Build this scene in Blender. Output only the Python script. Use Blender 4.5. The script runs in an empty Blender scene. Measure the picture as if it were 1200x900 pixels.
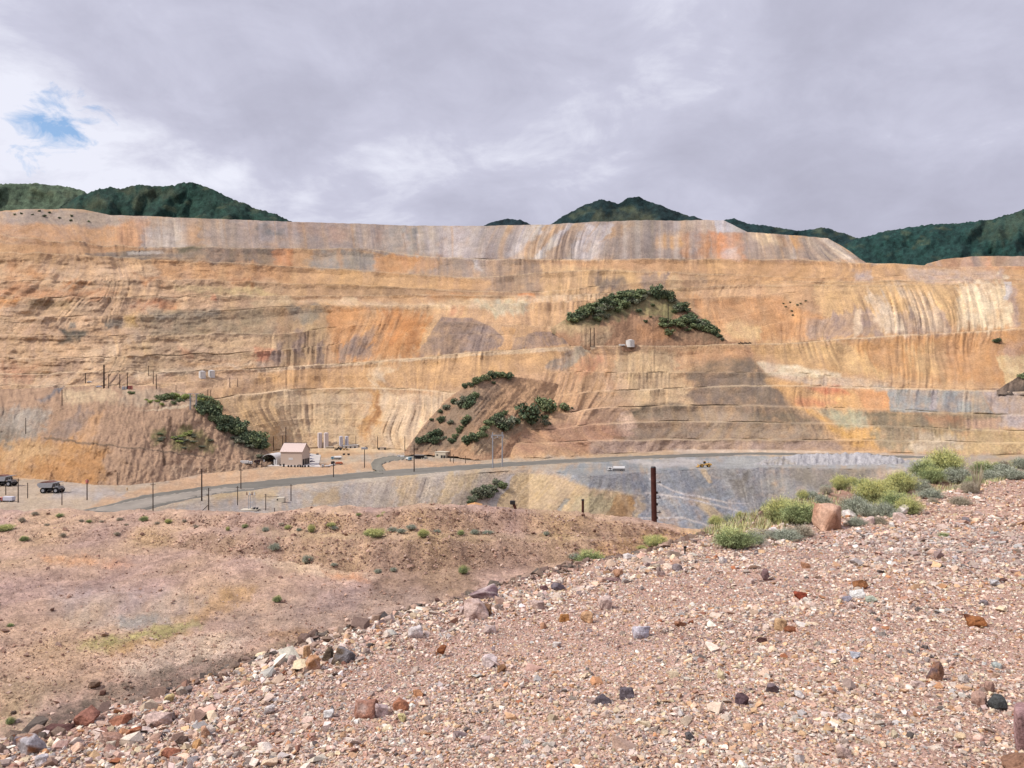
import bpy, bmesh, math, random
import numpy as np
from mathutils import Vector, Matrix

R = math.radians
sc = bpy.context.scene
F, CX, CY = 924.0, 600.0, 450.0          # focal length and centre of the 1200x900 photograph

# ------------------------------------------------------------------ camera
cam_d = bpy.data.cameras.new('camera')
cam_d.sensor_width = 36.0
cam_d.lens = F / 1200.0 * 36.0
cam_d.clip_start = 0.1
cam_d.clip_end = 30000
cam = bpy.data.objects.new('camera', cam_d)
sc.collection.objects.link(cam)
cam.location = (0, 0, 0)
cam.rotation_euler = (R(90), 0, 0)
sc.camera = cam

# ------------------------------------------------------------------ light
SUN_EL, SUN_ROT = R(47), R(-108)          # sun to the left, a little behind the camera
sun_dir = Vector((math.sin(SUN_ROT) * math.cos(SUN_EL), math.cos(SUN_ROT) * math.cos(SUN_EL), math.sin(SUN_EL)))
sl = bpy.data.lights.new('sun', 'SUN')
sl.energy = 3.7
sl.angle = R(7)
sl.color = (1.0, 0.95, 0.88)
sun = bpy.data.objects.new('sun', sl)
sc.collection.objects.link(sun)
sun.rotation_euler = (-sun_dir).to_track_quat('-Z', 'Y').to_euler()

w = bpy.data.worlds.new('World'); sc.world = w; w.use_nodes = True
nt = w.node_tree; N = nt.nodes; L = nt.links
for n in list(N): N.remove(n)
def nd(tree, typ, **kw):
    n = tree.nodes.new(typ)
    for k, v in kw.items(): setattr(n, k, v)
    return n
def wmath(op, a, b=None, c=None, clamp=False):
    n = nd(nt, 'ShaderNodeMath', operation=op, use_clamp=clamp)
    for i, v in enumerate((a, b, c)):
        if v is None: continue
        if isinstance(v, (int, float)): n.inputs[i].default_value = v
        else: L.new(v, n.inputs[i])
    return n.outputs[0]
sky = nd(nt, 'ShaderNodeTexSky', sky_type='NISHITA', sun_disc=False, sun_elevation=SUN_EL, sun_rotation=SUN_ROT)
tc = nd(nt, 'ShaderNodeTexCoord')
sep = nd(nt, 'ShaderNodeSeparateXYZ'); L.new(tc.outputs['Generated'], sep.inputs[0])
zz = wmath('MAXIMUM', wmath('ADD', sep.outputs[2], 0.34), 0.08)
cu, cv = wmath('DIVIDE', sep.outputs[0], zz), wmath('DIVIDE', sep.outputs[1], zz)
comb = nd(nt, 'ShaderNodeCombineXYZ'); L.new(cu, comb.inputs[0]); L.new(cv, comb.inputs[1])
def wnoise(scale, detail, rough, off, dist=0.0):
    m = nd(nt, 'ShaderNodeMapping'); m.inputs[1].default_value = off; L.new(comb.outputs[0], m.inputs[0])
    n = nd(nt, 'ShaderNodeTexNoise'); n.inputs['Scale'].default_value = scale; n.inputs['Detail'].default_value = detail
    n.inputs['Roughness'].default_value = rough; n.inputs['Distortion'].default_value = dist
    L.new(m.outputs[0], n.inputs['Vector']); return n.outputs[0]
n1 = wnoise(1.7, 8, 0.55, (3.1, 1.7, 0), 0.5)
n2 = wnoise(5.2, 9, 0.62, (7.3, 9.1, 0), 0.4)
cl = wmath('ADD', wmath('MULTIPLY', n1, 0.66), wmath('MULTIPLY', n2, 0.34))
# brighter, thinner cloud towards the left
lft = nd(nt, 'ShaderNodeMapRange'); L.new(sep.outputs[0], lft.inputs[0])
for i, v in enumerate((-0.2, -0.55, 0.0, 0.11)): lft.inputs[i + 1].default_value = v
cl = wmath('ADD', cl, lft.outputs[0])
gap = Vector((-0.579, 1.0, 0.325)).normalized()
dp = nd(nt, 'ShaderNodeVectorMath', operation='DISTANCE'); L.new(tc.outputs['Generated'], dp.inputs[0]); dp.inputs[1].default_value = gap
g0 = nd(nt, 'ShaderNodeMapRange'); L.new(dp.outputs['Value'], g0.inputs[0])
for i, v in enumerate((0.0, 0.26, 0.06, 0.0)): g0.inputs[i + 1].default_value = v
cl = wmath('ADD', cl, g0.outputs[0])
cr = nd(nt, 'ShaderNodeValToRGB'); L.new(cl, cr.inputs[0])
e = cr.color_ramp.elements
e[0].position = 0.37; e[0].color = (0.385, 0.385, 0.478, 1)
e[1].position = 0.68; e[1].color = (0.70, 0.71, 0.80, 1)
x = e.new(0.47); x.color = (0.428, 0.43, 0.532, 1)
x = e.new(0.57); x.color = (0.497, 0.50, 0.61, 1)
# an overcast sky is brighter overhead
up = nd(nt, 'ShaderNodeMapRange'); L.new(sep.outputs[2], up.inputs[0])
for i, v in enumerate((0.42, 0.9, 1.0, 2.15)): up.inputs[i + 1].default_value = v
bgc = nd(nt, 'ShaderNodeBackground'); L.new(cr.outputs[0], bgc.inputs[0]); L.new(up.outputs[0], bgc.inputs[1])
bgs = nd(nt, 'ShaderNodeBackground'); sat = nd(nt, 'ShaderNodeHueSaturation'); sat.inputs['Saturation'].default_value = 1.3; L.new(sky.outputs[0], sat.inputs['Color']); L.new(sat.outputs[0], bgs.inputs[0]); bgs.inputs[1].default_value = 0.13
# a small break in the cloud over the left-hand hills
g1 = nd(nt, 'ShaderNodeMapRange'); L.new(dp.outputs['Value'], g1.inputs[0])
for i, v in enumerate((0.0, 0.115, 0.36, -0.25)): g1.inputs[i + 1].default_value = v
n3 = wnoise(14.0, 8, 0.62, (1.0, 4.0, 0), 0.6)
g2 = nd(nt, 'ShaderNodeMapRange'); L.new(wmath('ADD', g1.outputs[0], n3), g2.inputs[0])
for i, v in enumerate((0.66, 0.88, 0.0, 0.85)): g2.inputs[i + 1].default_value = v
mx = nd(nt, 'ShaderNodeMixShader'); L.new(g2.outputs[0], mx.inputs[0]); L.new(bgc.outputs[0], mx.inputs[1]); L.new(bgs.outputs[0], mx.inputs[2])
wo = nd(nt, 'ShaderNodeOutputWorld'); L.new(mx.outputs[0], wo.inputs[0])

sc.view_settings.view_transform = 'Standard'
sc.view_settings.look = 'None'
sc.view_settings.gamma = 1.0
sc.view_settings.exposure = 0.28
sc.render.engine = 'CYCLES'
sc.cycles.max_bounces = 4
sc.cycles.diffuse_bounces = 2

# ------------------------------------------------------------------ helpers
ALB = 0.62                                # sunlit picture value -> surface base colour
def lin(c):
    c = np.asarray(c, dtype=np.float64) / 255.0
    return np.where(c <= 0.04045, c / 12.92, ((c + 0.055) / 1.055) ** 2.4)
def alb(c):
    c = lin(c) * ALB; g = (c * np.array([.3, .6, .1])).sum(-1, keepdims=True)
    return g + (c - g) * 0.79             # lit rock picks up warmth from its surroundings

def _h(ix, iy, s):
    n = (ix * 374761393 + iy * 668265263 + s * 144269504) & 0xffffffff
    n = ((n ^ (n >> 13)) * 1274126177) & 0xffffffff
    return ((n ^ (n >> 16)) & 0xffff) / 32767.5 - 1.0
def vn(x, y, s=0):
    x, y = np.broadcast_arrays(np.asarray(x, float), np.asarray(y, float))
    fx, fy = np.floor(x), np.floor(y)
    ix, iy = fx.astype(np.int64), fy.astype(np.int64)
    tx, ty = x - fx, y - fy
    tx = tx * tx * (3 - 2 * tx); ty = ty * ty * (3 - 2 * ty)
    a = _h(ix, iy, s); b = _h(ix + 1, iy, s); c = _h(ix, iy + 1, s); d = _h(ix + 1, iy + 1, s)
    return (a + (b - a) * tx) * (1 - ty) + (c + (d - c) * tx) * ty
def fbm(x, y, s=0, o=4, g=0.5):
    t = 0; a = 1.0; n = 0
    for i in range(o):
        t = t + a * vn(x * 2 ** i, y * 2 ** i, s + i * 17); n += a; a *= g
    return t / n
def ridged(x, y, s=0): return 1 - np.abs(vn(x, y, s)) * 2

def grid_mesh(name, P, mat, cols=None, smooth=True):
    r, c = P.shape[:2]
    me = bpy.data.meshes.new(name)
    nv = r * c; me.vertices.add(nv)
    me.vertices.foreach_set('co', P.reshape(-1).astype(np.float32))
    idx = np.arange(nv).reshape(r, c)
    q = np.stack([idx[:-1, :-1], idx[:-1, 1:], idx[1:, 1:], idx[1:, :-1]], -1).reshape(-1, 4)
    nf = len(q)
    me.loops.add(nf * 4); me.loops.foreach_set('vertex_index', q.reshape(-1).astype(np.int32))
    me.polygons.add(nf); me.polygons.foreach_set('loop_start', np.arange(0, nf * 4, 4, dtype=np.int32))
    me.polygons.foreach_set('use_smooth', np.full(nf, smooth))
    me.update(calc_edges=True)
    if cols is not None: set_col(me, cols.reshape(-1, 3))
    me.materials.append(mat)
    o = bpy.data.objects.new(name, me); sc.collection.objects.link(o)
    return o
def set_col(me, c):
    a = me.color_attributes.new('Col', 'FLOAT_COLOR', 'POINT')
    rgba = np.ones((len(c), 4), np.float32); rgba[:, :3] = c
    a.data.foreach_set('color', rgba.reshape(-1))
def raw_mesh(name, V, faces_by_n, mat, cols=None, smooth=False):
    """V (n,3); faces_by_n: list of index arrays (m,k)"""
    me = bpy.data.meshes.new(name)
    me.vertices.add(len(V)); me.vertices.foreach_set('co', np.asarray(V, np.float32).reshape(-1))
    li = np.concatenate([f.reshape(-1) for f in faces_by_n]).astype(np.int32)
    tot = np.concatenate([np.full(len(f), f.shape[1]) for f in faces_by_n])
    st = np.concatenate([[0], np.cumsum(tot)[:-1]]).astype(np.int32)
    me.loops.add(len(li)); me.loops.foreach_set('vertex_index', li)
    me.polygons.add(len(tot)); me.polygons.foreach_set('loop_start', st)
    me.polygons.foreach_set('use_smooth', np.full(len(tot), smooth))
    me.update(calc_edges=True)
    if cols is not None: set_col(me, cols)
    if mat: me.materials.append(mat)
    return me
def link(name, me, parent=None):
    o = bpy.data.objects.new(name, me); sc.collection.objects.link(o)
    if parent: o.parent = parent
    return o

# ------------------------------------------------------------------ materials
def base_mat(name, rough=0.9, spec=0.15):
    m = bpy.data.materials.new(name); m.use_nodes = True
    b = m.node_tree.nodes['Principled BSDF']
    b.inputs['Roughness'].default_value = rough
    b.inputs['Specular IOR Level'].default_value = spec
    return m, m.node_tree, b
def noise_node(t, scale, detail=6, rough=0.6, vec=None):
    n = nd(t, 'ShaderNodeTexNoise'); n.inputs['Scale'].default_value = scale
    n.inputs['Detail'].default_value = detail; n.inputs['Roughness'].default_value = rough
    if vec: t.links.new(vec, n.inputs['Vector'])
    return n
def attr_mat(name, scales, amps, bump_scale=None, bump_dist=0.5, bump_strength=0.6, rough=0.95, spec=0.1, pos=True, attr='Col'):
    """colour attribute times a few octaves of mottling"""
    m, t, b = base_mat(name, rough, spec)
    at = nd(t, 'ShaderNodeAttribute', attribute_name=attr)
    if pos: vec = nd(t, 'ShaderNodeNewGeometry').outputs['Position']
    else: vec = nd(t, 'ShaderNodeTexCoord').outputs['Object']
    out = at.outputs['Color']; last = None
    for s, a in zip(scales, amps):
        n = noise_node(t, s, 5, 0.65, vec)
        mr = nd(t, 'ShaderNodeMapRange'); t.links.new(n.outputs[0], mr.inputs[0])
        for i, v in enumerate((0.3, 0.7, 1 - a, 1 + a)): mr.inputs[i + 1].default_value = v
        mu = nd(t, 'ShaderNodeVectorMath', operation='SCALE'); t.links.new(out, mu.inputs[0]); t.links.new(mr.outputs[0], mu.inputs['Scale'])
        out = mu.outputs[0]; last = n
    t.links.new(out, b.inputs['Base Color'])
    if bump_scale:
        n = noise_node(t, bump_scale, 8, 0.7, vec)
        bp = nd(t, 'ShaderNodeBump'); bp.inputs['Distance'].default_value = bump_dist; bp.inputs['Strength'].default_value = bump_strength
        t.links.new(n.outputs[0], bp.inputs['Height']); t.links.new(bp.outputs[0], b.inputs['Normal'])
    return m
_mc = {}
def paint(name, rgb, rough=0.6, spec=0.3, metal=0.0, var=0.15, scale=1.5):
    """plain paint or metal with a little weathering"""
    if name in _mc: return _mc[name]
    m, t, b = base_mat(name, rough, spec)
    b.inputs['Metallic'].default_value = metal
    c = alb(rgb)
    vec = nd(t, 'ShaderNodeTexCoord').outputs['Object']
    n = noise_node(t, scale, 6, 0.65, vec)
    r = nd(t, 'ShaderNodeValToRGB'); t.links.new(n.outputs[0], r.inputs[0])
    r.color_ramp.elements[0].position = 0.3; r.color_ramp.elements[1].position = 0.7
    r.color_ramp.elements[0].color = (*(c * (1 - var)), 1); r.color_ramp.elements[1].color = (*np.minimum(c * (1 + var), 0.85), 1)
    t.links.new(r.outputs[0], b.inputs['Base Color'])
    _mc[name] = m
    return m

M_pit = attr_mat('pit_rock', (0.012, 0.07, 0.5), (0.08, 0.15, 0.25), 0.4, 2.2, 0.95)
M_hill = attr_mat('hill_scrub', (0.004, 0.05, 0.2), (0.15, 0.28, 0.42), 0.16, 5, 0.9)
M_dirt = attr_mat('dirt', (0.25, 1.6, 9.0, 30.0), (0.10, 0.16, 0.26, 0.24), 9.0, 0.14, 1.0)
M_stone = attr_mat('stone', (9.0, 40.0, 130.0), (0.16, 0.20, 0.2), 70.0, 0.01, 0.8)
M_rock = attr_mat('rock_face', (5.0, 18.0, 70.0), (0.20, 0.26, 0.24), 40.0, 0.02, 1.0, pos=False)
M_leaf = attr_mat('far_leaves', (0.3,), (0.2,))
M_blade = attr_mat('shrub_leaves', (5.0,), (0.15,), pos=False)

# ------------------------------------------------------------------ terrain lofts
def poly(xs, pts):
    pts = sorted(pts); return np.interp(xs, [p[0] for p in pts], [p[1] for p in pts])
def E(y): return (CY - np.asarray(y, float)) / F

def gsmooth(v, sig):
    r = int(sig * 3); k = np.exp(-0.5 * (np.arange(-r, r + 1) / sig) ** 2); k /= k.sum()
    return np.convolve(np.pad(v, r, mode='edge'), k, mode='valid')

class Loft:
    """a sheet of ground swept over bearings; each column is one bearing, rows run from near to far"""
    def __init__(s, x0, x1, step, sig=0):
        s.sig = sig
        s.xs = np.arange(x0, x1 + step * 0.5, step); s.step = step; s.D = []; s.Z = []; s.n = []; s.tag = []
    def at(s, d, z, n=1, tag='face'):
        s.D.append(np.broadcast_to(np.asarray(d, float), s.xs.shape).copy()); s.Z.append(np.broadcast_to(np.asarray(z, float), s.xs.shape).copy())
        s.n.append(n); s.tag.append(tag); return s
    def at_y(s, d, y, n=1, tag='face'): return s.at(d, np.asarray(d) * E(y), n, tag)
    def face(s, y, slope, n, tag='face'):
        """rise at a given slope until the sight line through picture height y is met"""
        d0, z0 = s.D[-1], s.Z[-1]; e0 = z0 / d0; e = E(y); e = np.broadcast_to(e, d0.shape)
        slope = np.broadcast_to(np.asarray(slope, float), d0.shape)
        e2 = np.maximum(e, e0 + 1e-5)
        d = d0 * (e0 - slope) / (e2 - slope)
        if s.sig: d = np.maximum(gsmooth(d, s.sig), d0 + 0.05 + np.maximum(e2 - e0, 0) * d0 * 0.5)
        return s.at(d, d * e2, n, tag)
    def bench(s, wd, n=2, drop=0.0): return s.at(s.D[-1] + wd, s.Z[-1] - drop, n, 'bench')
    def finish(s):
        D = [s.D[0]]; Z = [s.Z[0]]; T = [s.tag[0]]
        for k in range(1, len(s.D)):
            for i in range(1, s.n[k] + 1):
                f = i / s.n[k]
                D.append(s.D[k - 1] * (1 - f) + s.D[k] * f); Z.append(s.Z[k - 1] * (1 - f) + s.Z[k] * f); T.append(s.tag[k])
        s.d = np.array(D); s.z = np.array(Z); s.rt = T
        s.face_rows = np.array([1.0 if t == 'face' or isinstance(t, tuple) else 0.0 for t in T])[:, None]
        s.face_id = np.array([float(t[1]) if isinstance(t, tuple) else -1.0 for t in T])[:, None]
        for q in range(1, len(T)):
            if s.face_id[q, 0] < 0: s.face_id[q, 0] = s.face_id[q - 1, 0]
        s.flat_rows = np.array([1.0 if t == 'flat' else 0.0 for t in T])[:, None]
        s.px = np.broadcast_to(s.xs, s.d.shape); s.py = CY - F * s.z / s.d
        return s
    def P(s):
        u = (s.xs - CX) / F
        return np.stack([u * s.d, s.d, s.z], -1)
    def locate(s, x, y):
        c = (x - s.xs[0]) / s.step
        if c < 0 or c > len(s.xs) - 1: return None
        i = int(c); j = min(i + 1, len(s.xs) - 1); f = c - i
        d = s.d[:, i] * (1 - f) + s.d[:, j] * f; z = s.z[:, i] * (1 - f) + s.z[:, j] * f
        yy = CY - F * z / d
        k = np.nonzero((yy[:-1] >= y) & (yy[1:] <= y))[0]
        if len(k) == 0: return None
        k = k[0]; g = (yy[k] - y) / max(yy[k] - yy[k + 1], 1e-6)
        dd = d[k] * (1 - g) + d[k + 1] * g
        return dd, z[k] * (1 - g) + z[k + 1] * g

def sdf(px, py, pl):
    """signed distance to a polygon, negative inside"""
    d = np.full(px.shape, 1e9); ins = np.zeros(px.shape, bool); n = len(pl)
    for i in range(n):
        ax, ay = pl[i]; bx, by = pl[(i + 1) % n]
        ex, ey = bx - ax, by - ay; wx, wy = px - ax, py - ay
        t = np.clip((wx * ex + wy * ey) / (ex * ex + ey * ey + 1e-9), 0, 1)
        d = np.minimum(d, (wx - ex * t) ** 2 + (wy - ey * t) ** 2)
        if ay != by:
            c = ((ay > py) != (by > py)) & (px < ex * (py - ay) / (by - ay) + ax)
            ins ^= c
    d = np.sqrt(d)
    return np.where(ins, -d, d)

def daub(C, X, Y, q, patches, seed=5, soft=1.9):
    """lay rock colours over the sheet: polygons with ragged, down-slope fingered borders"""
    ed = vn(X / 14, Y / 11, seed) * 3.0 + vn(X / 5, Y / 4, seed + 1) * 1.6 + vn(X / 2, Y / 1.7, seed + 2) * 0.9
    run = vn(q / 6, Y / 60, seed + 6) * 1.0 + vn(q / 2.3, Y / 40, seed + 7) * 0.8
    thin = np.clip(0.82 + 0.5 * fbm(X / 9, Y / 7, seed + 8, 3) + 0.16 * run, 0.35, 1)
    for k, (pl, col, fe, fing, a) in enumerate(patches):
        xs = [p[0] for p in pl]; ys = [p[1] for p in pl]; mg = fe + abs(fing) * 1.5 + 6
        m = (X > min(xs) - mg) & (X < max(xs) + mg) & (Y > min(ys) - mg) & (Y < max(ys) + mg)
        if not m.any(): continue
        xx, yy, qq = X[m], Y[m], q[m]
        fg = fing + (fe * 0.45 if fe > 2 else 0)
        off = fg * (vn(qq / 5, k * 7.3, seed + 3) * 0.7 + vn(qq / 2, k * 3.1, seed + 4) * 0.45) if fg else 0
        wv = min(fe, 6) * 0.42
        s = sdf(xx + ed[m] * wv, yy + off + ed[m] * wv * 0.4, pl)
        fw = fe * soft if fe > 2 else fe
        t = np.clip(0.5 - s / max(fw, 0.5), 0, 1); t = (t * t * (3 - 2 * t) * a * (thin[m] if fe > 1.6 else 1))[:, None]
        C[m] = C[m] * (1 - t) + alb(col) * t
    return C
# ------------------------------------------------------------------ the mine: floor and benched wall
PLATEAU = -66.0
KX = [0, 150, 250, 330, 420, 500, 560, 640, 700, 780, 860, 940, 1040, 1120, 1200]
def ln(v, jit=1.0, s=0):
    y = gsmooth(np.interp(pit.xs, KX, v), 14)
    return y + jit * (vn(pit.xs / 34.0, s * 3.7, 11) * 1.0 + vn(pit.xs / 9.0, s * 1.9, 12) * 0.5)
def ww(v): return gsmooth(np.interp(pit.xs, KX, v), 10)
pit = Loft(-320, 1520, 1.0, 26)
px = pit.xs
rim_y = poly(px, [(0, 640), (90, 612), (172, 598), (245, 583), (330, 572), (420, 564), (480, 558), (550, 553), (620, 548), (690, 556), (760, 550), (830, 548), (900, 546), (1200, 551)]) + 2.2
rim_d = F * -PLATEAU / (rim_y - CY)
deep = np.interp(px, [250, 420], [0, 1])
y_front = np.full(px.shape, 652.0)
sl_front = np.interp(px, [150, 330, 420, 580], [.02, .05, .2, .62])
e0, e1 = E(y_front), E(rim_y)
d_front = rim_d * (e1 - sl_front) / (e0 - sl_front)
pit.at(140, -96, 1); pit.at_y(d_front, y_front, 4, 'flat')
pit.sig = 0; pit.face(rim_y, sl_front, 100); pit.sig = 26
B = ln([552, 548, 543, 526, 525, 528, 535, 537, 533, 528, 527, 528, 530, 532, 533], 0.8, 1)
B = np.minimum(B, rim_y - 3)
pit.at(F * -PLATEAU / (B - CY), PLATEAU, 120, 'flat')
lines = [
 ([530,528,525,508,508,512,518,520,517,516,516,516,517,519,520], [4,4,0,0,0,0,0,4,9,9,9,9,9,9,9], 26, .65),
 ([515,512,508,492,490,496,500,505,497,495,495,496,500,504,506], [4,4,0,0,0,0,0,2,8,8,8,8,8,8,8], 24, .66),
 ([498,496,490,474,472,476,482,488,478,476,475,478,480,485,487], [4,4,0,0,0,0,0,0,8,9,9,9,9,9,9], 24, .66),
 ([470,470,468,457,455,457,464,466,458,456,452,452,455,457,459], [6,6,8,8,8,8,5,0,3,5,4,6,16,18,18], 26, .66),
 ([452,451,447,440,440,441,446,436,436,436,436,437,447,453,455], [8,8,5,0,0,0,0,0,5,7,5,3,0,0,0], 26, .66),
 ([438,436,434,430,425,418,412,407,405,405,403,401,394,389,384], [14,14,12,14,14,14,14,12,16,20,22,20,14,12,12], 52, .66),
 ([420,418,415,411,400,393,391,394,396,392,390,372,366,362,360], [8,8,8,2,0,0,2,2,0,0,0,0,0,0,0], 30, .78),
 ([393,393,392,392,380,377,378,383,385,378,374,352,350,346,345], [9,9,8,3,0,0,4,4,0,0,0,0,0,0,0], 28, .78),
 ([372,370,366,359,357,357,357,354,352,350,346,342,340,338,338], [9,9,8,8,10,12,12,8,6,3,5,0,0,0,0], 26, .78),
 ([350,348,346,347,346,345,346,347,343,338,334,334,334,332,332], [8,8,8,6,8,8,10,10,6,4,8,10,10,10,10], 22, .78),
 ([330,328,328,332,334,338,341,342,335,328,328,330,329,327,327], [7,7,7,7,7,6,6,6,3,2,0,6,8,8,8], 22, .8),
 ([297,300,306,312,317,322,326,318,316,319,322,326,324,322,322], [12,14,14,14,14,14,10,10,10,9,6,2,2,2,2], 36, .72),
 ([275,289,290,291,291,300,304,304,304,303,303,304,309,312,312], [18,18,16,16,16,14,10,6,10,12,14,14,6,5,5], 34, .7),
]
OFFS = [np.zeros(px.shape)]
for k, (ys, ws, n, slo) in enumerate(lines):
    y = ln(ys, 0.7, k + 2)
    jit_left = np.interp(px, [250, 360], [1.0, 0.0])
    y = y + jit_left * (vn(px / 14.0, k * 5.1, 31) * 1.6)
    s_ = slo + jit_left * (0.25 if k > 4 else 0.0)
    bw = np.maximum(ww(ws) * (1 + 0.35 * vn(px / 40.0, k * 2.2, 14)), 0.05)
    # a steeper rock lip above gentler talus where there is a bench
    bf = np.clip(bw / 7, 0, 1); yp = CY - F * pit.Z[-1] / pit.D[-1]; cut = 0.34 + 0.12 * vn(px / 18.0, k * 3.3, 16)
    y = np.minimum(y, yp - 0.8)
    pit.face(yp + (y - yp) * (1 - cut), s_ * (1 - 0.16 * bf), max(n * 2 // 3, 4), ('face', k))
    pit.face(y, s_ * (1 + (0.3 if k < 4 else 0.75) * bf), max(n - n * 2 // 3, 4), ('face', k))
    pit.bench(bw * 1.5, 3, -0.02 * bw); OFFS.append(OFFS[-1] + bf)
sky_pts = [(-320, 252), (-150, 249), (0, 247), (60, 245), (100, 246), (130, 252), (180, 253), (250, 256), (350, 260), (480, 264), (560, 265), (640, 263), (700, 260),
           (760, 258), (848, 258), (876, 272), (970, 279), (990, 290), (1018, 310), (1040, 309.5), (1080, 313), (1087, 308), (1110, 303), (1150, 300), (1200, 300), (1500, 297)]
S = poly(px, sky_pts) + 0.35 * vn(px / 6.0, 0.3, 15)
pit.face(S, 0.68, 48, ('face', 20))
pit.bench(160, 4, -1.0)
pit.at(pit.D[-1] + 900, -180, 6, 'bench')
pit.finish()
X, Y = pit.px, np.minimum.accumulate(pit.py, axis=0)

# lean of the erosion rills over the wall (dx per dy going down), from a few places
TILT = [(440, 400, -.55, 45), (480, 385, -.7, 35), (340, 400, 0, 40), (560, 400, -.4, 40), (660, 285, -.75, 30), (600, 285, -.5, 40), (820, 285, 0, 50), (985, 300, 1.3, 35), (905, 285, .35, 30),
        (1075, 365, .5, 55), (1000, 355, .35, 35), (1150, 360, .22, 40), (1100, 425, .7, 60), (960, 425, .55, 50), (310, 490, .7, 35), (380, 490, .05, 30), (470, 490, -.65, 45), (660, 465, -1.0, 45),
        (870, 375, .35, 50), (770, 440, 0, 40), (520, 440, -.4, 45), (350, 440, -.2, 40), (950, 480, .9, 40), (1100, 500, .1, 60), (470, 580, -.35, 60), (650, 590, -.9, 60), (800, 590, .6, 60),
        (900, 570, .1, 50), (180, 275, .1, 50), (450, 280, .15, 60), (100, 360, -1.1, 60), (200, 350, -.2, 60), (120, 430, -1.4, 50), (690, 335, -.1, 50), (600, 325, .1, 30)]
def tilt_q(X, Y):
    w = np.full(X.shape, 0.02); a = np.zeros(X.shape); b = np.zeros(X.shape)
    for (tx, ty, tt, sg) in TILT:
        g = np.exp(-((X - tx) / sg) ** 2 - ((Y - ty) / (sg * 0.75)) ** 2)
        w += g; a += g * tt; b += g * ty
    return X - (a / w) * (Y - (b + 0.02 * 400) / w), np.clip(w / 1.0, 0.1, 1) ** 1.3
Q, sw = tilt_q(X, Y)
FID = np.array(OFFS)[np.clip(pit.face_id[:, 0], 0, len(OFFS) - 1).astype(int)]; 
QF = Q + FID * 37.7            # each face has its own gullies
left = np.clip((330 - X) / 90, 0, 1) * np.clip((445 - Y) / 12, 0, 1) * np.clip((Y - 296) / 10, 0, 1)   # blocky rock benches

# real relief: rills and gullies carved into the faces, lumps on the flats
rowf = pit.face_rows * np.ones_like(X)
r1 = ridged(QF / 7.0, Y / 70, 41); r2 = ridged(QF / 2.9, Y / 34, 42); r3 = fbm(QF / 30, Y / 60, 43, 3); r4 = fbm(X / 5, Y / 3.5, 44, 3)
str_ = np.clip(0.55 + 1.1 * fbm(X / 55, Y / 40, 45, 2), 0.12, 1.4)
carve = (np.abs(r1) * r1 * 3.4 + r2 * 1.5) * str_ * sw * (1 - 0.55 * left) * np.where(Y > 542, .35, 1) + r3 * np.where(Y > 542, 4.0, 7.5) + r4 * (0.8 + 0.7 * left)
carve += left * (fbm(X / 34, Y / 5, 46, 4) * 2.6)
pit.d = pit.d + carve * (1 - pit.flat_rows) * np.clip((pit.d - 300) / 100, 0, 1)
u_ = (X - CX) / F
flat = pit.flat_rows * np.ones_like(X)
rough_flat = fbm(u_ * pit.d / 26, pit.d / 26, 51, 4) * 0.4
pit.z = pit.z + flat * rough_flat * np.clip((pit.d - 300) / 100, 0, 1)

# ---- rock colours (as seen; alb() turns them into base colours)
C = np.empty(X.shape + (3,)); C[:] = alb((205, 164, 121))
sp = []
def P_(col, pts, fe=3.0, fing=0.0, a=1.0): sp.append((pts, col, fe, fing, a))
# -- top dump
P_((172,157,150), [(-330,243),(160,250),(480,262),(860,255),(1030,308),(1020,314),(860,304),(560,305),(470,300),(400,291),(160,290),(-330,276)], 2)
P_((205,157,112), [(-330,262),(60,262),(120,266),(165,264),(163,297),(-330,300)], 4)
P_((176,158,144), [(20,244),(130,248),(168,266),(100,262),(20,262)], 4)
P_((204,152,108), [(140,258),(170,254),(178,268),(160,288),(140,286)], 5)
P_((186,174,170), [(168,266),(212,264),(206,291),(160,291)], 3, 3)
P_((200,160,122), [(218,264),(240,266),(238,288),(212,288)], 6)
P_((178,160,150), [(240,262),(300,262),(300,290),(236,290)], 6)
P_((140,136,134), [(304,261),(314,261),(322,274),(334,266),(333,279),(318,277),(302,276)], 4)
P_((200,154,112), [(345,262),(372,262),(374,272),(348,272)], 8, 4)
P_((196,150,118), [(388,266),(402,266),(400,286),(385,282)], 6)
P_((206,164,118), [(402,266),(418,266),(416,280),(402,280)], 6)
P_((196,150,116), [(440,268),(450,268),(448,284),(438,282)], 4)
P_((150,150,152), [(452,266),(474,266),(464,296),(446,296)], 4, 3)
P_((146,142,142), [(480,266),(492,266),(486,300),(478,300)], 3, 2)
P_((186,176,176), [(495,264),(560,266),(562,303),(488,302)], 6)
P_((178,168,166), [(560,266),(640,264),(600,304),(560,304)], 6)
P_((205,162,112), [(592,264),(600,264),(596,272),(590,272)], 3)
P_((203,163,124), [(642,264),(664,263),(628,304),(598,304)], 3)
P_((206,198,198), [(630,264),(642,264),(606,300),(596,300)], 3)
P_((212,205,206), [(664,262),(676,262),(636,304),(624,304)], 2.5)
P_((200,164,130), [(676,262),(690,262),(662,304),(640,304)], 3)
P_((198,189,192), [(688,262),(722,261),(704,304),(664,304)], 4)
P_((216,209,210), [(712,262),(722,261),(694,304),(684,304)], 3)
P_((202,158,104), [(716,261),(744,261),(722,280),(704,286)], 5)
P_((178,160,150), [(744,260),(800,258),(806,304),(708,304),(722,280)], 5)
P_((158,140,132), [(735,280),(765,276),(770,304),(728,304)], 5)
P_((206,156,88), [(768,273),(800,272),(800,292),(772,292)], 5, 4)
P_((158,140,130), [(770,292),(800,291),(806,304),(768,304)], 4)
P_((196,176,160), [(800,258),(838,258),(846,274),(802,274)], 3)
P_((198,194,198), [(836,257),(850,257),(878,272),(842,273)], 1.5)
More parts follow.
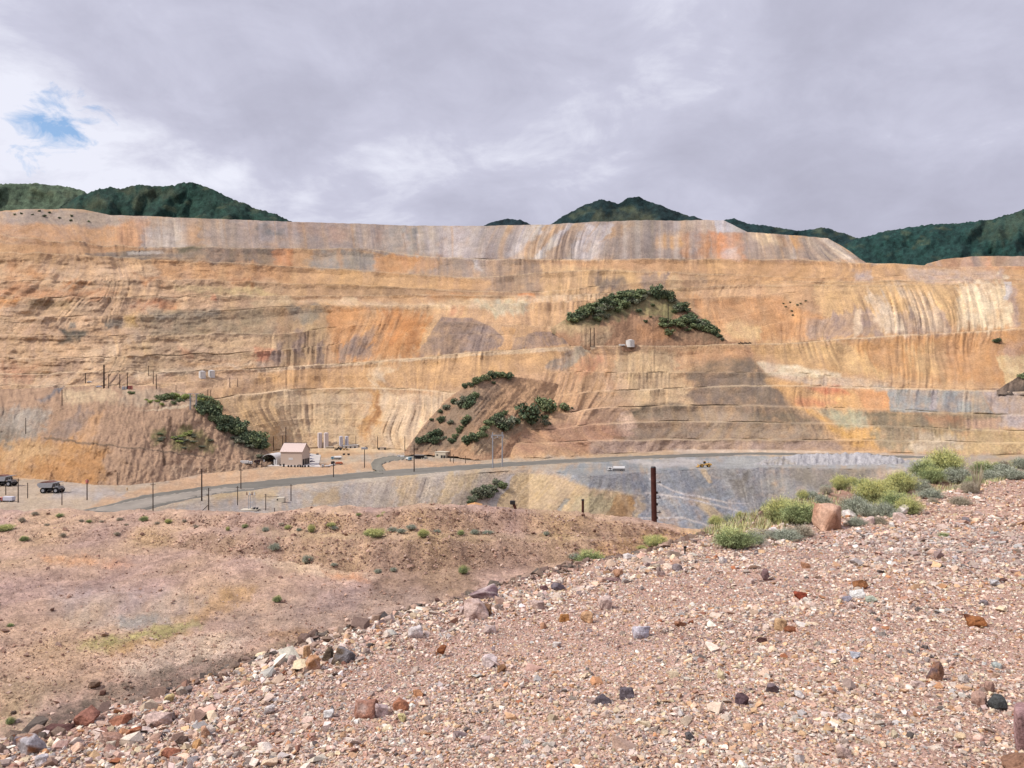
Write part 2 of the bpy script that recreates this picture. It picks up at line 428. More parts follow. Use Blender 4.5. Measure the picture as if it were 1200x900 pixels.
P_((204,146,98), [(800,273),(832,273),(834,304),(802,304)], 4)
P_((178,164,160), [(812,273),(820,273),(818,300),(810,300)], 3)
P_((216,148,96), [(832,273),(868,273),(876,305),(838,305)], 3, 3)
P_((212,184,172), [(850,292),(866,290),(868,304),(848,304)], 3, 4)
P_((170,148,132), [(872,273),(970,279),(1018,311),(876,306)], 3)
P_((206,158,104), [(905,276),(930,277),(948,296),(922,292)], 5, 3)
P_((212,186,150), [(880,273),(905,274),(918,288),(884,284)], 4, 4)
P_((210,188,164), [(935,278),(972,279),(1000,308),(985,308)], 4, 5)
P_((164,146,136), [(968,279),(974,281),(1020,312),(1006,310),(985,294)], 2)
P_((178,152,134), [(950,280),(960,280),(990,306),(980,306)], 3)
# -- second layer
P_((150,134,122), [(100,297),(160,294),(210,290),(330,291),(345,315),(300,313),(200,305),(100,299)], 2)
P_((196,186,180), [(150,296),(190,293),(192,297),(150,299)], 2)
P_((126,118,98), [(210,289),(240,288),(232,296),(205,297)], 4)
P_((212,142,86), [(322,290),(342,290),(346,315),(324,313)], 3, 4)
P_((200,154,108), [(346,292),(360,293),(358,312),(348,312)], 5)
P_((164,155,148), [(362,292),(396,292),(400,318),(366,316)], 5)
P_((196,160,130), [(394,293),(404,293),(402,312),(394,310)], 3)
P_((166,156,148), [(402,292),(444,298),(442,322),(402,317)], 4)
P_((202,148,96), [(440,299),(498,300),(480,320),(440,321)], 3, 3)
P_((170,150,136), [(496,301),(576,304),(576,328),(482,322)], 3)
P_((202,152,106), [(490,301),(520,302),(505,320),(488,320)], 4, 3, .8)
P_((190,180,176), [(552,303),(562,304),(566,318),(556,316)], 3)
P_((164,140,120), [(574,303),(632,304),(636,345),(572,343)], 3)
P_((208,160,112), [(640,305),(1018,304),(1020,312),(860,322),(780,318),(690,315),(628,305)], 3)
P_((176,140,108), [(616,303),(660,304),(655,309),(620,308)], 3)
# -- upper benches, middle and right
P_((212,166,112), [(330,313),(400,317),(480,323),(572,327),(572,341),(450,338),(330,333)], 3)
P_((178,142,106), [(400,334),(480,338),(690,343),(690,350),(560,349),(400,345)], 2)
P_((198,146,96), [(500,343),(560,345),(560,350),(500,350)], 3)
P_((214,144,82), [(606,344),(626,344),(626,349),(608,349)], 2)
P_((214,174,124), [(632,310),(690,314),(800,322),(800,342),(720,343),(634,346)], 3, 2)
P_((150,131,116), [(700,324),(716,322),(736,332),(734,343),(698,342)], 4, 5)
P_((164,143,130), [(752,322),(780,320),(782,340),(750,341)], 4, 4)
P_((214,182,134), [(784,326),(792,323),(800,330),(798,339),(786,338)], 3)
P_((178,146,114), [(800,322),(828,322),(830,334),(804,338)], 5)
P_((212,165,112), [(826,304),(1080,312),(1240,314),(1240,328),(940,329),(830,334)], 3)
P_((200,178,170), [(998,318),(1025,320),(1025,330),(1000,328)], 5)
P_((190,150,108), [(1024,313),(1060,314),(1060,329),(1040,328)], 5)
P_((200,174,156), [(1060,316),(1130,314),(1180,316),(1180,330),(1070,330)], 5)
P_((184,140,106), [(1080,313),(1110,302),(1128,301),(1124,314)], 2)
P_((198,158,136), [(1128,300),(1160,299),(1156,314),(1124,314)], 3)
P_((218,158,114), [(1156,298),(1330,296),(1330,314),(1154,314)], 4)
# -- white streaked face
P_((216,176,122), [(950,331),(1130,331),(1130,375),(1010,392),(965,392)], 4)
P_((178,152,138), [(966,368),(1005,362),(1035,366),(1036,394),(968,398)], 3, 9)
P_((178,152,138), [(1050,368),(1070,358),(1105,362),(1122,388),(1070,394),(1040,392)], 3, 10)
P_((226,200,170), [(1002,362),(1010,362),(1010,395),(1000,396)], 2, 3)
P_((228,204,176), [(1012,340),(1034,345),(1066,392),(1038,394),(1026,368)], 4, 12)
P_((224,196,166), [(1046,334),(1086,345),(1106,388),(1090,389),(1062,352)], 5, 10)
P_((226,206,172), [(1118,332),(1182,330),(1187,384),(1128,387),(1120,362)], 4, 10)
P_((206,165,112), [(1112,336),(1124,336),(1128,380),(1120,384)], 4, 6)
P_((206,198,196), [(1176,330),(1185,330),(1184,352),(1178,352)], 2)
P_((184,156,140), [(1182,335),(1190,335),(1196,382),(1188,384)], 3)
P_((208,164,112), [(1188,332),(1340,330),(1340,384),(1196,384)], 4, 6)
P_((200,180,150), [(1230,334),(1290,334),(1290,380),(1235,380)], 8, 14)
# -- orange face right of the green hill
P_((206,152,98), [(802,344),(905,338),(952,334),(968,392),(960,398),(862,400),(830,378)], 5, 4)
P_((196,158,118), [(905,340),(948,332),(962,370),(935,360)], 4)
P_((220,182,128), [(846,378),(866,374),(895,385),(894,398),(856,396)], 4)
P_((188,160,140), [(945,374),(966,372),(970,398),(946,398)], 4)
P_((216,174,130), [(800,336),(935,333),(930,345),(830,352)], 4)
# -- left rock benches
P_((218,180,142), [(-330,300),(330,312),(330,440),(-330,560)], 6)
P_((212,160,108), [(180,304),(340,312),(340,332),(190,326)], 6)
P_((206,152,104), [(0,312),(60,316),(58,328),(10,336)], 8, 4)
P_((214,148,92), [(74,331),(102,330),(92,338),(72,340)], 5, 4)
P_((216,158,110), [(0,338),(140,340),(135,348),(0,350)], 5, 4)
P_((220,148,66), [(-6,351),(22,349),(16,359),(-6,362)], 3)
P_((178,148,112), [(32,353),(84,351),(74,361),(36,360)], 4)
P_((196,136,96), [(160,352),(212,352),(205,362),(150,360)], 5, 5)
P_((196,140,92), [(160,322),(190,322),(185,332),(165,332)], 4, 4)
P_((196,140,92), [(268,326),(300,326),(300,336),(272,336)], 4, 4)
P_((214,152,112), [(246,345),(254,345),(254,353),(247,353)], 2)
P_((216,188,136), [(200,335),(320,340),(330,347),(215,346)], 4, 3)
P_((214,186,146), [(290,354),(340,346),(345,357),(300,360)], 3)
P_((184,162,130), [(166,368),(250,363),(330,360),(325,396),(270,393),(210,396),(168,392)], 4)
P_((168,154,134), [(175,365),(262,364),(250,372),(178,374)], 4)
P_((218,176,100), [(148,370),(160,368),(162,382),(148,384)], 3)
P_((112,106,96), [(70,386),(104,388),(98,402),(66,402),(76,396)], 3)
P_((128,122,116), [(84,378),(90,378),(90,384),(80,386)], 2)
P_((140,130,118), [(122,378),(147,373),(145,384),(120,386)], 3)
P_((222,190,156), [(112,420),(160,386),(170,392),(138,410),(122,425)], 4)
P_((216,182,142), [(168,396),(250,393),(325,394),(325,418),(215,426),(150,408)], 4)
P_((224,188,142), [(200,394),(330,395),(332,402),(325,408),(215,406)], 2)
P_((222,152,112), [(300,408),(324,408),(316,422),(300,424)], 3)
P_((214,160,120), [(212,408),(222,410),(226,420),(216,420)], 4)
P_((216,170,120), [(200,425),(250,424),(290,428),(290,436),(205,434)], 4)
P_((200,168,134), [(130,412),(200,418),(230,436),(125,438)], 4)
P_((182,150,126), [(110,438),(165,440),(160,448),(105,448)], 3)
P_((226,198,166), [(150,436),(300,425),(330,426),(240,434),(160,446)], 3)
P_((210,158,118), [(0,430),(50,428),(40,448),(0,452)], 8, 4)
P_((222,192,160), [(30,460),(130,400),(140,408),(55,468)], 6, 0, .7)
P_((186,152,126), [(60,428),(100,420),(90,440),(60,448)], 6)
# -- bowl, upper face
P_((188,158,120), [(325,357),(385,357),(380,400),(372,428),(318,430),(332,404)], 4, 5)
P_((156,143,126), [(342,360),(376,358),(372,374),(345,376)], 4, 4)
P_((206,148,90), [(380,358),(508,368),(486,415),(470,420),(392,424)], 4, 6)
P_((196,132,72), [(452,366),(508,372),(486,415),(458,405)], 6, 8)
P_((160,136,122), [(346,384),(357,384),(356,418),(346,420)], 3, 6)
P_((160,136,122), [(322,404),(334,400),(330,426),(315,428)], 3, 4)
P_((160,136,120), [(372,400),(378,395),(376,426),(368,426)], 2, 6)
P_((160,136,122), [(398,402),(420,392),(440,380),(428,414),(396,424)], 3, 10)
P_((162,138,124), [(416,412),(440,404),(432,420),(412,422)], 3, 4)
P_((222,190,152), [(330,352),(395,352),(480,356),(700,343),(712,349),(560,361),(480,362),(400,358)], 3)
P_((226,196,156), [(400,348),(418,348),(418,354),(400,354)], 2)
P_((216,172,124), [(500,362),(560,372),(600,350),(700,350),(680,372),(640,378),(520,374)], 4, 4)
P_((204,148,108), [(528,358),(534,358),(530,370),(526,370)], 3)
P_((204,148,108), [(540,358),(545,358),(542,369),(538,369)], 3)
P_((206,192,160), [(560,355),(620,350),(620,368),(575,368)], 4, 3)
P_((156,132,120), [(519,372),(554,373),(578,384),(590,396),(588,412),(487,418)], 2)
P_((158,138,132), [(548,392),(572,380),(580,400),(560,412),(540,412)], 5)
P_((216,166,108), [(588,382),(602,384),(600,412),(586,412),(591,398)], 2)
P_((158,134,122), [(598,412),(606,396),(626,388),(662,389),(672,401),(640,407)], 2)
P_((218,186,140), [(640,384),(700,378),(720,384),(690,394),(660,390)], 4)
# -- below the haul road
P_((212,166,112), [(300,436),(420,430),(490,420),(640,409),(680,407),(640,440),(540,450),(420,455),(300,448)], 4, 5)
P_((222,190,152), [(300,431),(420,425),(500,418),(700,405),(700,409),(500,421),(420,428),(300,436)], 1.5)
P_((226,196,158), [(430,440),(455,420),(470,420),(452,448),(440,455)], 4, 6)
P_((214,185,146), [(258,468),(330,456),(540,460),(500,500),(476,530),(310,530)], 4)
P_((212,174,124), [(258,470),(320,460),(330,500),(312,520)], 8)
P_((206,156,92), [(430,456),(452,458),(442,495),(425,518),(420,500),(436,478)], 4, 6)
P_((180,130,76), [(443,462),(449,462),(446,480),(432,505),(428,506),(440,480)], 2, 3)
P_((226,200,166), [(452,462),(530,466),(490,520),(446,520)], 6, 8, .7)
P_((206,150,92), [(455,405),(470,402),(462,430),(452,436)], 4, 6, .7)
P_((166,148,134), [(640,432),(660,412),(680,405),(694,405),(664,436),(650,437)], 2.5)
P_((178,162,142), [(672,408),(700,404),(670,432),(660,430)], 3)
P_((214,168,122), [(600,440),(660,436),(690,415),(720,410),(728,470),(680,490),(620,500),(590,520),(585,480)], 5)
P_((216,156,112), [(672,430),(700,415),(706,425),(680,446)], 4, 4)
P_((214,182,138), [(716,412),(812,412),(800,440),(815,476),(740,478),(720,450)], 5)
P_((206,150,92), [(709,434),(716,436),(724,460),(718,466),(712,450)], 2, 2)
P_((222,184,150), [(706,440),(740,438),(738,474),(706,474)], 6, 6, .7)
P_((206,156,112), [(790,410),(890,406),(890,420),(820,424),(790,436)], 5)
# grey-brown tongue
P_((150,127,106), [(812,424),(880,420),(900,440),(925,468),(962,496),(985,527),(690,530),(705,492),(735,478),(802,474),(812,450)], 7)
P_((128,116,106), [(856,424),(880,422),(896,440),(925,474),(905,478),(870,462),(850,440)], 10, 0, .75)
P_((140,124,112), [(812,440),(880,440),(920,474),(815,476)], 8, 0, .6)
P_((116,104,90), [(735,480),(770,472),(800,474),(790,484),(760,490),(738,488)], 4)
P_((124,112,98), [(870,484),(940,486),(945,496),(880,496)], 6)
P_((182,160,136), [(750,482),(850,482),(900,492),(840,500),(760,494)], 6, 0, .7)
P_((176,156,134), [(740,500),(960,500),(970,514),(740,514)], 6, 0, .7)
P_((200,160,128), [(660,478),(735,476),(720,500),(700,520),(640,520)], 6)
P_((214,180,160), [(725,486),(732,480),(742,494),(740,512),(722,508)], 4)
P_((186,140,110), [(640,500),(705,494),(740,510),(700,530),(560,534),(600,516)], 6)
P_((186,158,140), [(690,516),(985,518),(985,528),(690,532)], 3)
# right, below the orange face
P_((212,168,112), [(880,404),(960,404),(1060,440),(1000,442),(890,420)], 5)
P_((206,152,94), [(985,398),(1200,385),(1330,384),(1330,452),(1180,452),(1080,446),(1030,436)], 5, 3)
P_((216,176,120), [(930,402),(990,400),(1040,436),(1000,436)], 6, 6)
P_((216,180,130), [(1060,410),(1100,402),(1110,446),(1080,442)], 8, 8, .7)
P_((226,198,146), [(1166,416),(1330,414),(1330,440),(1196,450),(1180,452)], 2, 3)
P_((200,160,130), [(1170,402),(1200,398),(1200,415),(1166,415)], 5)
P_((230,212,182), [(886,424),(905,425),(982,437),(985,443),(935,441),(900,440)], 2.5)
P_((206,180,156), [(900,440),(985,442),(1040,448),(1040,455),(960,454)], 3)
P_((218,168,104), [(896,444),(960,452),(1005,460),(1012,479),(935,480)], 4)
P_((206,126,88), [(945,454),(986,452),(994,462),(968,464)], 4)
P_((206,140,96), [(930,466),(972,468),(970,477),(940,478)], 5)
P_((214,154,96), [(1000,456),(1043,458),(1043,480),(1012,480)], 3)
P_((159,162,163), [(1042,456),(1150,458),(1162,484),(1042,482)], 2)
P_((176,166,156), [(1022,452),(1045,454),(1050,460),(1025,458)], 3)
P_((190,180,180), [(1090,457),(1099,457),(1097,480),(1088,480)], 2)
P_((190,175,173), [(1150,458),(1340,460),(1340,505),(1170,502),(1163,484)], 3)
P_((146,131,105), [(1008,482),(1175,484),(1172,505),(1030,506)], 3)
P_((176,130,92), [(1080,486),(1130,488),(1130,498),(1090,496)], 5)
P_((204,164,136), [(1130,492),(1172,490),(1172,504),(1134,502)], 3)
P_((180,176,146), [(957,480),(1008,481),(1022,502),(985,502)], 3)
P_((216,166,88), [(945,480),(958,481),(985,502),(1030,503),(1032,527),(1000,524)], 4)
P_((166,148,118), [(1020,504),(1110,504),(1112,530),(1034,528)], 3, 3)
P_((208,178,126), [(1108,505),(1340,506),(1340,535),(1110,530)], 4, 6)
P_((140,126,104), [(1040,492),(1062,492),(1058,520),(1044,520)], 6, 0, .7)
P_((206,186,160), [(1060,514),(1110,508),(1130,516),(1125,530),(1065,530)], 4, 5)
# -- floor and the dumped slopes below it
P_((186,172,158), [(-330,566),(200,560),(260,548),(340,542),(450,530),(560,537),(700,535),(1200,533),(1600,533),(1600,700),(-330,700)], 3)
P_((200,178,158), [(-330,556),(130,566),(240,556),(300,545),(470,540),(450,560),(280,580),(100,605),(-330,640)], 5)
P_((212,170,132), [(255,550),(340,545),(470,540),(560,540),(560,545),(470,552),(330,560),(100,600),(120,585)], 3)
P_((184,174,174), [(60,568),(150,576),(140,584),(60,584)], 5)
P_((178,170,168), [(200,595),(330,575),(450,560),(450,620),(200,620)], 6)
P_((200,174,136), [(248,578),(325,574),(328,584),(250,586)], 4)
P_((196,182,170), [(420,552),(550,548),(535,620),(400,620)], 4)
P_((203,176,140), [(462,553),(490,552),(492,600),(470,604)], 3, 3)
P_((203,178,142), [(525,552),(562,552),(540,575),(515,600),(500,600)], 4, 4)
P_((188,162,128), [(366,578),(400,570),(395,590),(362,592)], 5)
P_((168,152,142), [(525,596),(560,560),(592,556),(596,575),(575,600),(560,612),(530,606)], 4)
P_((178,170,170), [(592,556),(612,552),(575,600),(566,612),(560,606)], 3)
P_((199,172,131), [(604,553),(640,556),(690,571),(742,580),(744,640),(555,640)], 2)
P_((204,176,140), [(640,556),(692,572),(742,580),(742,586),(680,580),(640,566)], 3, 0, .8)
P_((150,150,152), [(660,584),(668,584),(652,604),(645,606)], 2)
P_((180,166,132), [(672,580),(722,580),(708,640),(664,640)], 5, 3)
P_((172,134,90), [(722,580),(744,581),(744,620),(705,640),(704,616)], 2)
P_((150,156,166), [(700,534),(900,532),(900,560),(760,580),(748,640),(744,580),(690,570),(640,553),(660,548)], 4)
P_((148,151,159), [(664,551),(700,552),(742,560),(752,578),(690,568)], 4)
P_((204,178,142), [(746,583),(758,580),(752,602),(746,622)], 3)
P_((146,154,168), [(755,560),(880,560),(912,640),(748,640),(757,590)], 5)
P_((136,142,152), [(776,556),(792,549),(824,549),(848,570),(868,584),(830,580),(790,575)], 3)
P_((200,176,138), [(808,582),(824,585),(872,622),(846,626)], 2.5)
P_((206,180,144), [(820,550),(828,549),(834,566),(830,566)], 2)
P_((162,162,164), [(826,549),(990,548),(1010,600),(915,640),(868,584)], 4)
P_((136,130,122), [(862,556),(880,556),(872,580),(866,588),(860,575)], 5, 4)
P_((150,143,134), [(930,550),(1040,550),(1000,575),(960,575),(925,562)], 6)
P_((196,190,194), [(732,540),(800,536),(826,540),(820,547),(760,546)], 4)
P_((172,174,180), [(826,536),(1100,534),(1100,548),(826,549)], 3)
P_((206,184,166), [(790,527),(900,527),(1060,532),(1120,536),(1060,540),(900,534),(790,533)], 2)
P_((200,170,136), [(690,533),(790,528),(800,533),(700,538)], 3)
P_((196,190,190), [(756,577),(800,582),(850,594),(905,610),(906,611.5),(850,596),(800,584),(756,579)], 1)
P_((196,190,190), [(760,560),(790,575),(850,588),(885,590),(850,590),(790,577),(760,562)], 1)
P_((196,190,190), [(748,606),(800,606),(850,620),(850,622),(800,608),(748,608)], 1)
daub(C, X, Y, QF, sp)
# the top dump is tipped from its edge: grey and tan runs the full height of the face
td = (FID > np.array(OFFS)[-1] - 1e-6) * rowf * (Y < 315) * np.clip((X - 150) / 40, 0, 1)
g1_ = vn(Q / 9.0, Y / 160, 75); g2_ = vn(Q / 3.4, Y / 120, 76); g3_ = vn(Q / 21.0, Y / 200, 77)
for col_, t_ in (((168, 152, 144), np.clip(g3_ * 1.4 + .2, 0, 1) * .55), ((200, 190, 186), np.clip(g1_ * 2 - .5, 0, 1) * .42), ((150, 138, 132), np.clip(-g1_ * 2 - .5, 0, 1) * .6), ((196, 160, 122), np.clip(g2_ * 2 - .8, 0, 1) * .6)):
    t_ = (t_ * td)[..., None]; C = C * (1 - t_) + alb(col_) * t_
# streaking down the fall line and patchy colour
k1 = vn(QF / 2.2, Y / 30, 61); k2 = vn(QF / 6.0, Y / 45, 62); k3 = fbm(X / 18, Y / 12, 63, 4); k4 = fbm(X / 2.6, Y / 2.0, 64, 3); k5 = vn(Q / 1.1, Y / 14, 65)
fm = rowf
lum = 1 + fm * (0.13 * k1 + 0.14 * k2 + 0.05 * k5) * np.clip(0.4 + str_, 0.3, 1.3) * sw * np.where(Y > 542, .5, 1) + 0.09 * k3 + 0.12 * k4
hue = fm * (0.12 * k2 + 0.08 * k1) + 0.16 * k3
C *= np.clip(lum, 0.5, 1.5)[..., None]
C[..., 0] *= 1 + 0.08 * hue; C[..., 2] *= 1 - 0.4 * hue
# the faces differ a little from bench to bench, and along each of them
C *= (1 + fm * 0.11 * vn(X / 70, FID * 5.3, 68) + fm * 0.07 * vn(X / 24, FID * 8.1, 69))[..., None]
pk = (0.5 + 0.5 * vn(X / 90, FID * 3.7 + Y / 60, 70))[..., None] * fm[..., None] * 0.45
C = C * (1 - pk) + C * np.array([1.0, .93, .98]) * pk
# pale berm along each lip, with a crest highlight painted into the colour
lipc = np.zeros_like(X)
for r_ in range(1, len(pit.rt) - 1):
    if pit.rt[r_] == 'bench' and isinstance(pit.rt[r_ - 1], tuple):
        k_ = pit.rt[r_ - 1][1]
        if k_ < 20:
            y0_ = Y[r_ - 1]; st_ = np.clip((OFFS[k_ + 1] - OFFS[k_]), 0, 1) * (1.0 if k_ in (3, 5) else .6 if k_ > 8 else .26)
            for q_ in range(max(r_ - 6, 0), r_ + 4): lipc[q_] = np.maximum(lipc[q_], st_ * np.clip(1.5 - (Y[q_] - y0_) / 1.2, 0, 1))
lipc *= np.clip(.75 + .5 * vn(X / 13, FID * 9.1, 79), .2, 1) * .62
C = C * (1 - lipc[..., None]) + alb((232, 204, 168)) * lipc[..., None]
# thin pale tracks along the bench lips, dark seams at the toes on the left
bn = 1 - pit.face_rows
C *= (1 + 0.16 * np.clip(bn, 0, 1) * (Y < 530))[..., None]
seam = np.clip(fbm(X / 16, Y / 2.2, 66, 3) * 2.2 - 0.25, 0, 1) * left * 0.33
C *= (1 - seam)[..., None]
streaky = np.clip(fbm((X + Y * 1.5) / 26, (Y - X * .35) / 7, 67, 3) * 2 - 0.2, 0, 1) * np.clip((260 - X) / 80, 0, 1) * np.clip((Y - 300) / 20, 0, 1) * np.clip((560 - Y) / 20, 0, 1) * 0.25
C = C * (1 - streaky[..., None]) + alb((226, 198, 168)) * streaky[..., None]
C *= np.array([1.13, 1.08, 0.96])
C = np.clip(C, 0.012, 0.7)
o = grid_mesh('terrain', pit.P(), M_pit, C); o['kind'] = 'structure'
LOFTS = [pit]

# ------------------------------------------------------------------ spurs and hills standing before the wall
def spur(name, x0, x1, rows, col, patches=(), relief=2.0, rill=0.8, step=0.8, seed=3, back=60, backdrop=40, mat=None, tilt=0.0, fade=None):
    """rows: list of (points [(x, y)], depth as number or points [(x, d)], rows of mesh)"""
    s = Loft(x0, x1, step)
    for i, (pts, dep, nn) in enumerate(rows):
        y = gsmooth(poly(s.xs, pts), 3.0 / step)
        if isinstance(dep, tuple) and dep[0] == 'pit':
            raw = [pit.locate(x_, y_) for x_, y_ in zip(s.xs, y)]
            ok = [q for q in range(len(raw)) if raw[q]]
            d = gsmooth(np.interp(np.arange(len(raw)), ok, [raw[q][0] for q in ok]), 10) + dep[1]
        elif isinstance(dep, tuple) and dep[0] == '+': d = s.D[-1] + dep[1]
        elif isinstance(dep, tuple):
            e0_ = s.Z[-1] / s.D[-1]; e1_ = np.maximum(E(y), e0_ + 1e-5); d = s.D[-1] * (e0_ - dep[1]) / (e1_ - dep[1])
        else: d = poly(s.xs, dep) if isinstance(dep, list) else np.full(s.xs.shape, float(dep))
        s.at_y(d, y, nn)
    # close the back
    s.at(s.D[-1] + back, s.Z[-1] - backdrop, 4, 'bench')
    s.at(s.D[-1] + 5, np.minimum(s.Z[-1] - 60, PLATEAU - 30), 2, 'bench')
    s.finish()
    X, Y = s.px, np.minimum.accumulate(s.py, axis=0)
    Qs = X - tilt * (Y - Y.mean())
    m = s.face_rows
    edge = np.clip((X - x0) / 8, 0, 1) * np.clip((x1 - X) / 8, 0, 1)
    s.d = s.d + m * (fbm(X / 16, Y / 14, seed, 4) * relief * 2 + ridged(Qs / 5, Y / 40, seed + 1) * rill + fbm(X / 3, Y / 2.5, seed + 2, 3) * relief * 0.35) * edge
    s.z = s.z + m * fbm(X / 5, Y / 9, seed + 5, 3) * relief * 0.5 * edge * (s.d > 400)
    if fade:
        t = np.clip((X - fade[0]) / (fade[1] - fade[0]), 0, 1) * fade[2]; s.z = s.z * (s.d + t) / s.d; s.d = s.d + t
    C = np.empty(X.shape + (3,)); C[:] = alb(col)
    daub(C, X, Y, Qs, patches, seed + 9)
    lum = 1 + 0.10 * vn(Qs / 2.2, Y / 25, seed + 6) + 0.10 * fbm(X / 12, Y / 9, seed + 7, 4) + 0.12 * fbm(X / 2.4, Y / 2, seed + 8, 3)
    C = np.clip(C * lum[..., None] * np.array([1.04, 1.0, 0.88]), 0.012, 0.7)
    o = grid_mesh(name, s.P(), mat or M_pit, C); o['kind'] = 'structure'
    LOFTS.append(s)
    return s

def on_floor(y): return F * -PLATEAU / (y - CY)
# left spur with the bench line, its shelf carries the pole yard
fr = [(-320, 556), (0, 557), (60, 562), (110, 567), (150, 568), (190, 564), (240, 554), (290, 549), (312, 546), (334, 542)]
frd = [(x, on_floor(y) - 4) for x, y in fr]
bt = [(-320, 512), (0, 516), (25, 516), (50, 513), (110, 519), (150, 524), (190, 528), (230, 534), (290, 543), (312, 541), (334, 540)]
btd = [(x, d + (40 if x < 200 else 22 if x < 280 else 6 if x < 320 else 2)) for (x, d) in [(p[0], on_floor(np.interp(p[0], [q[0] for q in fr], [q[1] for q in fr])) - 4) for p in bt]]
cr_ = [(-320, 482), (0, 478), (60, 474), (120, 471), (180, 471), (226, 473), (240, 477), (262, 489), (290, 508), (312, 528), (334, 539.5)]
crd = [(-320, 652), (0, 650), (60, 645), (120, 640), (180, 646), (226, 655), (262, 668), (290, 672), (312, 665), (334, 664)]
sh = [(-320, 456), (0, 456), (100, 453), (180, 452), (226, 462), (240, 474), (262, 489), (290, 510), (312, 530), (334, 541)]
shd = [(x, d + (75 if x < 227 else 30)) for x, d in crd] + [(100, 720)]
spur('ridge', -320, 334, [
    ([(x, y + 8) for x, y in fr], [(x, d - 6) for x, d in frd], 1), (fr, frd, 8), (bt, btd, 46), ([(x, y - 0.6) for x, y in bt], [(x, d + 6) for x, d in btd], 2), (cr_, crd, 50), (sh, shd, 24)],
    (190, 152, 124), [
    ([(-330, 515), (50, 512), (120, 520), (130, 568), (-330, 560)], (206, 152, 92), 4, 4, 1),
    ([(0, 520), (40, 516), (70, 528), (20, 545), (0, 545)], (212, 172, 124), 6, 4, .8),
    ([(40, 555), (112, 525), (126, 530), (112, 568), (60, 566)], (200, 142, 82), 5, 5, .9),
    ([(50, 516), (92, 480), (110, 478), (85, 516)], (165, 140, 128), 4, 3, 1),
    ([(92, 514), (112, 482), (126, 484), (104, 518)], (206, 156, 108), 5, 4, 1),
    ([(-330, 486), (56, 478), (50, 512), (0, 522), (-330, 530)], (170, 156, 146), 5, 5, 1),
    ([(10, 480), (52, 480), (44, 500), (14, 504)], (192, 180, 172), 4, 6, .7),
    ([(0, 505), (20, 500), (25, 515), (0, 525)], (146, 136, 126), 5, 4, .8),
    ([(44, 468), (76, 450), (74, 458), (50, 472)], (126, 124, 134), 3, 2, 1),
    ([(78, 472), (140, 470), (130, 455), (78, 456)], (214, 184, 148), 4, 4, 1),
    ([(140, 476), (230, 474), (226, 460), (140, 455)], (192, 166, 142), 4, 0, 1),
    ([(160, 481), (215, 478), (228, 473), (200, 476)], (222, 196, 168), 1.5, 0, 1),
    ([(238, 482), (262, 490), (318, 534), (300, 542), (270, 520)], (128, 112, 96), 5, 3, .9),
    ([(200, 510), (212, 496), (232, 505), (256, 524), (252, 530), (200, 526)], (138, 128, 78), 4, 4, .9),
    ([(176, 512), (186, 502), (196, 506), (190, 522), (178, 520)], (128, 122, 72), 3, 3, .9),
    ([(199, 488), (202, 488), (196, 522), (191, 526), (193, 545), (190, 546), (189, 527)], (112, 84, 66), 1.5, 0, .9),
    ([(52, 512.5), (110, 519), (190, 528), (240, 534), (240, 536), (190, 530), (110, 521), (52, 515)], (128, 106, 90), 1, 0, .8),
    ([(200, 545), (290, 545), (334, 541), (300, 556), (200, 566)], (206, 170, 140), 5, 0, 1),
    ], relief=2.6, rill=0.7, seed=101, back=40, backdrop=30, tilt=-0.25)
# middle spur: uncut ground between the bowl and the streaked face
spur('knoll', 474, 690, [
    ([(474, 534), (500, 533), (530, 535), (560, 539), (600, 540), (640, 541), (690, 537)], ('pit', -14), 1),
    ([(474, 531), (500, 529), (530, 531), (560, 535), (600, 536), (640, 537), (690, 533)], ('s', .45), 6),
    ([(474, 530), (486, 519), (510, 508), (540, 503), (580, 500), (620, 498), (660, 496), (690, 500)], ('s', .74), 40),
    ([(474, 530), (486, 515), (500, 498), (520, 480), (540, 470), (580, 470), (640, 472), (690, 478)], ('s', .72), 40),
    ([(474, 529.8), (486, 513), (500, 494), (520, 472), (538, 457), (552, 450), (575, 443), (600, 441), (640, 446), (690, 462)], ('s', .70), 30)],
    (196, 152, 118), [
    ([(474, 534), (486, 510), (540, 452), (600, 438), (606, 446), (580, 474), (556, 500), (540, 524), (520, 530)], (158, 132, 112), 5, 4, 1),
    ([(500, 525), (520, 500), (545, 480), (560, 478), (540, 510), (530, 530)], (150, 126, 108), 6, 4, .8),
    ([(540, 500), (580, 462), (606, 442), (612, 446), (580, 480), (548, 515)], (172, 136, 108), 5, 8, 1),
    ([(590, 445), (650, 440), (700, 455), (700, 470), (640, 485), (600, 488), (560, 505)], (214, 166, 122), 5, 8, .9),
    ([(545, 528), (570, 500), (600, 492), (690, 480), (640, 500), (600, 512), (580, 530)], (184, 158, 128), 5, 4, .8),
    ([(560, 536), (620, 505), (700, 500), (700, 538)], (194, 146, 112), 6, 5, 1),
    ], relief=2.0, rill=0.7, seed=131, tilt=-0.8, fade=(555, 690, 130))
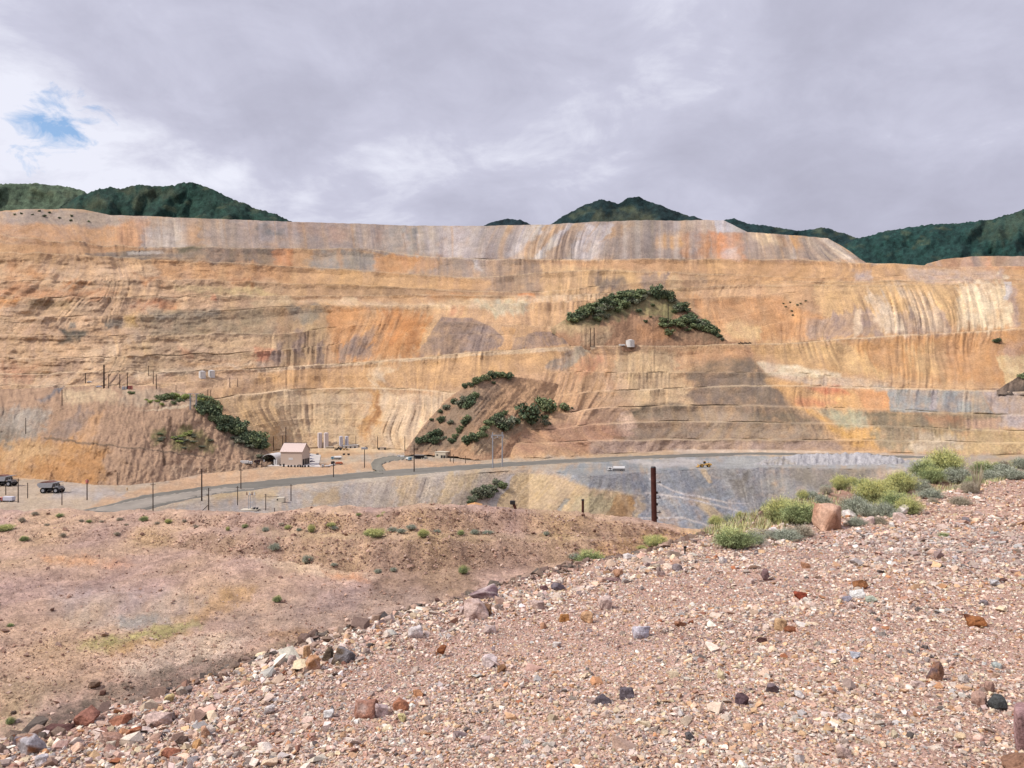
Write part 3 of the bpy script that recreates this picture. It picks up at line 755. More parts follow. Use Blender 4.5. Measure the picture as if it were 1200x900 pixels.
# the green hill left standing on the haul road level
spur('hill', 646, 862, [
    ([(646, 389), (664, 402), (680, 411), (740, 412), (800, 411), (850, 409), (862, 407)], ('pit', 2), 1),
    ([(646, 386), (680, 404), (700, 404.5), (740, 405.5), (800, 404.5), (850, 402), (862, 401)], ('+', 5), 6),
    ([(646, 385), (660, 383), (690, 384), (720, 380), (750, 378), (790, 385), (830, 392), (850, 399), (862, 401)], ('s', .86), 34),
    ([(646, 384.5), (660, 376), (690, 360), (715, 350), (735, 344), (755, 340), (770, 340), (785, 344), (805, 360), (825, 374), (842, 390), (850, 399), (862, 401)], ('s', .86), 54)],
    (180, 136, 104), [
    ([(650, 390), (690, 355), (750, 336), (790, 342), (810, 362), (780, 372), (740, 366), (700, 380)], (140, 138, 96), 5, 4, 1),
    ([(745, 360), (790, 356), (800, 366), (760, 372)], (160, 150, 96), 5, 0, .8),
    ([(770, 372), (830, 376), (856, 402), (800, 402), (780, 390)], (146, 116, 92), 6, 5, 1),
    ([(646, 380), (720, 382), (715, 390), (660, 392)], (206, 172, 130), 4, 0, 1),
    ([(746, 385), (790, 382), (785, 398), (742, 400)], (206, 148, 100), 5, 3, .9),
    ([(680, 392), (720, 390), (710, 406), (680, 406)], (186, 158, 126), 4, 0, .8),
    ], relief=2.0, rill=0.7, seed=151)
# dark rock shoulder at the right
spur('outcrop', 1168, 1420, [
    ([(1168, 462), (1200, 463), (1420, 466)], ('pit', -3), 1),
    ([(1168, 458.5), (1200, 460), (1420, 461)], ('pit', 0), 5),
    ([(1168, 458), (1180, 450), (1200, 436), (1230, 420), (1300, 412), (1420, 420)], ('s', .9), 40)],
    (138, 118, 106), [([(1172, 462), (1200, 450), (1215, 462)], (92, 84, 82), 3, 3, .9), ([(1190, 452), (1220, 430), (1300, 420), (1300, 450)], (164, 138, 122), 6, 3, .8)], relief=2.5, seed=171)
# pale broken rock stockpiled on the floor, right
stp = spur('rock_pile', 884, 1075, [
    ([(884, 547), (960, 548), (1040, 546), (1075, 545)], [(884, 640), (960, 632), (1075, 646)], 1),
    ([(884, 544), (905, 544.5), (960, 546), (1040, 545), (1075, 544.5)], [(884, 648), (960, 640), (1075, 650)], 3),
    ([(884, 543.8), (895, 539), (915, 535), (960, 531.5), (1010, 531), (1050, 535), (1075, 544)], [(884, 652), (915, 672), (960, 680), (1040, 672), (1075, 655)], 26)],
    (192, 190, 202), [([(884, 545), (920, 536), (930, 545)], (176, 164, 150), 4, 3, .9), ([(950, 546), (1075, 540), (1075, 546)], (170, 168, 174), 4, 4, .7)], relief=3.8, rill=1.2, seed=191, back=14, backdrop=10)

# ------------------------------------------------------------------ mountains behind
def mountain(x0, x1, top, d, col, base=345, seed=1, pat=(), amp=1.0):
    s = Loft(x0, x1, 1.6)
    t = poly(s.xs, top)
    d_b = d * 0.80
    s.at_y(np.full(s.xs.shape, d_b), np.full(s.xs.shape, base), 1)
    s.at_y(np.full(s.xs.shape, float(d)), np.minimum(t, base - 1), 90)
    s.at(s.D[-1] + 900, s.Z[-1] - 500, 4, 'bench'); s.finish()
    X, Y = s.px, s.py
    f = np.linspace(0, 1, s.d.shape[0])[:, None]
    win = np.sin(np.clip(f * 0.93, 0, 1) * math.pi)
    spur_ = fbm(X / 46 + 0.5 * vn(Y / 26, X / 60, seed) + Y / 90, Y / 60, seed + 1, 3)
    s.d = s.d - (spur_ * 190 + fbm(X / 14, Y / 18, seed + 2, 4) * 40) * win * amp
    s.z = s.z + (fbm(X / 3.0, Y / 3.0, seed + 3, 3) * 4 + vn(X / 1.6, Y / 1.6, seed + 6) * 2.5) * np.clip(f * 4, 0, 1) * s.face_rows
    C = np.empty(X.shape + (3,)); C[:] = alb(col)
    n = fbm(X / 4, Y / 3, seed + 4, 4); C *= (1 + 0.8 * n)[..., None]
    m = np.clip(fbm(X / 20, Y / 9, seed + 5, 4) * 3 - 0.7, 0, 1)[..., None]
    C = C * (1 - 0.55 * m) + alb((98, 106, 78)) * 0.55 * m
    daub(C, X, Y, X, pat, seed + 9)
    o = grid_mesh('mountain', s.P(), M_hill, np.clip(C * 0.92 * np.array([1.05, 1.04, .92]), 0.006, 0.5)); o['kind'] = 'structure'
mountain(-360, 190, [(-360, 240), (-150, 228), (0, 216), (40, 214), (70, 216), (95, 222), (130, 240), (160, 262), (190, 285)], 4300, (84, 104, 84), seed=211)
mountain(40, 372, [(40, 268), (62, 246), (85, 233), (110, 224), (130, 219), (140, 222), (160, 217), (180, 219), (200, 217), (215, 213), (228, 212), (245, 218), (270, 232), (300, 246), (330, 256), (372, 275)], 3200, (36, 70, 62), seed=223,
         pat=[([(140, 224), (210, 220), (180, 236), (150, 232)], (96, 98, 72), 8, 4, .5), ([(70, 242), (110, 232), (130, 240), (90, 250)], (100, 104, 76), 8, 4, .5)])
mountain(545, 650, [(545, 276), (560, 267), (575, 260), (595, 256), (610, 258), (630, 265), (650, 276)], 4000, (32, 56, 66), seed=237)
mountain(625, 850, [(625, 275), (645, 263), (660, 252), (685, 240), (705, 234), (725, 238), (735, 231), (748, 229), (765, 237), (790, 248), (815, 256), (850, 270)], 3700, (32, 58, 62), seed=251,
         pat=[([(690, 256), (725, 244), (760, 248), (770, 262), (690, 262)], (96, 98, 74), 6, 4, .6)])
mountain(835, 1040, [(835, 264), (850, 257), (862, 256), (880, 263), (905, 265), (935, 270), (962, 266), (985, 272), (1005, 279), (1040, 292)], 3900, (30, 62, 66), seed=263)
mountain(965, 1560, [(965, 300), (1005, 280), (1040, 271), (1090, 264), (1140, 261), (1170, 254), (1200, 247), (1350, 215), (1560, 205)], 3300, (30, 70, 68), seed=277,
         pat=[([(1140, 275), (1175, 256), (1200, 250), (1220, 270), (1165, 285)], (86, 100, 80), 8, 4, .5)])
# the plain below everything, out to the horizon
me = bpy.data.meshes.new('ground'); g = 16000
me.from_pydata([(-g, -2000, -215), (g, -2000, -215), (g, 2 * g, -215), (-g, 2 * g, -215)], [], [(0, 1, 2, 3)])
set_col(me, np.tile(alb((150, 140, 110)), (4, 1))); me.materials.append(M_pit)
link('ground', me)['kind'] = 'structure'

# ------------------------------------------------------------------ haul road across the floor
M_road = attr_mat('road_surface', (0.03, 0.3), (0.10, 0.10), 1.2, 0.15, 0.5)
def strip(name, near, far, col, lift, n=420, edge=None):
    """a ribbon on the mine floor between a near and a far edge"""
    xs = np.linspace(0, 1, n)
    def pts(pl):
        a = np.array(pl, float); t = np.concatenate([[0], np.cumsum(np.hypot(*np.diff(a, axis=0).T))]); t /= t[-1]
        return np.stack([np.interp(xs, t, a[:, 0]), np.interp(xs, t, a[:, 1])], -1)
    A, B_ = pts(near), pts(far); rows = []
    A[:, 1] += .5 * vn(xs * n / 5, 1.0, 72) + .3 * vn(xs * n / 1.7, 2.0, 73); B_[:, 1] += .3 * vn(xs * n / 4, 3.0, 74)
    for f in np.linspace(0, 1, 17):
        p = A * (1 - f) + B_ * f
        d = F * -(PLATEAU + lift) / (p[:, 1] - CY)
        rows.append(np.stack([(p[:, 0] - CX) / F * d, d, np.full(n, PLATEAU + lift)], -1))
    P = np.array(rows); P[0, :, 2] -= lift + 1.2; P[-1, :, 2] -= lift + 1.2; k = fbm(P[..., 0] / 40, P[..., 1] / 40, 71, 3)[..., None]
    C = np.array(alb(col)) * (1 + 0.12 * k); 
    cr2 = np.linspace(-1, 1, 17)[:, None]; band = np.abs(cr2)[..., None]
    along = xs[None] * n
    trk = vn(cr2 * 5.5 + 0 * along, along / 40, 78) * .14 + vn(cr2 * 3 + 0 * along, along / 7, 80) * .08
    C = C * (1 + trk[..., None]) * (1 + 0.22 * (band > 0.84)); P[1, :, 2] += .25 * np.clip(vn(along[0] / 3, 0, 82) + .5, 0, 1); P[-2, :, 2] += .35 * np.clip(vn(along[0] / 3, 3, 82) + .6, 0, 1)
    o = grid_mesh(name, P, M_road, C); o['kind'] = 'structure'; return o
strip('road', [(118, 609), (172, 597), (245, 580), (330, 569), (420, 561), (520, 552.5), (590, 547), (680, 541.5), (780, 536), (880, 532.5), (1000, 534.5), (1120, 538)],
      [(60, 606), (120, 592), (165, 580), (240, 570), (330, 561), (420, 553.5), (520, 546.5), (590, 542), (680, 537.2), (780, 532.8), (880, 530.2), (1000, 532.3), (1120, 536)], (128, 122, 110), 0.5)
strip('road', [(150, 600), (200, 588), (260, 577), (300, 572.3)], [(100, 598.5), (150, 587.5), (200, 579), (262, 571.5)], (164, 152, 136), 0.6, 160)
strip('road', [(430, 553), (452, 551), (447, 545), (452, 541), (478, 537), (500, 536.5)], [(450, 555), (436, 549), (434, 542), (438, 538), (456, 534), (500, 533)], (138, 132, 116), 0.7, 160)
# ------------------------------------------------------------------ lower terrace in front
tr = Loft(-420, 1560, 1.0)
px = tr.xs
TX = [-420, 0, 150, 250, 300, 380, 450, 500, 560, 640, 720, 800, 1000, 1560]
def tl(v): return np.interp(px, TX, v)
wob = vn(px / 26, 0.5, 81) * 1.2 + vn(px / 7, 1.5, 82) * 0.7
tr.at(np.full(px.shape, 4.0), -6.5, 1, 'flat')
zn = -6.1
y1 = tl([642, 641, 634, 648, 656, 666, 671, 672, 666, 660, 652, 642, 640, 640]) + wob
y0 = np.full(px.shape, 900.0)
tr.at(F * 6.4 / (900 - CY) * np.ones(px.shape), -6.4, 30, 'flat')
tr.at(F * 6.25 / (740 - CY) * np.ones(px.shape), -6.25, 150, 'flat')
tr.at(F * -zn / (y1 - CY), zn, 70, 'flat')
y2 = np.minimum(tl([627, 625, 622, 626, 628, 631, 633, 633, 634, 636, 634, 632, 632, 632]) + wob * 0.8, y1 - 2)
tr.face(y2, tl([.1, .1, .25, .42, .5, .55, .55, .55, .5, .4, .3, .3, .3, .3]), 30)
y3 = np.minimum(tl([618, 617, 613, 616, 618, 621, 624, 626, 627, 631, 631, 629, 628, 628]), y2 - 1)
tr.face(y3, 0.03, 16, 'flat')
y4 = np.minimum(tl([606, 604, 604, 606, 607, 601, 597.5, 597, 598.5, 604, 612, 625, 624, 624]) + wob * 0.5, y3 - 1)
tr.face(y4, tl([.06, .05, .1, .15, .2, .45, .5, .5, .5, .5, .45, .4, .4, .4]), 28)
tr.bench(1.2, 3, 0.0)
tr.at(tr.D[-1] + 3, tr.Z[-1] - 1.4, 4, 'flat'); tr.at(tr.D[-1] + 95, tr.Z[-1] - 75, 20, 'flat')
tr.finish()
Xw = (tr.px - CX) / F * tr.d; Yw = tr.d
far_ = np.clip((tr.d - 8) / 6, 0, 1)
lump = fbm(Xw / 2.6, Yw / 2.6, 83, 5) * 0.16 + fbm(Xw / 0.5, Yw / 0.5, 84, 3) * 0.06 + fbm((Xw - Yw * .5) / .22, (Yw + Xw * .5) / .12, 88, 3) * 0.035
ruts = np.minimum(ridged((Xw * 0.35 - Yw * 0.94 + .5 * vn(Xw / 4, Yw / 4, 87)) / 1.1, (Xw + Yw) / 12, 85), .6) * 0.055
tr.z = tr.z + (lump + ruts) * far_ + tr.face_rows * fbm(Xw / 0.7, Yw / 0.7, 86, 3) * 0.16
X, Y = tr.px, np.minimum.accumulate(tr.py, axis=0)
sp = []
P_((200, 162, 143), [(-500, 590), (1600, 590), (1600, 2000), (-500, 2000)], 2)
P_((186, 150, 126), [(150, 627), (300, 628), (450, 632), (640, 634), (760, 632), (760, 650), (640, 662), (450, 673), (370, 666), (300, 654), (150, 638)], 4)
P_((166, 132, 116), [(420, 645), (560, 640), (640, 650), (640, 668), (450, 672)], 6, 0, .8)
P_((186, 148, 122), [(350, 604), (450, 598), (640, 604), (760, 616), (760, 632), (620, 628), (450, 624), (340, 612)], 3)
P_((190, 156, 126), [(300, 618), (450, 623), (640, 629), (740, 632), (640, 637), (450, 633), (300, 629)], 2)
P_((202, 156, 112), [(700, 640), (760, 622), (860, 625), (860, 700), (690, 690)], 5)
P_((160, 128, 106), [(430, 676), (560, 672), (570, 700), (440, 704)], 7, 0, .8)
P_((222, 188, 160), [(280, 650), (340, 660), (400, 668), (440, 676), (400, 680), (320, 668)], 4, 0, .9)
P_((222, 150, 104), [(380, 670), (425, 672), (432, 680), (390, 678)], 4, 0, .8)
P_((224, 162, 122), [(50, 655), (150, 655), (160, 664), (60, 664)], 6, 0, .8)
P_((180, 164, 162), [(60, 690), (180, 690), (250, 700), (235, 715), (110, 738), (60, 720)], 10, 0, .5)
P_((160, 154, 158), [(140, 722), (210, 715), (245, 700), (240, 712), (190, 732), (140, 735)], 5, 0, .8)
P_((176, 160, 106), [(100, 752), (150, 740), (230, 722), (240, 732), (180, 752), (120, 762), (90, 760)], 5)
P_((200, 150, 86), [(190, 718), (215, 712), (262, 690), (300, 690), (270, 712), (240, 722), (200, 726)], 6, 0, .6)
P_((194, 152, 102), [(120, 758), (180, 750), (230, 738), (220, 748), (130, 770)], 5, 0, .9)
P_((224, 194, 172), [(135, 780), (190, 755), (240, 742), (300, 745), (280, 765), (200, 790), (150, 795)], 8)
P_((180, 152, 140), [(260, 720), (400, 690), (520, 690), (500, 730), (380, 740), (280, 750)], 12, 0, .7)
P_((200, 150, 106), [(310, 742), (360, 736), (370, 746), (320, 752)], 5, 0, .7)
P_((132, 114, 100), [(100, 815), (180, 790), (236, 770), (300, 770), (420, 735), (460, 735), (330, 810), (200, 840), (60, 860), (40, 840)], 7, 0, .9)
P_((176, 148, 126), [(0, 795), (90, 800), (60, 830), (0, 830)], 10, 0, .8)
P_((182, 160, 120), [(0, 835), (40, 830), (60, 860), (0, 900)], 10, 0, .6)
C = np.empty(X.shape + (3,)); C[:] = alb((200, 162, 143))
daub(C, X, Y, X, sp, 91)
n1_ = fbm(Xw / 1.8, Yw / 3.4, 92, 5); n2_ = fbm(Xw / 0.32, Yw / 0.5, 93, 3)
C *= (1 + 0.22 * n1_ + 0.30 * n2_ + 0.2 * fbm((Xw - Yw * .4) / .5, (Yw + Xw * .4) / .16, 89, 3))[..., None]; C[..., 2] *= 1 - 0.25 * n1_
C *= np.array([1.32, 1.29, 1.14]); TC = C.copy()
o = grid_mesh('terrace', tr.P(), M_dirt, np.clip(C, 0.02, 0.7)); o['kind'] = 'structure'

# ------------------------------------------------------------------ the gravel mound the camera stands on
EDGE = [(-60, -34), (-6, -0.5), (-2.9, 4.6), (0, 9.0), (2.4, 11.7), (6.4, 14.8), (13.8, 21.2), (32, 37)]
BRINK = [(-60, -33.9), (-6, -0.4), (-2.9, 4.7), (0, 9.1), (2.5, 11.9), (3.4, 13.0), (5.3, 16.2), (9.4, 21.8), (14, 26.0), (19.3, 29.7), (34, 40)]
def side(x, y, pl):
    """distance outside (positive) or inside (negative) of a line; inside is to its right"""
    best = np.full(np.shape(x), 1e9); sg = np.ones(np.shape(x))
    for (ax, ay), (bx, by) in zip(pl[:-1], pl[1:]):
        ex, ey = bx - ax, by - ay
        t = np.clip(((x - ax) * ex + (y - ay) * ey) / (ex * ex + ey * ey), 0, 1)
        d2 = (x - ax - ex * t) ** 2 + (y - ay - ey * t) ** 2
        cross = ex * (y - ay) - ey * (x - ax)
        m = d2 < best; best = np.where(m, d2, best); sg = np.where(m, np.where(cross > 0, 1.0, -1.0), sg)
    return np.sqrt(best) * sg
def plane_z(x, y): return -1.6 + 0.059 * x - 0.082 * y
def mound_z(x, y, detail=True):
    x = np.asarray(x, float); y = np.asarray(y, float)
    s = side(x, y, BRINK) + 0.25 * vn(x / 1.4, y / 1.4, 301)
    e = side(x, y, EDGE)
    so = np.maximum(s, 0)
    z = plane_z(x, y) - 0.72 * (np.sqrt(so * so + 0.5) - math.sqrt(0.5))
    z = np.where(so > 14, z, z) - 0.25 * np.clip(e, 0, 1.2) * np.clip(-s, 0, 1)      # the soil shoulder lies a little lower
    if detail:
        z = z + fbm(x / 2.2, y / 2.2, 302, 4) * 0.09 + fbm(x / 0.3, y / 0.3, 303, 3) * 0.022
        z = z + 0.05 * np.exp(-(np.minimum(np.abs(e), 9) / 0.7) ** 2) * (0.6 + 0.6 * vn(x / 0.9, y / 0.9, 304))   # a lip of coarse rock
    return z
def axis(segs): return np.concatenate([np.arange(a, b, st) for a, b, st in segs])
gx = axis([(-45, -9, 1.2), (-9, -5, .25), (-5, 7, .07), (7, 22, .12), (22, 52, 1.0)])
gy = axis([(-40, -2, 1.5), (-2, 2, .2), (2, 11, .06), (11, 32, .12), (32, 58, 1.0)])
GX, GY = np.meshgrid(gx, gy); GZ = mound_z(GX, GY)
e = side(GX, GY, EDGE) + 0.35 * vn(GX / 1.1, GY / 1.1, 311)
t = np.clip(e / 0.5 + 0.3, 0, 1)[..., None] * np.clip((GY - 9.0) / 3, 0, 1)[..., None]
C = np.empty(GX.shape + (3,)); C[:] = alb((246, 206, 174)) * 1.16
C = C * (1 - t) + alb((244, 198, 156)) * t
stn = np.clip(side(GX, GY, BRINK) / 0.6, 0, 1)[..., None] * (GY < 11)[..., None]
C = C * (1 - stn) + alb((150, 126, 110)) * stn
C *= (1 + 0.2 * fbm(GX / 1.3, GY / 1.3, 312, 4) + 0.3 * fbm(GX / .12, GY / .12, 313, 2))[..., None]

# gravel bed: pebbles smaller than the modelled stones
M_grav, t_, b_ = base_mat('gravel_bed', 0.95, 0.1)
at = nd(t_, 'ShaderNodeAttribute', attribute_name='Col'); pos = nd(t_, 'ShaderNodeNewGeometry').outputs['Position']
vo = nd(t_, 'ShaderNodeTexVoronoi'); vo.inputs['Scale'].default_value = 55; t_.links.new(pos, vo.inputs['Vector'])
hs = nd(t_, 'ShaderNodeSeparateColor'); t_.links.new(vo.outputs['Color'], hs.inputs[0])
rp = nd(t_, 'ShaderNodeValToRGB'); t_.links.new(hs.outputs[0], rp.inputs[0])
for k, (p_, c_) in enumerate(((0, (.5, .42, .40)), (.2, (.85, .72, .62)), (.45, (1.05, .98, .92)), (.7, (1.0, .82, .62)), (.85, (1.35, 1.3, 1.28)), (1, (.7, .62, .66)))):
    el = rp.color_ramp.elements[0] if k == 0 else rp.color_ramp.elements[1] if k == 5 else rp.color_ramp.elements.new(p_)
    el.position = p_; el.color = (*c_, 1)
mu = nd(t_, 'ShaderNodeMixRGB', blend_type='MULTIPLY'); mu.inputs[0].default_value = 1; t_.links.new(at.outputs[0], mu.inputs[1]); t_.links.new(rp.outputs[0], mu.inputs[2])
t_.links.new(mu.outputs[0], b_.inputs['Base Color'])
bp = nd(t_, 'ShaderNodeBump', invert=True); bp.inputs['Distance'].default_value = 0.02; bp.inputs['Strength'].default_value = 0.9
t_.links.new(vo.outputs['Distance'], bp.inputs['Height']); t_.links.new(bp.outputs[0], b_.inputs['Normal'])
P = np.stack([GX, GY, GZ], -1)[:, ::1]
o = grid_mesh('gravel_mound', P, M_grav, np.clip(C, .02, .7)); o['kind'] = 'structure'

# ------------------------------------------------------------------ loose stone
rng = np.random.default_rng(7)
def hull_proto(seed, n=11, flat=0.65, subdiv=0):
    r = random.Random(seed); bm = bmesh.new()
    ax = (1.0, r.uniform(.55, .95), r.uniform(.35, .8) * flat / .65)
    for _ in range(n):
        v = Vector((r.gauss(0, 1), r.gauss(0, 1), r.gauss(0, 1))).normalized() * r.uniform(.75, 1.0)
        v = Vector([max(-.78, min(.78, c)) for c in v])       # sawn-off sides give slabby, broken faces
        bm.verts.new((v.x * ax[0], v.y * ax[1], v.z * ax[2]))
    g = bmesh.ops.convex_hull(bm, input=bm.verts)
    bmesh.ops.delete(bm, geom=[v for v in bm.verts if not v.link_faces], context='VERTS')
    bmesh.ops.triangulate(bm, faces=bm.faces)
    bm.verts.index_update()
    V = np.array([v.co[:] for v in bm.verts]); Fc = np.array([[v.index for v in f.verts] for f in bm.faces])
    bm.free(); return V, Fc
PROT = [hull_proto(900 + i, 9 + i % 4) for i in range(26)]
def scatter(name, pos, size, col, mat, label, cat, tiltmax=0.7):
    """one mass of loose stones: a single mesh of broken fragments"""
    n = len(pos); pid = rng.integers(0, len(PROT), n); Vs, Fs, Cs = [], [], []; off = 0
    yaw = rng.uniform(0, 2 * math.pi, n); pit_ = rng.normal(0, tiltmax * .5, n); rol = rng.normal(0, tiltmax * .5, n)
    for p in range(len(PROT)):
        I = np.nonzero(pid == p)[0]
        if len(I) == 0: continue
        V, Fc = PROT[p]
        a, b, c = yaw[I], pit_[I], rol[I]; ca, sa, cb, sb, cc, sc_ = np.cos(a), np.sin(a), np.cos(b), np.sin(b), np.cos(c), np.sin(c)
        Rm = np.stack([ca * cb, ca * sb * sc_ - sa * cc, ca * sb * cc + sa * sc_, sa * cb, sa * sb * sc_ + ca * cc, sa * sb * cc - ca * sc_, -sb, cb * sc_, cb * cc], -1).reshape(-1, 3, 3)
        W = np.einsum('nij,vj->nvi', Rm, V) * size[I, None, None] * 0.5 + pos[I, None, :]
        Vs.append(W.reshape(-1, 3)); Fs.append((Fc[None] + (np.arange(len(I)) * len(V))[:, None, None] + off).reshape(-1, 3)); off += len(I) * len(V)
        Cs.append(np.repeat(col[I], len(V), 0))
    me = raw_mesh(name, np.concatenate(Vs), [np.concatenate(Fs)], mat, np.concatenate(Cs))
    o = link(name, me); o['kind'] = 'stuff'; o['label'] = label; o['category'] = cat
    return o
PAL = np.array([(220, 196, 184), (214, 182, 162), (206, 168, 150), (230, 216, 206), (240, 230, 222), (212, 170, 130), (198, 142, 98), (178, 108, 70), (164, 142, 138), (132, 120, 120), (184, 178, 180), (216, 194, 164), (164, 120, 104), (104, 96, 96), (200, 180, 172)])
def pal_pick(x, y, warm=0.0):
    wt = np.array([20, 18, 13, 12, 5, 8, 2.6, 1.0, 5, 2.2, 5, 9, 3, 1, 12], float)
    n = len(x); z1 = fbm(x / 2.4, y / 2.4, 321, 3); z2 = fbm(x / 1.5, y / 1.5, 322, 3)
    blue = np.clip(1 - np.hypot((x - 6.2) / 3.2, (y - 10.2) / 2.6), 0, 1) * 1.6                   # the grey-blue patch on the right
    gold = np.clip(1 - np.hypot((x - 1.2) / 2.2, (y - 5.2) / 2.0), 0, 1)
    dark = np.clip(1 - np.hypot((x - 1.25) / 1.3, (y - 6.3) / .5), 0, 1) + np.clip(1 - np.hypot((x - 2.3) / 1.4, (y - 8.6) / .6), 0, 1)
    W = np.tile(wt, (n, 1))
    W[:, [10, 14, 8]] *= (1 + 5 * blue + 1.5 * np.clip(z1, 0, 1))[:, None]; W[:, [0, 1, 5, 6, 7, 11]] *= (1 - 0.7 * np.clip(blue, 0, 1))[:, None]
    W[:, [11, 5]] *= (1 + 2.5 * gold + 2 * np.clip(-z1, 0, 1))[:, None]; W[:, [8, 9, 13]] *= (1 + 5 * dark + 2 * np.clip(z2 - .1, 0, 1))[:, None]
    farpink = np.clip((y - 8) / 8, 0, 1) * np.clip((x - 1) / 4, 0, 1)
    W[:, [2, 1, 12]] *= (1 + 1.6 * farpink)[:, None]; W[:, [3, 4, 11]] *= (1 - .4 * farpink)[:, None]
    cdf = np.cumsum(W, 1); cdf /= cdf[:, -1:]
    k = (rng.random(n)[:, None] > cdf).sum(1)
    c = alb(PAL[np.minimum(k, len(PAL) - 1)]) * 1.24 * np.array([1.05, 1.0, .9]) * rng.uniform(.66, 1.2, n)[:, None]
    return np.clip(c * (1 + rng.normal(0, .022, (n, 3))), .02, .75)
# sample so that stones thin out with distance from the standing point
def gravel_points(n, rmin, rmax):
    r = np.exp(rng.uniform(math.log(rmin), math.log(rmax), n)); a = rng.uniform(R(-46), R(48), n)
    x, y = r * np.sin(a), r * np.cos(a); e = side(x, y, EDGE)
    keep = e < 0.28 * vn(x / .6, y / .6, 331) + rng.exponential(.3, n)
    return x[keep], y[keep], e[keep]
x, y, e = gravel_points(400000, 2.2, 30)
r = np.hypot(x, y)
size = np.exp(rng.normal(math.log(.0205), .5, len(x))) * np.clip(r / 7, .9, 2.0) * (1 + .45 * fbm(x / .9, y / .9, 351, 3))
lipz = np.exp(-(e / .9) ** 2) * np.clip(rng.normal(.9, .6, len(x)), 0, 2.4) * np.clip((13 - r) / 4, 0.25, 1)
size *= 1 + lipz * 0.55
left_big = np.clip((0.6 - x) / 2.5, 0, 1) * (rng.random(len(x)) < .05); size *= 1 + left_big * 1.1
big = rng.random(len(x)) < .006; size = np.where(big, size * rng.uniform(1.5, 2.4, len(x)), size)
size = np.minimum(size, 0.26)
z = mound_z(x, y) + size * 0.08
scatter('gravel', np.stack([x, y, z], -1), size, pal_pick(x, y), M_stone, 'pale pink and orange broken gravel covering the mound in the foreground', 'gravel')
# rubble down the far side of the mound and over the terrace banks
n = 60000
x = rng.uniform(-12, 8, n); y = rng.uniform(0, 22, n); s_ = side(x, y, BRINK)
k = (s_ > 0) & (s_ < 7.5) & (rng.random(n) < np.exp(-np.maximum(s_ - 1, 0) / 2.2)); x, y, s_ = x[k], y[k], s_[k]
z = np.maximum(mound_z(x, y), -6.33)
size = np.exp(rng.normal(math.log(.07), .5, len(x)))
c = lin(np.array([(150, 128, 112), (120, 108, 98), (176, 148, 130), (140, 116, 104)])[rng.integers(0, 4, len(x))]) * ALB
scatter('scree', np.stack([x, y, z + size * .1], -1), np.minimum(size, .4), c, M_stone, 'dark brown scree along the foot of the gravel mound', 'scree')
tr_P = tr.P()
rows, cols = tr.d.shape
bank = np.zeros(tr.d.shape); bank += tr.face_rows * np.clip((tr.px - 130) / 120, 0.12, 1) * np.clip((900 - tr.px) / 60, 0, 1)
bank += (Y < 770) * 0.16 * (Y > 600) + (Y > 770) * 0.10 * (Y < 860)
bank += (Y < 612) * (Y > 590) * np.clip((tr.px - 330) / 40, 0, 1) * 0.6 * (tr.flat_rows < .5)
wgt = (bank * (tr.d < 48)).reshape(-1); wgt /= wgt.sum()
I = rng.choice(rows * cols, 34000, p=wgt); pr = tr_P.reshape(-1, 3)[I] + rng.normal(0, .12, (34000, 3)) * np.array([1, 1, 0])
size = np.exp(rng.normal(math.log(.05), .5, len(I)))
yy_ = Y.reshape(-1)[I]; pal2 = np.array([(206, 170, 148), (192, 154, 132), (174, 138, 118), (220, 190, 170), (198, 164, 146), (154, 122, 106)])
c = lin(pal2[rng.integers(0, 6, len(I))]) * ALB * rng.uniform(.8, 1.15, len(I))[:, None]
scatter('rubble', pr + np.stack([0 * size, 0 * size, size * .12], -1), np.minimum(size, .34), c, M_stone, 'red-brown rubble strewn over the banks of the lower terrace', 'rubble')
I = rng.choice(rows * cols, 80000, p=(lambda q: q / q.sum())(((Y > 604) * (Y < 860) * (tr.d < 40) * (tr.d > 9) * np.clip(fbm(Xw / 3, Yw / 3, 95, 3) + .5, .1, 1) / tr.d * tr.d).reshape(-1)))
pr = tr_P.reshape(-1, 3)[I] + rng.normal(0, .1, (len(I), 3)) * np.array([1, 1, 0]); size = np.exp(rng.normal(math.log(.034), .35, len(I)))
base_c = np.clip(TC, .02, .7).reshape(-1, 3)[I]
scatter('pebbles', pr + np.stack([0 * size, 0 * size, size * .1], -1), size, base_c * rng.uniform(.5, 1.35, len(I))[:, None], M_stone, 'small pebbles littering the pinkish floor of the lower terrace', 'pebbles')
LOFTS_ALL = LOFTS + [tr]
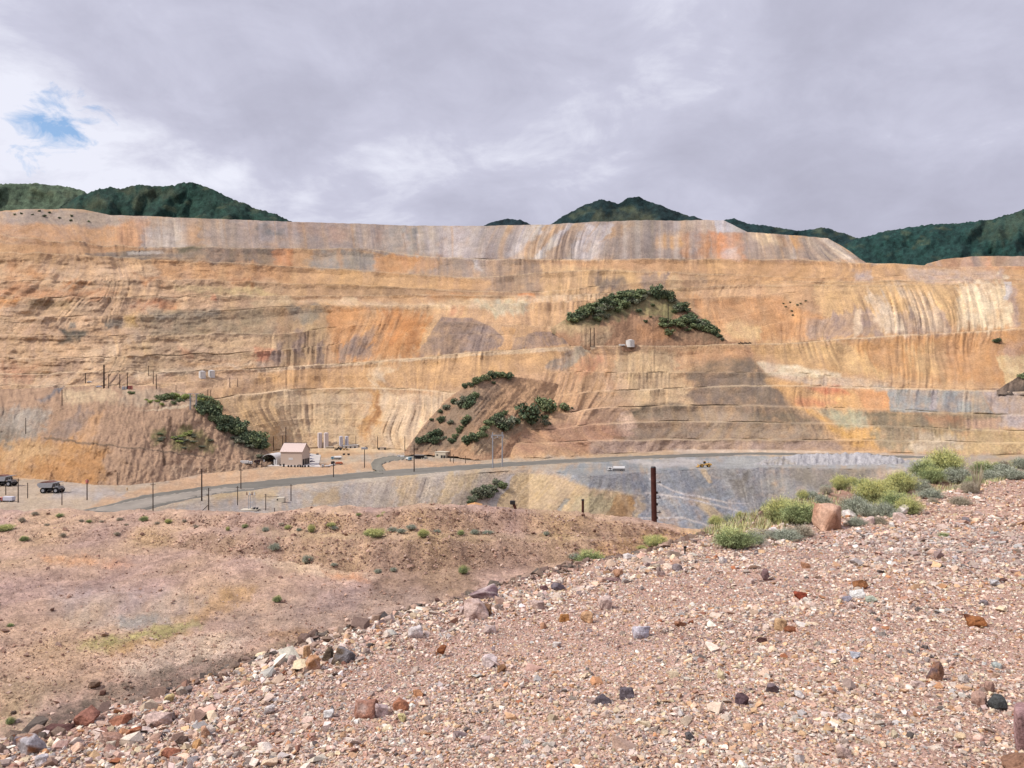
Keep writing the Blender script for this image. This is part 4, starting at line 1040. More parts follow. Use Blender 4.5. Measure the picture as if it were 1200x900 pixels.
# ------------------------------------------------------------------ builders for things
class MB:
    """collects shapes into one mesh"""
    def __init__(s): s.v = []; s.f = []; s.m = []; s.mats = []
    def mi(s, m):
        if m not in s.mats: s.mats.append(m)
        return s.mats.index(m)
    def add(s, V, Fc, m):
        o = len(s.v); s.v += [tuple(p) for p in V]; i = s.mi(m)
        for f in Fc: s.f.append(tuple(o + k for k in f)); s.m.append(i)
        return s
    def box(s, c, d, m, bev=0.0, rz=0.0, taper=(1, 1), ry=0.0):
        x, y, z = [k / 2 for k in d]; V = []
        if bev <= 0:
            for zz_, tx, ty in ((-z, 1, 1), (z, *taper)):
                for sx, sy in ((-1, -1), (1, -1), (1, 1), (-1, 1)): V.append((sx * x * tx, sy * y * ty, zz_))
            Fc = [(3, 2, 1, 0), (4, 5, 6, 7), (0, 1, 5, 4), (1, 2, 6, 5), (2, 3, 7, 6), (3, 0, 4, 7)]
        else:
            b = min(bev, x * .45, y * .45, z * .45); rings = [(-z, b), (-z + b, 0), (z - b, 0), (z, b)]
            for k, (zz_, ins) in enumerate(rings):
                tx, ty = taper if k > 1 else (1, 1); X_, Y_ = x * tx - ins, y * ty - ins
                for px_, py_ in ((-X_ + b, -Y_), (X_ - b, -Y_), (X_, -Y_ + b), (X_, Y_ - b), (X_ - b, Y_), (-X_ + b, Y_), (-X_, Y_ - b), (-X_, -Y_ + b)): V.append((px_, py_, zz_))
            Fc = [tuple(range(7, -1, -1)), tuple(range(24, 32))]
            for r in range(3):
                for k in range(8): Fc.append((r * 8 + k, r * 8 + (k + 1) % 8, r * 8 + 8 + (k + 1) % 8, r * 8 + 8 + k))
        Mx = Matrix.Translation(c) @ Matrix.Rotation(rz, 4, 'Z') @ Matrix.Rotation(ry, 4, 'Y')
        return s.add([Mx @ Vector(p) for p in V], Fc, m)
    def cyl(s, a, b, r0, m, r1=None, n=12, cap=True):
        a, b = Vector(a), Vector(b); r1 = r0 if r1 is None else r1
        w_ = (b - a).normalized(); u = w_.orthogonal().normalized(); v = w_.cross(u); V = []
        for p, r in ((a, r0), (b, r1)):
            for k in range(n): t = 2 * math.pi * k / n; V.append(p + u * (r * math.cos(t)) + v * (r * math.sin(t)))
        Fc = [(k, (k + 1) % n, n + (k + 1) % n, n + k) for k in range(n)]
        if cap: Fc += [tuple(range(n - 1, -1, -1)), tuple(range(n, 2 * n))]
        return s.add(V, Fc, m)
    def prism(s, prof, y0, y1, m):
        """profile in x-z swept along y"""
        n = len(prof); V = [(x, y0, z) for x, z in prof] + [(x, y1, z) for x, z in prof]
        Fc = [tuple(range(n)), tuple(range(2 * n - 1, n - 1, -1))] + [((k + 1) % n, k, n + k, n + (k + 1) % n) for k in range(n)]
        return s.add(V, Fc, m)
    def build(s, name, parent=None):
        me = bpy.data.meshes.new(name); me.from_pydata(s.v, [], s.f)
        for m in s.mats: me.materials.append(m)
        me.polygons.foreach_set('material_index', s.m)
        bm = bmesh.new(); bm.from_mesh(me); bmesh.ops.recalc_face_normals(bm, faces=bm.faces); bm.to_mesh(me); bm.free()
        me.update(); return link(name, me, parent)
def tag(o, label, cat, group=None):
    o['label'] = label; o['category'] = cat
    if group: o['group'] = group
    return o
def empty(name, loc, label, cat, group=None, rz=0.0, scale=1.0):
    o = bpy.data.objects.new(name, None); sc.collection.objects.link(o)
    o.empty_display_size = 0.5; o.location = loc; o.rotation_euler = (0, 0, rz); o.scale = (scale,) * 3
    return tag(o, label, cat, group)
def copy_tree(o, parent=None):
    c = o.copy(); sc.collection.objects.link(c); c.parent = parent
    for ch in list(o.children): copy_tree(ch, c)
    return c
PROTO = {}
def place(kind, maker, loc, label, group=None, rz=0.0, scale=1.0):
    """the first of a kind is built, later ones are copies with copies of its parts"""
    if kind not in PROTO: o = PROTO[kind] = maker()
    else: o = copy_tree(PROTO[kind])
    o.location = loc; o.rotation_euler = (0, 0, rz); o.scale = (scale,) * 3 if not isinstance(scale, tuple) else scale
    o['label'] = label
    if group: o['group'] = group
    elif 'group' in o: del o['group']
    return o
def near_hit(x, y, lofts=None):
    best = None
    for L_ in (lofts or LOFTS):
        h = L_.locate(x, y)
        if h and (best is None or h[0] < best[0]): best = h
    return best
def at(x, y, lofts=None, sink=0.0):
    """the spot on the ground that the photograph shows at (x, y)"""
    d, z = near_hit(x, y, lofts); return Vector(((x - CX) / F * d, d, z - sink))
def mpp(v): return v[1] / F               # metres per photograph pixel at a spot

WHITE = paint('white_paint', (236, 232, 226), var=.06); CREAM = paint('cream_paint', (224, 208, 180), var=.08); TANW = paint('tan_cladding', (224, 196, 172), var=.07)
PINKROOF = paint('faded_roof', (236, 206, 190), var=.07); DARK = paint('dark_steel', (52, 50, 52)); GREYS = paint('galvanised_steel', (176, 178, 184), .45, .4, .2)
RUST = paint('rust_red', (128, 72, 52), var=.2); ORANGE = paint('orange_paint', (224, 120, 56)); YELLOW = paint('yellow_paint', (226, 168, 36), var=.12)
RUBBER = paint('rubber', (40, 40, 42), .9, .1); GLASS = paint('dark_glass', (40, 46, 54), .15, .5); BLUE = paint('pale_blue_paint', (150, 205, 226)); WOOD = paint('creosoted_wood', (84, 66, 56), .9, .1, var=.25)
REDP = paint('red_paint', (206, 104, 92)); SILO = paint('silo_lilac', (240, 222, 218), var=.05); BLACKP = paint('black_paint', (30, 30, 34)); LAV = paint('pale_lavender_paint', (220, 218, 232), var=.05)
BROWNP = paint('brown_timber', (92, 50, 42), .9, .1, var=.3, scale=4); PURPLE = paint('purple_grey_paint', (110, 92, 116)); TARP = paint('white_sheet', (230, 226, 222), var=.05)

# ------------------------------------------------------------------ haul trucks
def wheel(mb, c, r, w_, hub):
    mb.cyl((c[0], c[1] - w_ / 2, c[2]), (c[0], c[1] + w_ / 2, c[2]), r, RUBBER, n=20)
    mb.cyl((c[0], c[1] - w_ / 2 - .03, c[2]), (c[0], c[1] + w_ / 2 + .03, c[2]), r * .52, hub, n=16)
def make_haul_truck():
    o = empty('haul_truck', (0, 0, 0), '', 'haul truck')
    b = MB(); b.box((0, 0, 2.4), (11.5, 2.6, .9), DARK, .1); b.box((4.2, 0, 2.9), (3.0, 4.6, 1.4), GREYS, .15); b.box((5.9, 0, 2.0), (.7, 5.6, 1.0), DARK, .1); b.box((0.5, -2.2, 2.0), (2.2, .9, 1.1), DARK, .1)
    b.box((4.3, 0, 3.75), (3.4, 6.0, .18), GREYS); b.build('chassis', o)
    d = MB(); d.prism([(-7.2, 4.9), (-5.8, 3.2), (1.8, 3.4), (2.6, 5.9), (5.6, 6.5), (5.6, 6.75), (2.2, 6.4), (-6.6, 6.0)], -3.2, 3.2, GREYS); bd = d.build('dump_bed', o)
    l = MB(); l.prism([(-7.0, 5.3), (-6.5, 6.02), (-3.6, 6.9), (-.8, 7.0), (2.0, 6.45), (1.8, 6.0)], -2.9, 2.9, RUST); l.build('load', bd)
    c = MB(); c.box((4.6, -1.6, 4.75), (1.9, 2.0, 1.9), GREYS, .12); c.box((5.56, -1.6, 5.0), (.06, 1.6, .9), GLASS); c.box((4.6, -2.62, 5.0), (1.3, .06, .9), GLASS); c.build('cab', o)
    for x_, ys in ((4.2, (-2.6, 2.6)), (-3.4, (-2.5, 2.5))):
        for y_ in ys: w2 = MB(); wheel(w2, (x_, y_, 1.7), 1.7, 1.1 if x_ > 0 else 1.8, GREYS); w2.build('wheel', o)
    m = MB(); m.cyl((5.9, -2.6, 4.2), (5.9, -2.6, 5.6), .08, DARK, n=6); m.box((5.95, -2.6, 5.6), (.2, .5, .6), DARK); m.build('mirror', o)
    ra = MB(); 
    for k in range(6): ra.cyl((5.9, -2.8 + k * .95, 3.8), (5.9, -2.8 + k * .95, 4.8), .05, DARK, n=6)
    ra.cyl((5.9, -2.8, 4.8), (5.9, 2.0, 4.8), .05, DARK, n=6); ra.build('railing', o)
    return o
p = at(61, 577.5); place('haul', make_haul_truck, p, 'grey haul truck with a load of red-brown rock in its bed, wholly in view', 'haul trucks on the left pad', R(-4), 1.03)
p = at(6, 569.5); place('haul', make_haul_truck, p, 'haul truck with red-brown load, cut off by the left edge of the photo', 'haul trucks on the left pad', R(-3), 1.03)
# the red and white vehicle in front of them
def road_vehicle(name, label, cat, p, L_, W_, H_, rz, body, cab, bed='box', group=None):
    o = empty(name, p, label, cat, group, rz)
    b = MB(); b.box((0, 0, H_ * .22), (L_ * .96, W_ * .8, H_ * .12), DARK); b.build('chassis', o)
    c = MB(); c.box((L_ * .34, 0, H_ * .52), (L_ * .28, W_ * .96, H_ * .62), cab, .12, taper=(.86, .92)); c.build('cab', o)
    g = MB(); g.box((L_ * .474, 0, H_ * .64), (.05, W_ * .74, H_ * .24), GLASS, ry=R(-8)); g.box((L_ * .35, -W_ * .475, H_ * .64), (L_ * .14, .05, H_ * .22), GLASS); g.box((L_ * .35, W_ * .475, H_ * .64), (L_ * .14, .05, H_ * .22), GLASS); g.build('window', o)
    if bed == 'box': k = MB(); k.box((-L_ * .16, 0, H_ * .63), (L_ * .66, W_, H_ * .72), body, .08); k.build('cargo_box', o)
    elif bed == 'flat': k = MB(); k.box((-L_ * .16, 0, H_ * .36), (L_ * .66, W_, H_ * .14), body, .04); k.box((-L_ * .16, 0, H_ * .55), (L_ * .5, W_ * .8, H_ * .25), body, .1); k.build('flatbed', o)
    elif bed == 'tank': k = MB(); k.cyl((-L_ * .48, 0, H_ * .62), (L_ * .16, 0, H_ * .62), W_ * .46, body, n=16); k.build('tank', o)
    else: k = MB(); k.box((-L_ * .2, 0, H_ * .42), (L_ * .56, W_ * .96, H_ * .36), body, .08); k.build('cargo_bed', o)
    for x_ in (L_ * .32, -L_ * .3):
        for y_ in (-W_ * .42, W_ * .42): w2 = MB(); wheel(w2, (x_, y_, H_ * .19), H_ * .19, W_ * .14, GREYS); w2.build('wheel', o)
    return o
p = at(8, 588); road_vehicle('service_truck', 'white box truck with a red cab on the pad below the haul trucks', 'truck', p, 8.6, 2.8, 3.0, R(174), LAV, REDP)

# ------------------------------------------------------------------ yard buildings
def slab(name, pts, lift, mat):
    V = []
    for x_, y_ in pts: dd = F * -(PLATEAU + lift) / (y_ - CY); V.append(((x_ - CX) / F * dd, dd, PLATEAU + lift))
    n = len(V); m = MB(); m.add(V + [(x_, y_, z_ - 1.2) for x_, y_, z_ in V], [tuple(range(n))] + [(k, (k + 1) % n, n + (k + 1) % n, n + k) for k in range(n)], mat); o = m.build(name); o['kind'] = 'structure'
CONC = paint('yard_concrete', (226, 214, 204), .9, .1, var=.12, scale=.12); GRIT = paint('yard_grit', (206, 196, 186), .95, .1, var=.14, scale=.15)
slab('pavement', [(305, 545.5), (376, 546.8), (373, 543.2), (306, 542)], .45, CONC)
slab('pavement', [(357, 543.2), (374, 543.2), (376, 533), (362, 531)], .4, GRIT)
def gable(name, label, p, rz, Wd, Dp, eave, ridge, wall, roof, extra):
    o = empty(name, p, label, 'building', None, rz)
    b = MB(); b.prism([(-Wd / 2, -3.0), (-Wd / 2, eave), (0, ridge), (Wd / 2, eave), (Wd / 2, -3.0)], -Dp / 2, Dp / 2, wall); b.build('wall', o)
    r = MB(); t = .35; ov = .6; k = (ridge - eave) / (Wd / 2)
    for sx in (-1, 1):
        V = [(sx * .02, ridge + .06), (sx * (Wd / 2 + ov), eave - ov * k + .06), (sx * (Wd / 2 + ov), eave - ov * k + t), (sx * .02, ridge + t)]
        r.prism(V, -Dp / 2 - ov, Dp / 2 + ov, roof)
    n = 14
    for i in range(n + 1):
        yy_ = -Dp / 2 - ov + (Dp + 2 * ov) * i / n
        for sx in (-1, 1): r.cyl((sx * .1, yy_, ridge + t + .02), (sx * (Wd / 2 + ov), yy_, eave - ov * k + t + .02), .07, roof, n=4)
    r.cyl((0, -Dp / 2 - ov, ridge + t), (0, Dp / 2 + ov, ridge + t), .28, DARK, n=6); r.build('roof', o)
    extra(o); return o
def shed_extra(o):
    d = MB(); d.box((-8.06, .4, 5.6), (.12, 3.6, 1.7), WHITE); d.build('sign', o)
    for y_, w_, h_, z_ in ((6.4, 1.6, 2.4, .4), (-1.6, 4.6, 1.0, .0), (-7.0, 2.4, 1.6, .2)): g = MB(); g.box((-8.06, y_, z_), (.14, w_, h_), DARK); g.build('door', o)
    for x_ in (-4.6, 0, 4.6): g = MB(); g.box((x_, -9.06, 2.2), (3.4, .12, 6.0), BLACKP); g.build('door', o)
p = at(342.5, 546)
gable('workshop', 'large tan workshop with a pinkish gable roof in the middle of the yard', p + Vector((0, 9, 0)), R(82), 16, 18, 11.4, 17.5, TANW, PINKROOF, shed_extra)
def make_shelter(p):
    o = empty('fabric_shelter', p, 'white arched fabric shelter with a dark open front beside the tan workshop', 'shelter', None, R(-12))
    prof = [(7.2 * math.cos(t), 1.8 + 6.2 * math.sin(t)) for t in np.linspace(0, math.pi, 15)]; prof = [(7.2, -1)] + prof + [(-7.2, -1)]
    inner = [(x_ * .95, z_ * .95 if z_ > 0 else z_) for x_, z_ in prof]; n = len(prof)
    m = MB()
    for y0, y1 in ((-7, 9),):
        V = [(x_, y0, z_) for x_, z_ in prof] + [(x_, y1, z_) for x_, z_ in prof] + [(x_, y0, z_) for x_, z_ in inner] + [(x_, y1, z_) for x_, z_ in inner]
        Fc = []
        for k in range(n - 1): Fc += [(k, k + 1, n + k + 1, n + k), (2 * n + k + 1, 2 * n + k, 3 * n + k, 3 * n + k + 1), (k + 1, k, 2 * n + k, 2 * n + k + 1)]
        m.add(V, Fc, TARP)
    m.build('cover', o)
    b = MB(); b.prism(inner, 8.6, 8.8, TARP); b.build('back_wall', o)
    for x_ in (-6.4, -4.2, 5.0, 6.6): f = MB(); f.box((x_, -7.0, 1.4), (1.1, .3, 4.2), TARP); f.build('front_panel', o)
    g = MB(); g.box((-1.2, 2, 1.2), (3.4, 6, 2.8), DARK, .3); g.box((2.6, 3, 1.0), (2.6, 5, 2.2), BLACKP, .3); g.build('stored_machine', o)
    return o
make_shelter(at(317.5, 543.5) + Vector((0, 6, 0)))
def make_tank(h, r, mat, name='storage_tank', cat='tank'):
    def f():
        o = empty(name, (0, 0, 0), '', cat)
        b = MB(); b.cyl((0, 0, -1.5), (0, 0, h), r, mat, n=28); b.build('shell', o)
        t = MB(); t.cyl((0, 0, h), (0, 0, h + r * .22), r * 1.02, mat, r * .15, n=28); t.cyl((0, 0, h * .97), (0, 0, h), r * 1.03, mat, n=28); t.build('roof', o)
        l = MB()
        for s_ in (-.25, .25): l.cyl((s_, -r - .15, 0), (s_, -r - .15, h), .05, DARK, n=5)
        for k in range(int(h / .5)): l.cyl((-.25, -r - .15, k * .5), (.25, -r - .15, k * .5), .04, DARK, n=4)
        l.build('ladder', o); return o
    return f
for x_, lab in ((374.8, 'tall lilac-grey silo behind the workshop, the left of a touching pair'), (382.2, 'tall lilac-grey silo behind the workshop, the right of a touching pair')):
    p = at(x_, 524.5); place('silo_tall', make_tank(17 * mpp(p), 2.75 * mpp(p), SILO, 'silo', 'silo'), p, lab, 'tall silos behind the yard')
for x_, lab in ((399.6, 'slim white tank standing left of its twin behind the parked machines'), (406.4, 'slim white tank standing right of its twin beside the long white sheds')):
    p = at(x_, 522); place('silo_white', make_tank(10.5 * mpp(p), 2.1 * mpp(p), LAV), p, lab, 'slim white tanks behind the yard')
for x_, y_, w_, h_, lab in ((237, 442, 7.6, 6.8, 'left squat white water tank on the bench above the bowl'), (248, 441, 6.8, 7.6, 'right squat white water tank on the bench above the bowl')):
    p = at(x_, y_); place('tank_sq', make_tank(h_ * mpp(p), w_ * .5 * mpp(p), WHITE, 'water_tank', 'water tank'), p, lab, 'white water tanks on the left bench')
p = at(738.5, 405.5); place('tank_hill', make_tank(6.6 * mpp(p), 5 * mpp(p), WHITE, 'water_tank', 'water tank'), p, 'white water tank on the haul road under the green hill')
p = at(729, 405.5); o = empty('site_trailer', p, 'low white trailer left of the water tank under the green hill', 'trailer'); m = MB(); m.box((0, 0, 1.3), (7.6 * mpp(p), 2.6, 1.7), WHITE, .1); m.build('body', o)
for x_ in (-2, 2): [(lambda m: (wheel(m, (x_, q * 1.1, .45), .45, .4, GREYS), m.build('wheel', o)))(MB()) for q in (-1, 1)]
# long white sheds and small cabins
p = at(411, 525); o = empty('storage_shed', p, 'long low white shed right of the slim white tanks', 'shed', None, R(10)); m = MB(); m.box((0, 0, .9), (15, 4, 3.2), WHITE, .08); m.build('wall', o); m = MB(); m.prism([(-7.8, 2.5), (-7.8, 2.8), (7.8, 3.4), (7.8, 3.0)], -2.4, 2.4, TARP); m.build('roof', o)
for k in range(3): m = MB(); m.box((-4.5 + k * 4.4, -2.06, .9), (1.6, .1, 1.6), DARK); m.build('opening', o)
p = at(386, 525.5); o = empty('storage_shed', p, 'small pale shed between the tall silos and the slim white tanks', 'shed', None, R(6)); m = MB(); m.box((0, 0, .6), (7, 3.4, 2.2), CREAM, .08); m.build('wall', o); m = MB(); m.box((0, 0, 1.85), (7.5, 4, .25), CREAM); m.build('roof', o)
p = at(449, 527); o = empty('equipment_cabin', p, 'small cream cabin by the bend of the yard road', 'cabin', None, R(5)); m = MB(); m.box((0, 0, 1.0), (6.2, 3.4, 3.0), CREAM, .08); m.build('wall', o); m = MB(); m.box((0, 0, 2.6), (6.7, 3.9, .25), TANW); m.build('roof', o); m = MB(); m.box((1.9, -1.76, .8), (1.8, .1, 2.0), DARK); m.build('door', o); m = MB(); m.box((-4.2, 0, .9), (1.6, 2, 2.4), DARK, .1); m.build('generator', o)
p = at(491.5, 537.5); o = empty('dark_shed', p, 'dark grey shed with a pale roof between the blue truck and the cream building', 'shed', None, R(-4))
s_ = mpp(p); m = MB(); m.box((0, 0, 2.0 * s_), (10.5 * s_, 5, 4.4 * s_), DARK, .1); m.build('wall', o); m = MB(); m.prism([(-5.6 * s_, 4.2 * s_), (-5.6 * s_, 4.5 * s_), (5.6 * s_, 4.5 * s_), (5.6 * s_, 4.2 * s_)], -3.4, 3.4, paint('weathered_roof', (150, 140, 130))); m.build('roof', o)
for x_ in (-3, 0, 3): m = MB(); m.box((x_ * s_, -2.56, 1.2 * s_), (2.2 * s_, .1, 2.2 * s_), BLACKP); m.build('door', o)
p = at(518, 537) + Vector((0, 6, 0)); o = empty('cream_building', p, 'cream flat-roofed building with an open dark bay at its right end', 'building', None, R(-24))
m = MB(); m.box((0, 0, 2.4), (11, 9, 5.6), CREAM, .1); m.build('wall', o); m = MB(); m.box((0, 0, 5.35), (11.6, 9.6, .3), CREAM); m.build('roof', o)
for x_ in (1.6, 4.2): m = MB(); m.box((x_, -4.56, 1.3), (2.0, .12, 2.6), DARK); m.build('bay_opening', o)
m = MB(); m.box((-3, -4.56, 2.6), (1.6, .1, 1.2), GLASS); m.build('window', o)
p = at(556.5, 599, [pit]); o = empty('pump_house', p, 'small white hut with an orange roof just showing over the terrace edge', 'hut', None, R(5)); s_ = mpp(p)
m = MB(); m.box((0, 0, 2.6 * s_), (17 * s_, 10, 9 * s_), WHITE, .1); m.build('wall', o); m = MB(); m.prism([(-9 * s_, 7.0 * s_), (0, 9.4 * s_), (9 * s_, 7.0 * s_)], -5.6, 5.6, paint('orange_roof', (230, 160, 76))); m.build('roof', o)
for x_ in (-3, 3.5): m = MB(); m.box((x_ * s_, -5.06, 3.6 * s_), (3 * s_, .1, 2.6 * s_), GLASS); m.build('window', o)
p = at(329.5, 588); o = empty('tan_container', p, 'tan container with a round dark hatch on the grey pad', 'container', None, R(-6)); s_ = mpp(p)
m = MB(); m.box((0, 0, 2.6 * s_), (9 * s_, 3, 5.6 * s_), CREAM, .12); m.build('body', o); m = MB(); m.cyl((-3.4 * s_, -1.56, 2.8 * s_), (-3.4 * s_, -1.44, 2.8 * s_), 1.0 * s_, DARK, n=14); m.build('hatch', o); m = MB(); m.cyl((-3.4 * s_, 1, 5.6 * s_), (-22 * s_, 1, 5.2 * s_), .12, DARK, n=5); m.build('pipe', o)

# ------------------------------------------------------------------ yard vehicles and stores
p = at(289, 544); road_vehicle('van', 'long white van parked left of the fabric shelter under the spur', 'van', p, 9.6, 2.5, 2.8, R(2), WHITE, WHITE)
p = at(301.5, 543); o = empty('dump_trailer', p, 'dark red-black tipping trailer between the white van and the shelter', 'trailer', None, R(12)); m = MB(); m.prism([(-2.8, .9), (-2.2, 2.4), (2.6, 3.0), (2.2, 1.1)], -1.2, 1.2, paint('maroon_paint', (72, 40, 40))); m.build('tipping_body', o)
for x_ in (-1.2, 1.4): [(lambda m: (wheel(m, (x_, q * 1, .5), .5, .4, GREYS), m.build('wheel', o)))(MB()) for q in (-1, 1)]
def car(p, rz, mat, label, group, cat='car', name='parked_car'):
    o = empty(name, p, label, cat, group, rz); m = MB()
    m.box((0, 0, .72), (4.8, 1.9, .72), mat, .18); m.build('body', o); m = MB(); m.box((-.3, 0, 1.35), (2.7, 1.66, .64), mat, .14, taper=(.72, .88)); m.build('roof', o)
    m = MB(); m.box((-.3, 0, 1.34), (2.5, 1.70, .4), GLASS, .05, taper=(.8, .9)); m.build('window', o)
    for x_ in (-1.5, 1.5):
        for y_ in (-.86, .86): m = MB(); wheel(m, (x_, y_, .36), .36, .24, GREYS); m.build('wheel', o)
    return o
NAVY = paint('dark_blue_paint', (44, 48, 72)); LILAC = paint('silver_lilac_paint', (186, 184, 204), .35, .5)
for x_, y_, rz, m_, lab in ((357.5, 540.5, .3, WHITE, 'white car nearest the workshop wall in the row of parked cars'), (361.5, 542.3, .3, NAVY, 'dark blue car at the front of the row beside the workshop'), (364.5, 538.8, .2, LILAC, 'silver-lilac car near the front of the row beside the workshop'),
        (363.5, 535.2, .2, LILAC, 'silver car at the back of the row, seen over the dark blue car'), (365.5, 541.8, .2, PURPLE, 'purple-grey car at the front right of the row beside the workshop'), (360.5, 532.5, .2, DARK, 'dark car farthest back in the shade of the workshop')):
    car(at(x_, y_), rz, m_, lab, 'cars parked beside the workshop')
for x_, y_, k in ((320, 545.8, 0), (328.5, 546.2, 0), (332.5, 547.2, 1), (338, 547.4, 2), (341.3, 547.3, 0), (345.5, 547.5, 0), (349, 547.5, 0), (352, 547.6, 0), (354.5, 547.6, 0), (357.5, 547.5, 0), (361.5, 547.4, 0)):
    p = at(x_, y_)
    def mk():
        o = empty('drum', (0, 0, 0), '', 'drum'); m = MB(); m.cyl((0, 0, 0), (0, 0, 1.5), .7, DARK, n=12); m.cyl((0, 0, .5), (0, 0, .56), .74, DARK, n=12); m.cyl((0, 0, 1.0), (0, 0, 1.06), .74, DARK, n=12); m.build('drum_body', o); return o
    place('drum', mk, p, 'dark drum in the row lined up along the front of the workshop', 'drums in front of the workshop')
p = at(366.5, 547); o = empty('white_crate', p, 'white crate at the right end of the row of dark drums', 'crate', None, R(8)); m = MB(); m.box((0, 0, .8), (2.4, 1.6, 1.6), WHITE, .05); m.build('box', o); m = MB(); m.box((0, 0, .08), (2.6, 1.8, .16), WOOD); m.build('pallet', o)
p = at(382, 547.5); road_vehicle('pickup', 'white pickup truck parked front left of the orange flatbed', 'pickup truck', p, 7.4, 2.4, 2.4, R(200), WHITE, WHITE, 'bed')
p = at(395, 544.5); road_vehicle('flatbed_truck', 'flatbed truck with an orange body and dark underside', 'truck', p, 10, 2.8, 3.4, R(186), ORANGE, DARK, 'flat')
p = at(394, 538.5); road_vehicle('tank_truck', 'white tank truck parked just behind the orange flatbed', 'truck', p, 9.4, 2.6, 3.0, R(184), WHITE, BLUE, 'tank')
p = at(389.5, 546); road_vehicle('pickup', 'small white pickup tucked against the near side of the orange flatbed', 'pickup truck', p, 5, 2.0, 2.0, R(10), WHITE, WHITE, 'bed')
def loader(p, rz, label, m1, cat='loader', name='wheel_loader', sc_=1.0, group=None):
    o = empty(name, p, label, cat, group, rz, sc_); m = MB(); m.box((-2.2, 0, 2.2), (4.6, 2.4, 1.5), m1, .2, taper=(.9, .9)); m.box((-4.6, 0, 2.0), (.7, 2.6, 1.2), m1, .1); m.build('engine_body', o)
    m = MB(); m.box((1.4, 0, 1.7), (3.2, 1.8, .9), m1, .1); m.build('front_frame', o)
    m = MB(); m.box((.2, 0, 3.6), (1.7, 1.8, 1.7), DARK, .12, taper=(.85, .9)); m.box((.2, 0, 4.5), (1.9, 2.0, .14), m1); m.build('cab', o)
    m = MB()
    for y_ in (-.8, .8): m.cyl((1.2, y_, 2.4), (4.6, y_, 1.2), .18, m1, n=6)
    m.build('lift_arm', o)
    m = MB(); m.prism([(4.5, .3), (6.2, .2), (6.3, .4), (5.1, .6), (4.9, 1.6), (5.3, 2.2), (5.0, 2.3), (4.4, 1.5)], -2.3, 2.3, m1); m.build('blade', o)
    m = MB(); m.cyl((-2.6, .5, 2.9), (-2.6, .5, 4.1), .14, DARK, n=8); m.build('exhaust', o)
    for x_ in (-2.6, 2.4):
        for y_ in (-1.5, 1.5): m = MB(); wheel(m, (x_, y_, 1.15), 1.15, .8, m1); m.build('wheel', o)
    return o
loader(at(826, 547.5), R(178), 'yellow wheel dozer working on the grey dump edge', YELLOW, 'wheel dozer', 'wheel_dozer', 1.06)
loader(at(397, 527.5), R(184), 'dark wheel loader with a white bucket parked below the slim white tanks', DARK, sc_=.72)
loader(at(405, 527.5), R(10), 'yellow and dark loader parked to the right of the dark wheel loader', YELLOW, sc_=.6)
for x_, lab in ((403, 'small dark compressor on the slope left of its twin'), (408.5, 'small dark compressor on the slope right of its twin'), (372, 'small dark compressor beside the parked cars')):
    p = at(x_, 533.5); o = empty('compressor', p, lab, 'compressor', None, R(8)); m = MB(); m.box((0, 0, 1.0), (2.2, 1.4, 1.4), DARK, .15); m.build('housing', o); [(lambda m: (wheel(m, (-.4, q * .8, .4), .4, .2, GREYS), m.build('wheel', o)))(MB()) for q in (-1, 1)]
p = at(470, 536); road_vehicle('pickup', 'white pickup parked left of the pale blue truck', 'pickup truck', p, 7, 2.4, 2.5, R(165), WHITE, WHITE, 'bed')
p = at(479, 539.5); road_vehicle('tractor_unit', 'pale blue truck facing the camera beside the dark shed', 'truck', p, 9, 2.8, 3.6, R(-62), WHITE, BLUE, 'flat')
p = at(722, 552); road_vehicle('tank_truck', 'white water truck alone on the grey track left of the brown post', 'truck', p, 13.5, 2.9, 3.6, R(178), WHITE, WHITE, 'tank')
for k, (x_, lab) in enumerate(((868, 'black loader leading the line below the green hill'), (873, 'middle black loader of the line below the green hill'), (878, 'rear black loader of the line below the green hill'))):
    loader(at(x_, 402.8), R(180), lab, BLACKP, sc_=.55, group='black loaders on the haul road')
SPUR_ = [LOFTS[1], pit]
for x_, y_, m_, lab in ((105, 448.5, WHITE, 'white car at the left end of the pole yard above the spur'), (116, 454, LAV, 'silver and black car beside the thick pole above the spur')):
    car(at(x_, y_, SPUR_), .2, m_, lab, None)
p = at(152.5, 456, SPUR_); o = empty('red_cabinet', p, 'red cabinet on the shelf above the spur', 'cabinet'); m = MB(); m.box((0, 0, 1.4), (3.4, 2.2, 3.0), REDP, .1); m.build('body', o); m = MB(); m.box((0, 0, 2.98), (3.7, 2.5, .16), REDP); m.build('lid', o); m = MB(); m.box((.6, -1.12, 1.3), (1.2, .06, 2.0), RUST); m.build('door', o)
for x_, lab in ((144.5, 'left of the two grey transformers beside the red cabinet'), (147.8, 'right of the two grey transformers, touching the red cabinet')):
    p = at(x_, 456.5, SPUR_); o = empty('transformer', p, lab, 'transformer', 'grey transformers above the spur'); m = MB(); m.box((0, 0, 1.2), (1.7, 1.6, 2.6), GREYS, .1); m.build('tank', o)
    for q in (-.4, .4): m = MB(); m.cyl((q, 0, 2.5), (q, 0, 3.6), .14, LAV, .08, n=8); m.build('bushing', o)
p = at(149, 574.5); o = empty('yellow_marker', p, 'small yellow marker barrel beside the road junction', 'marker'); m = MB(); m.cyl((0, 0, 0), (0, 0, 1.5), .55, YELLOW, .4, n=12); m.cyl((0, 0, .6), (0, 0, .9), .52, WHITE, n=12); m.build('drum_body', o)

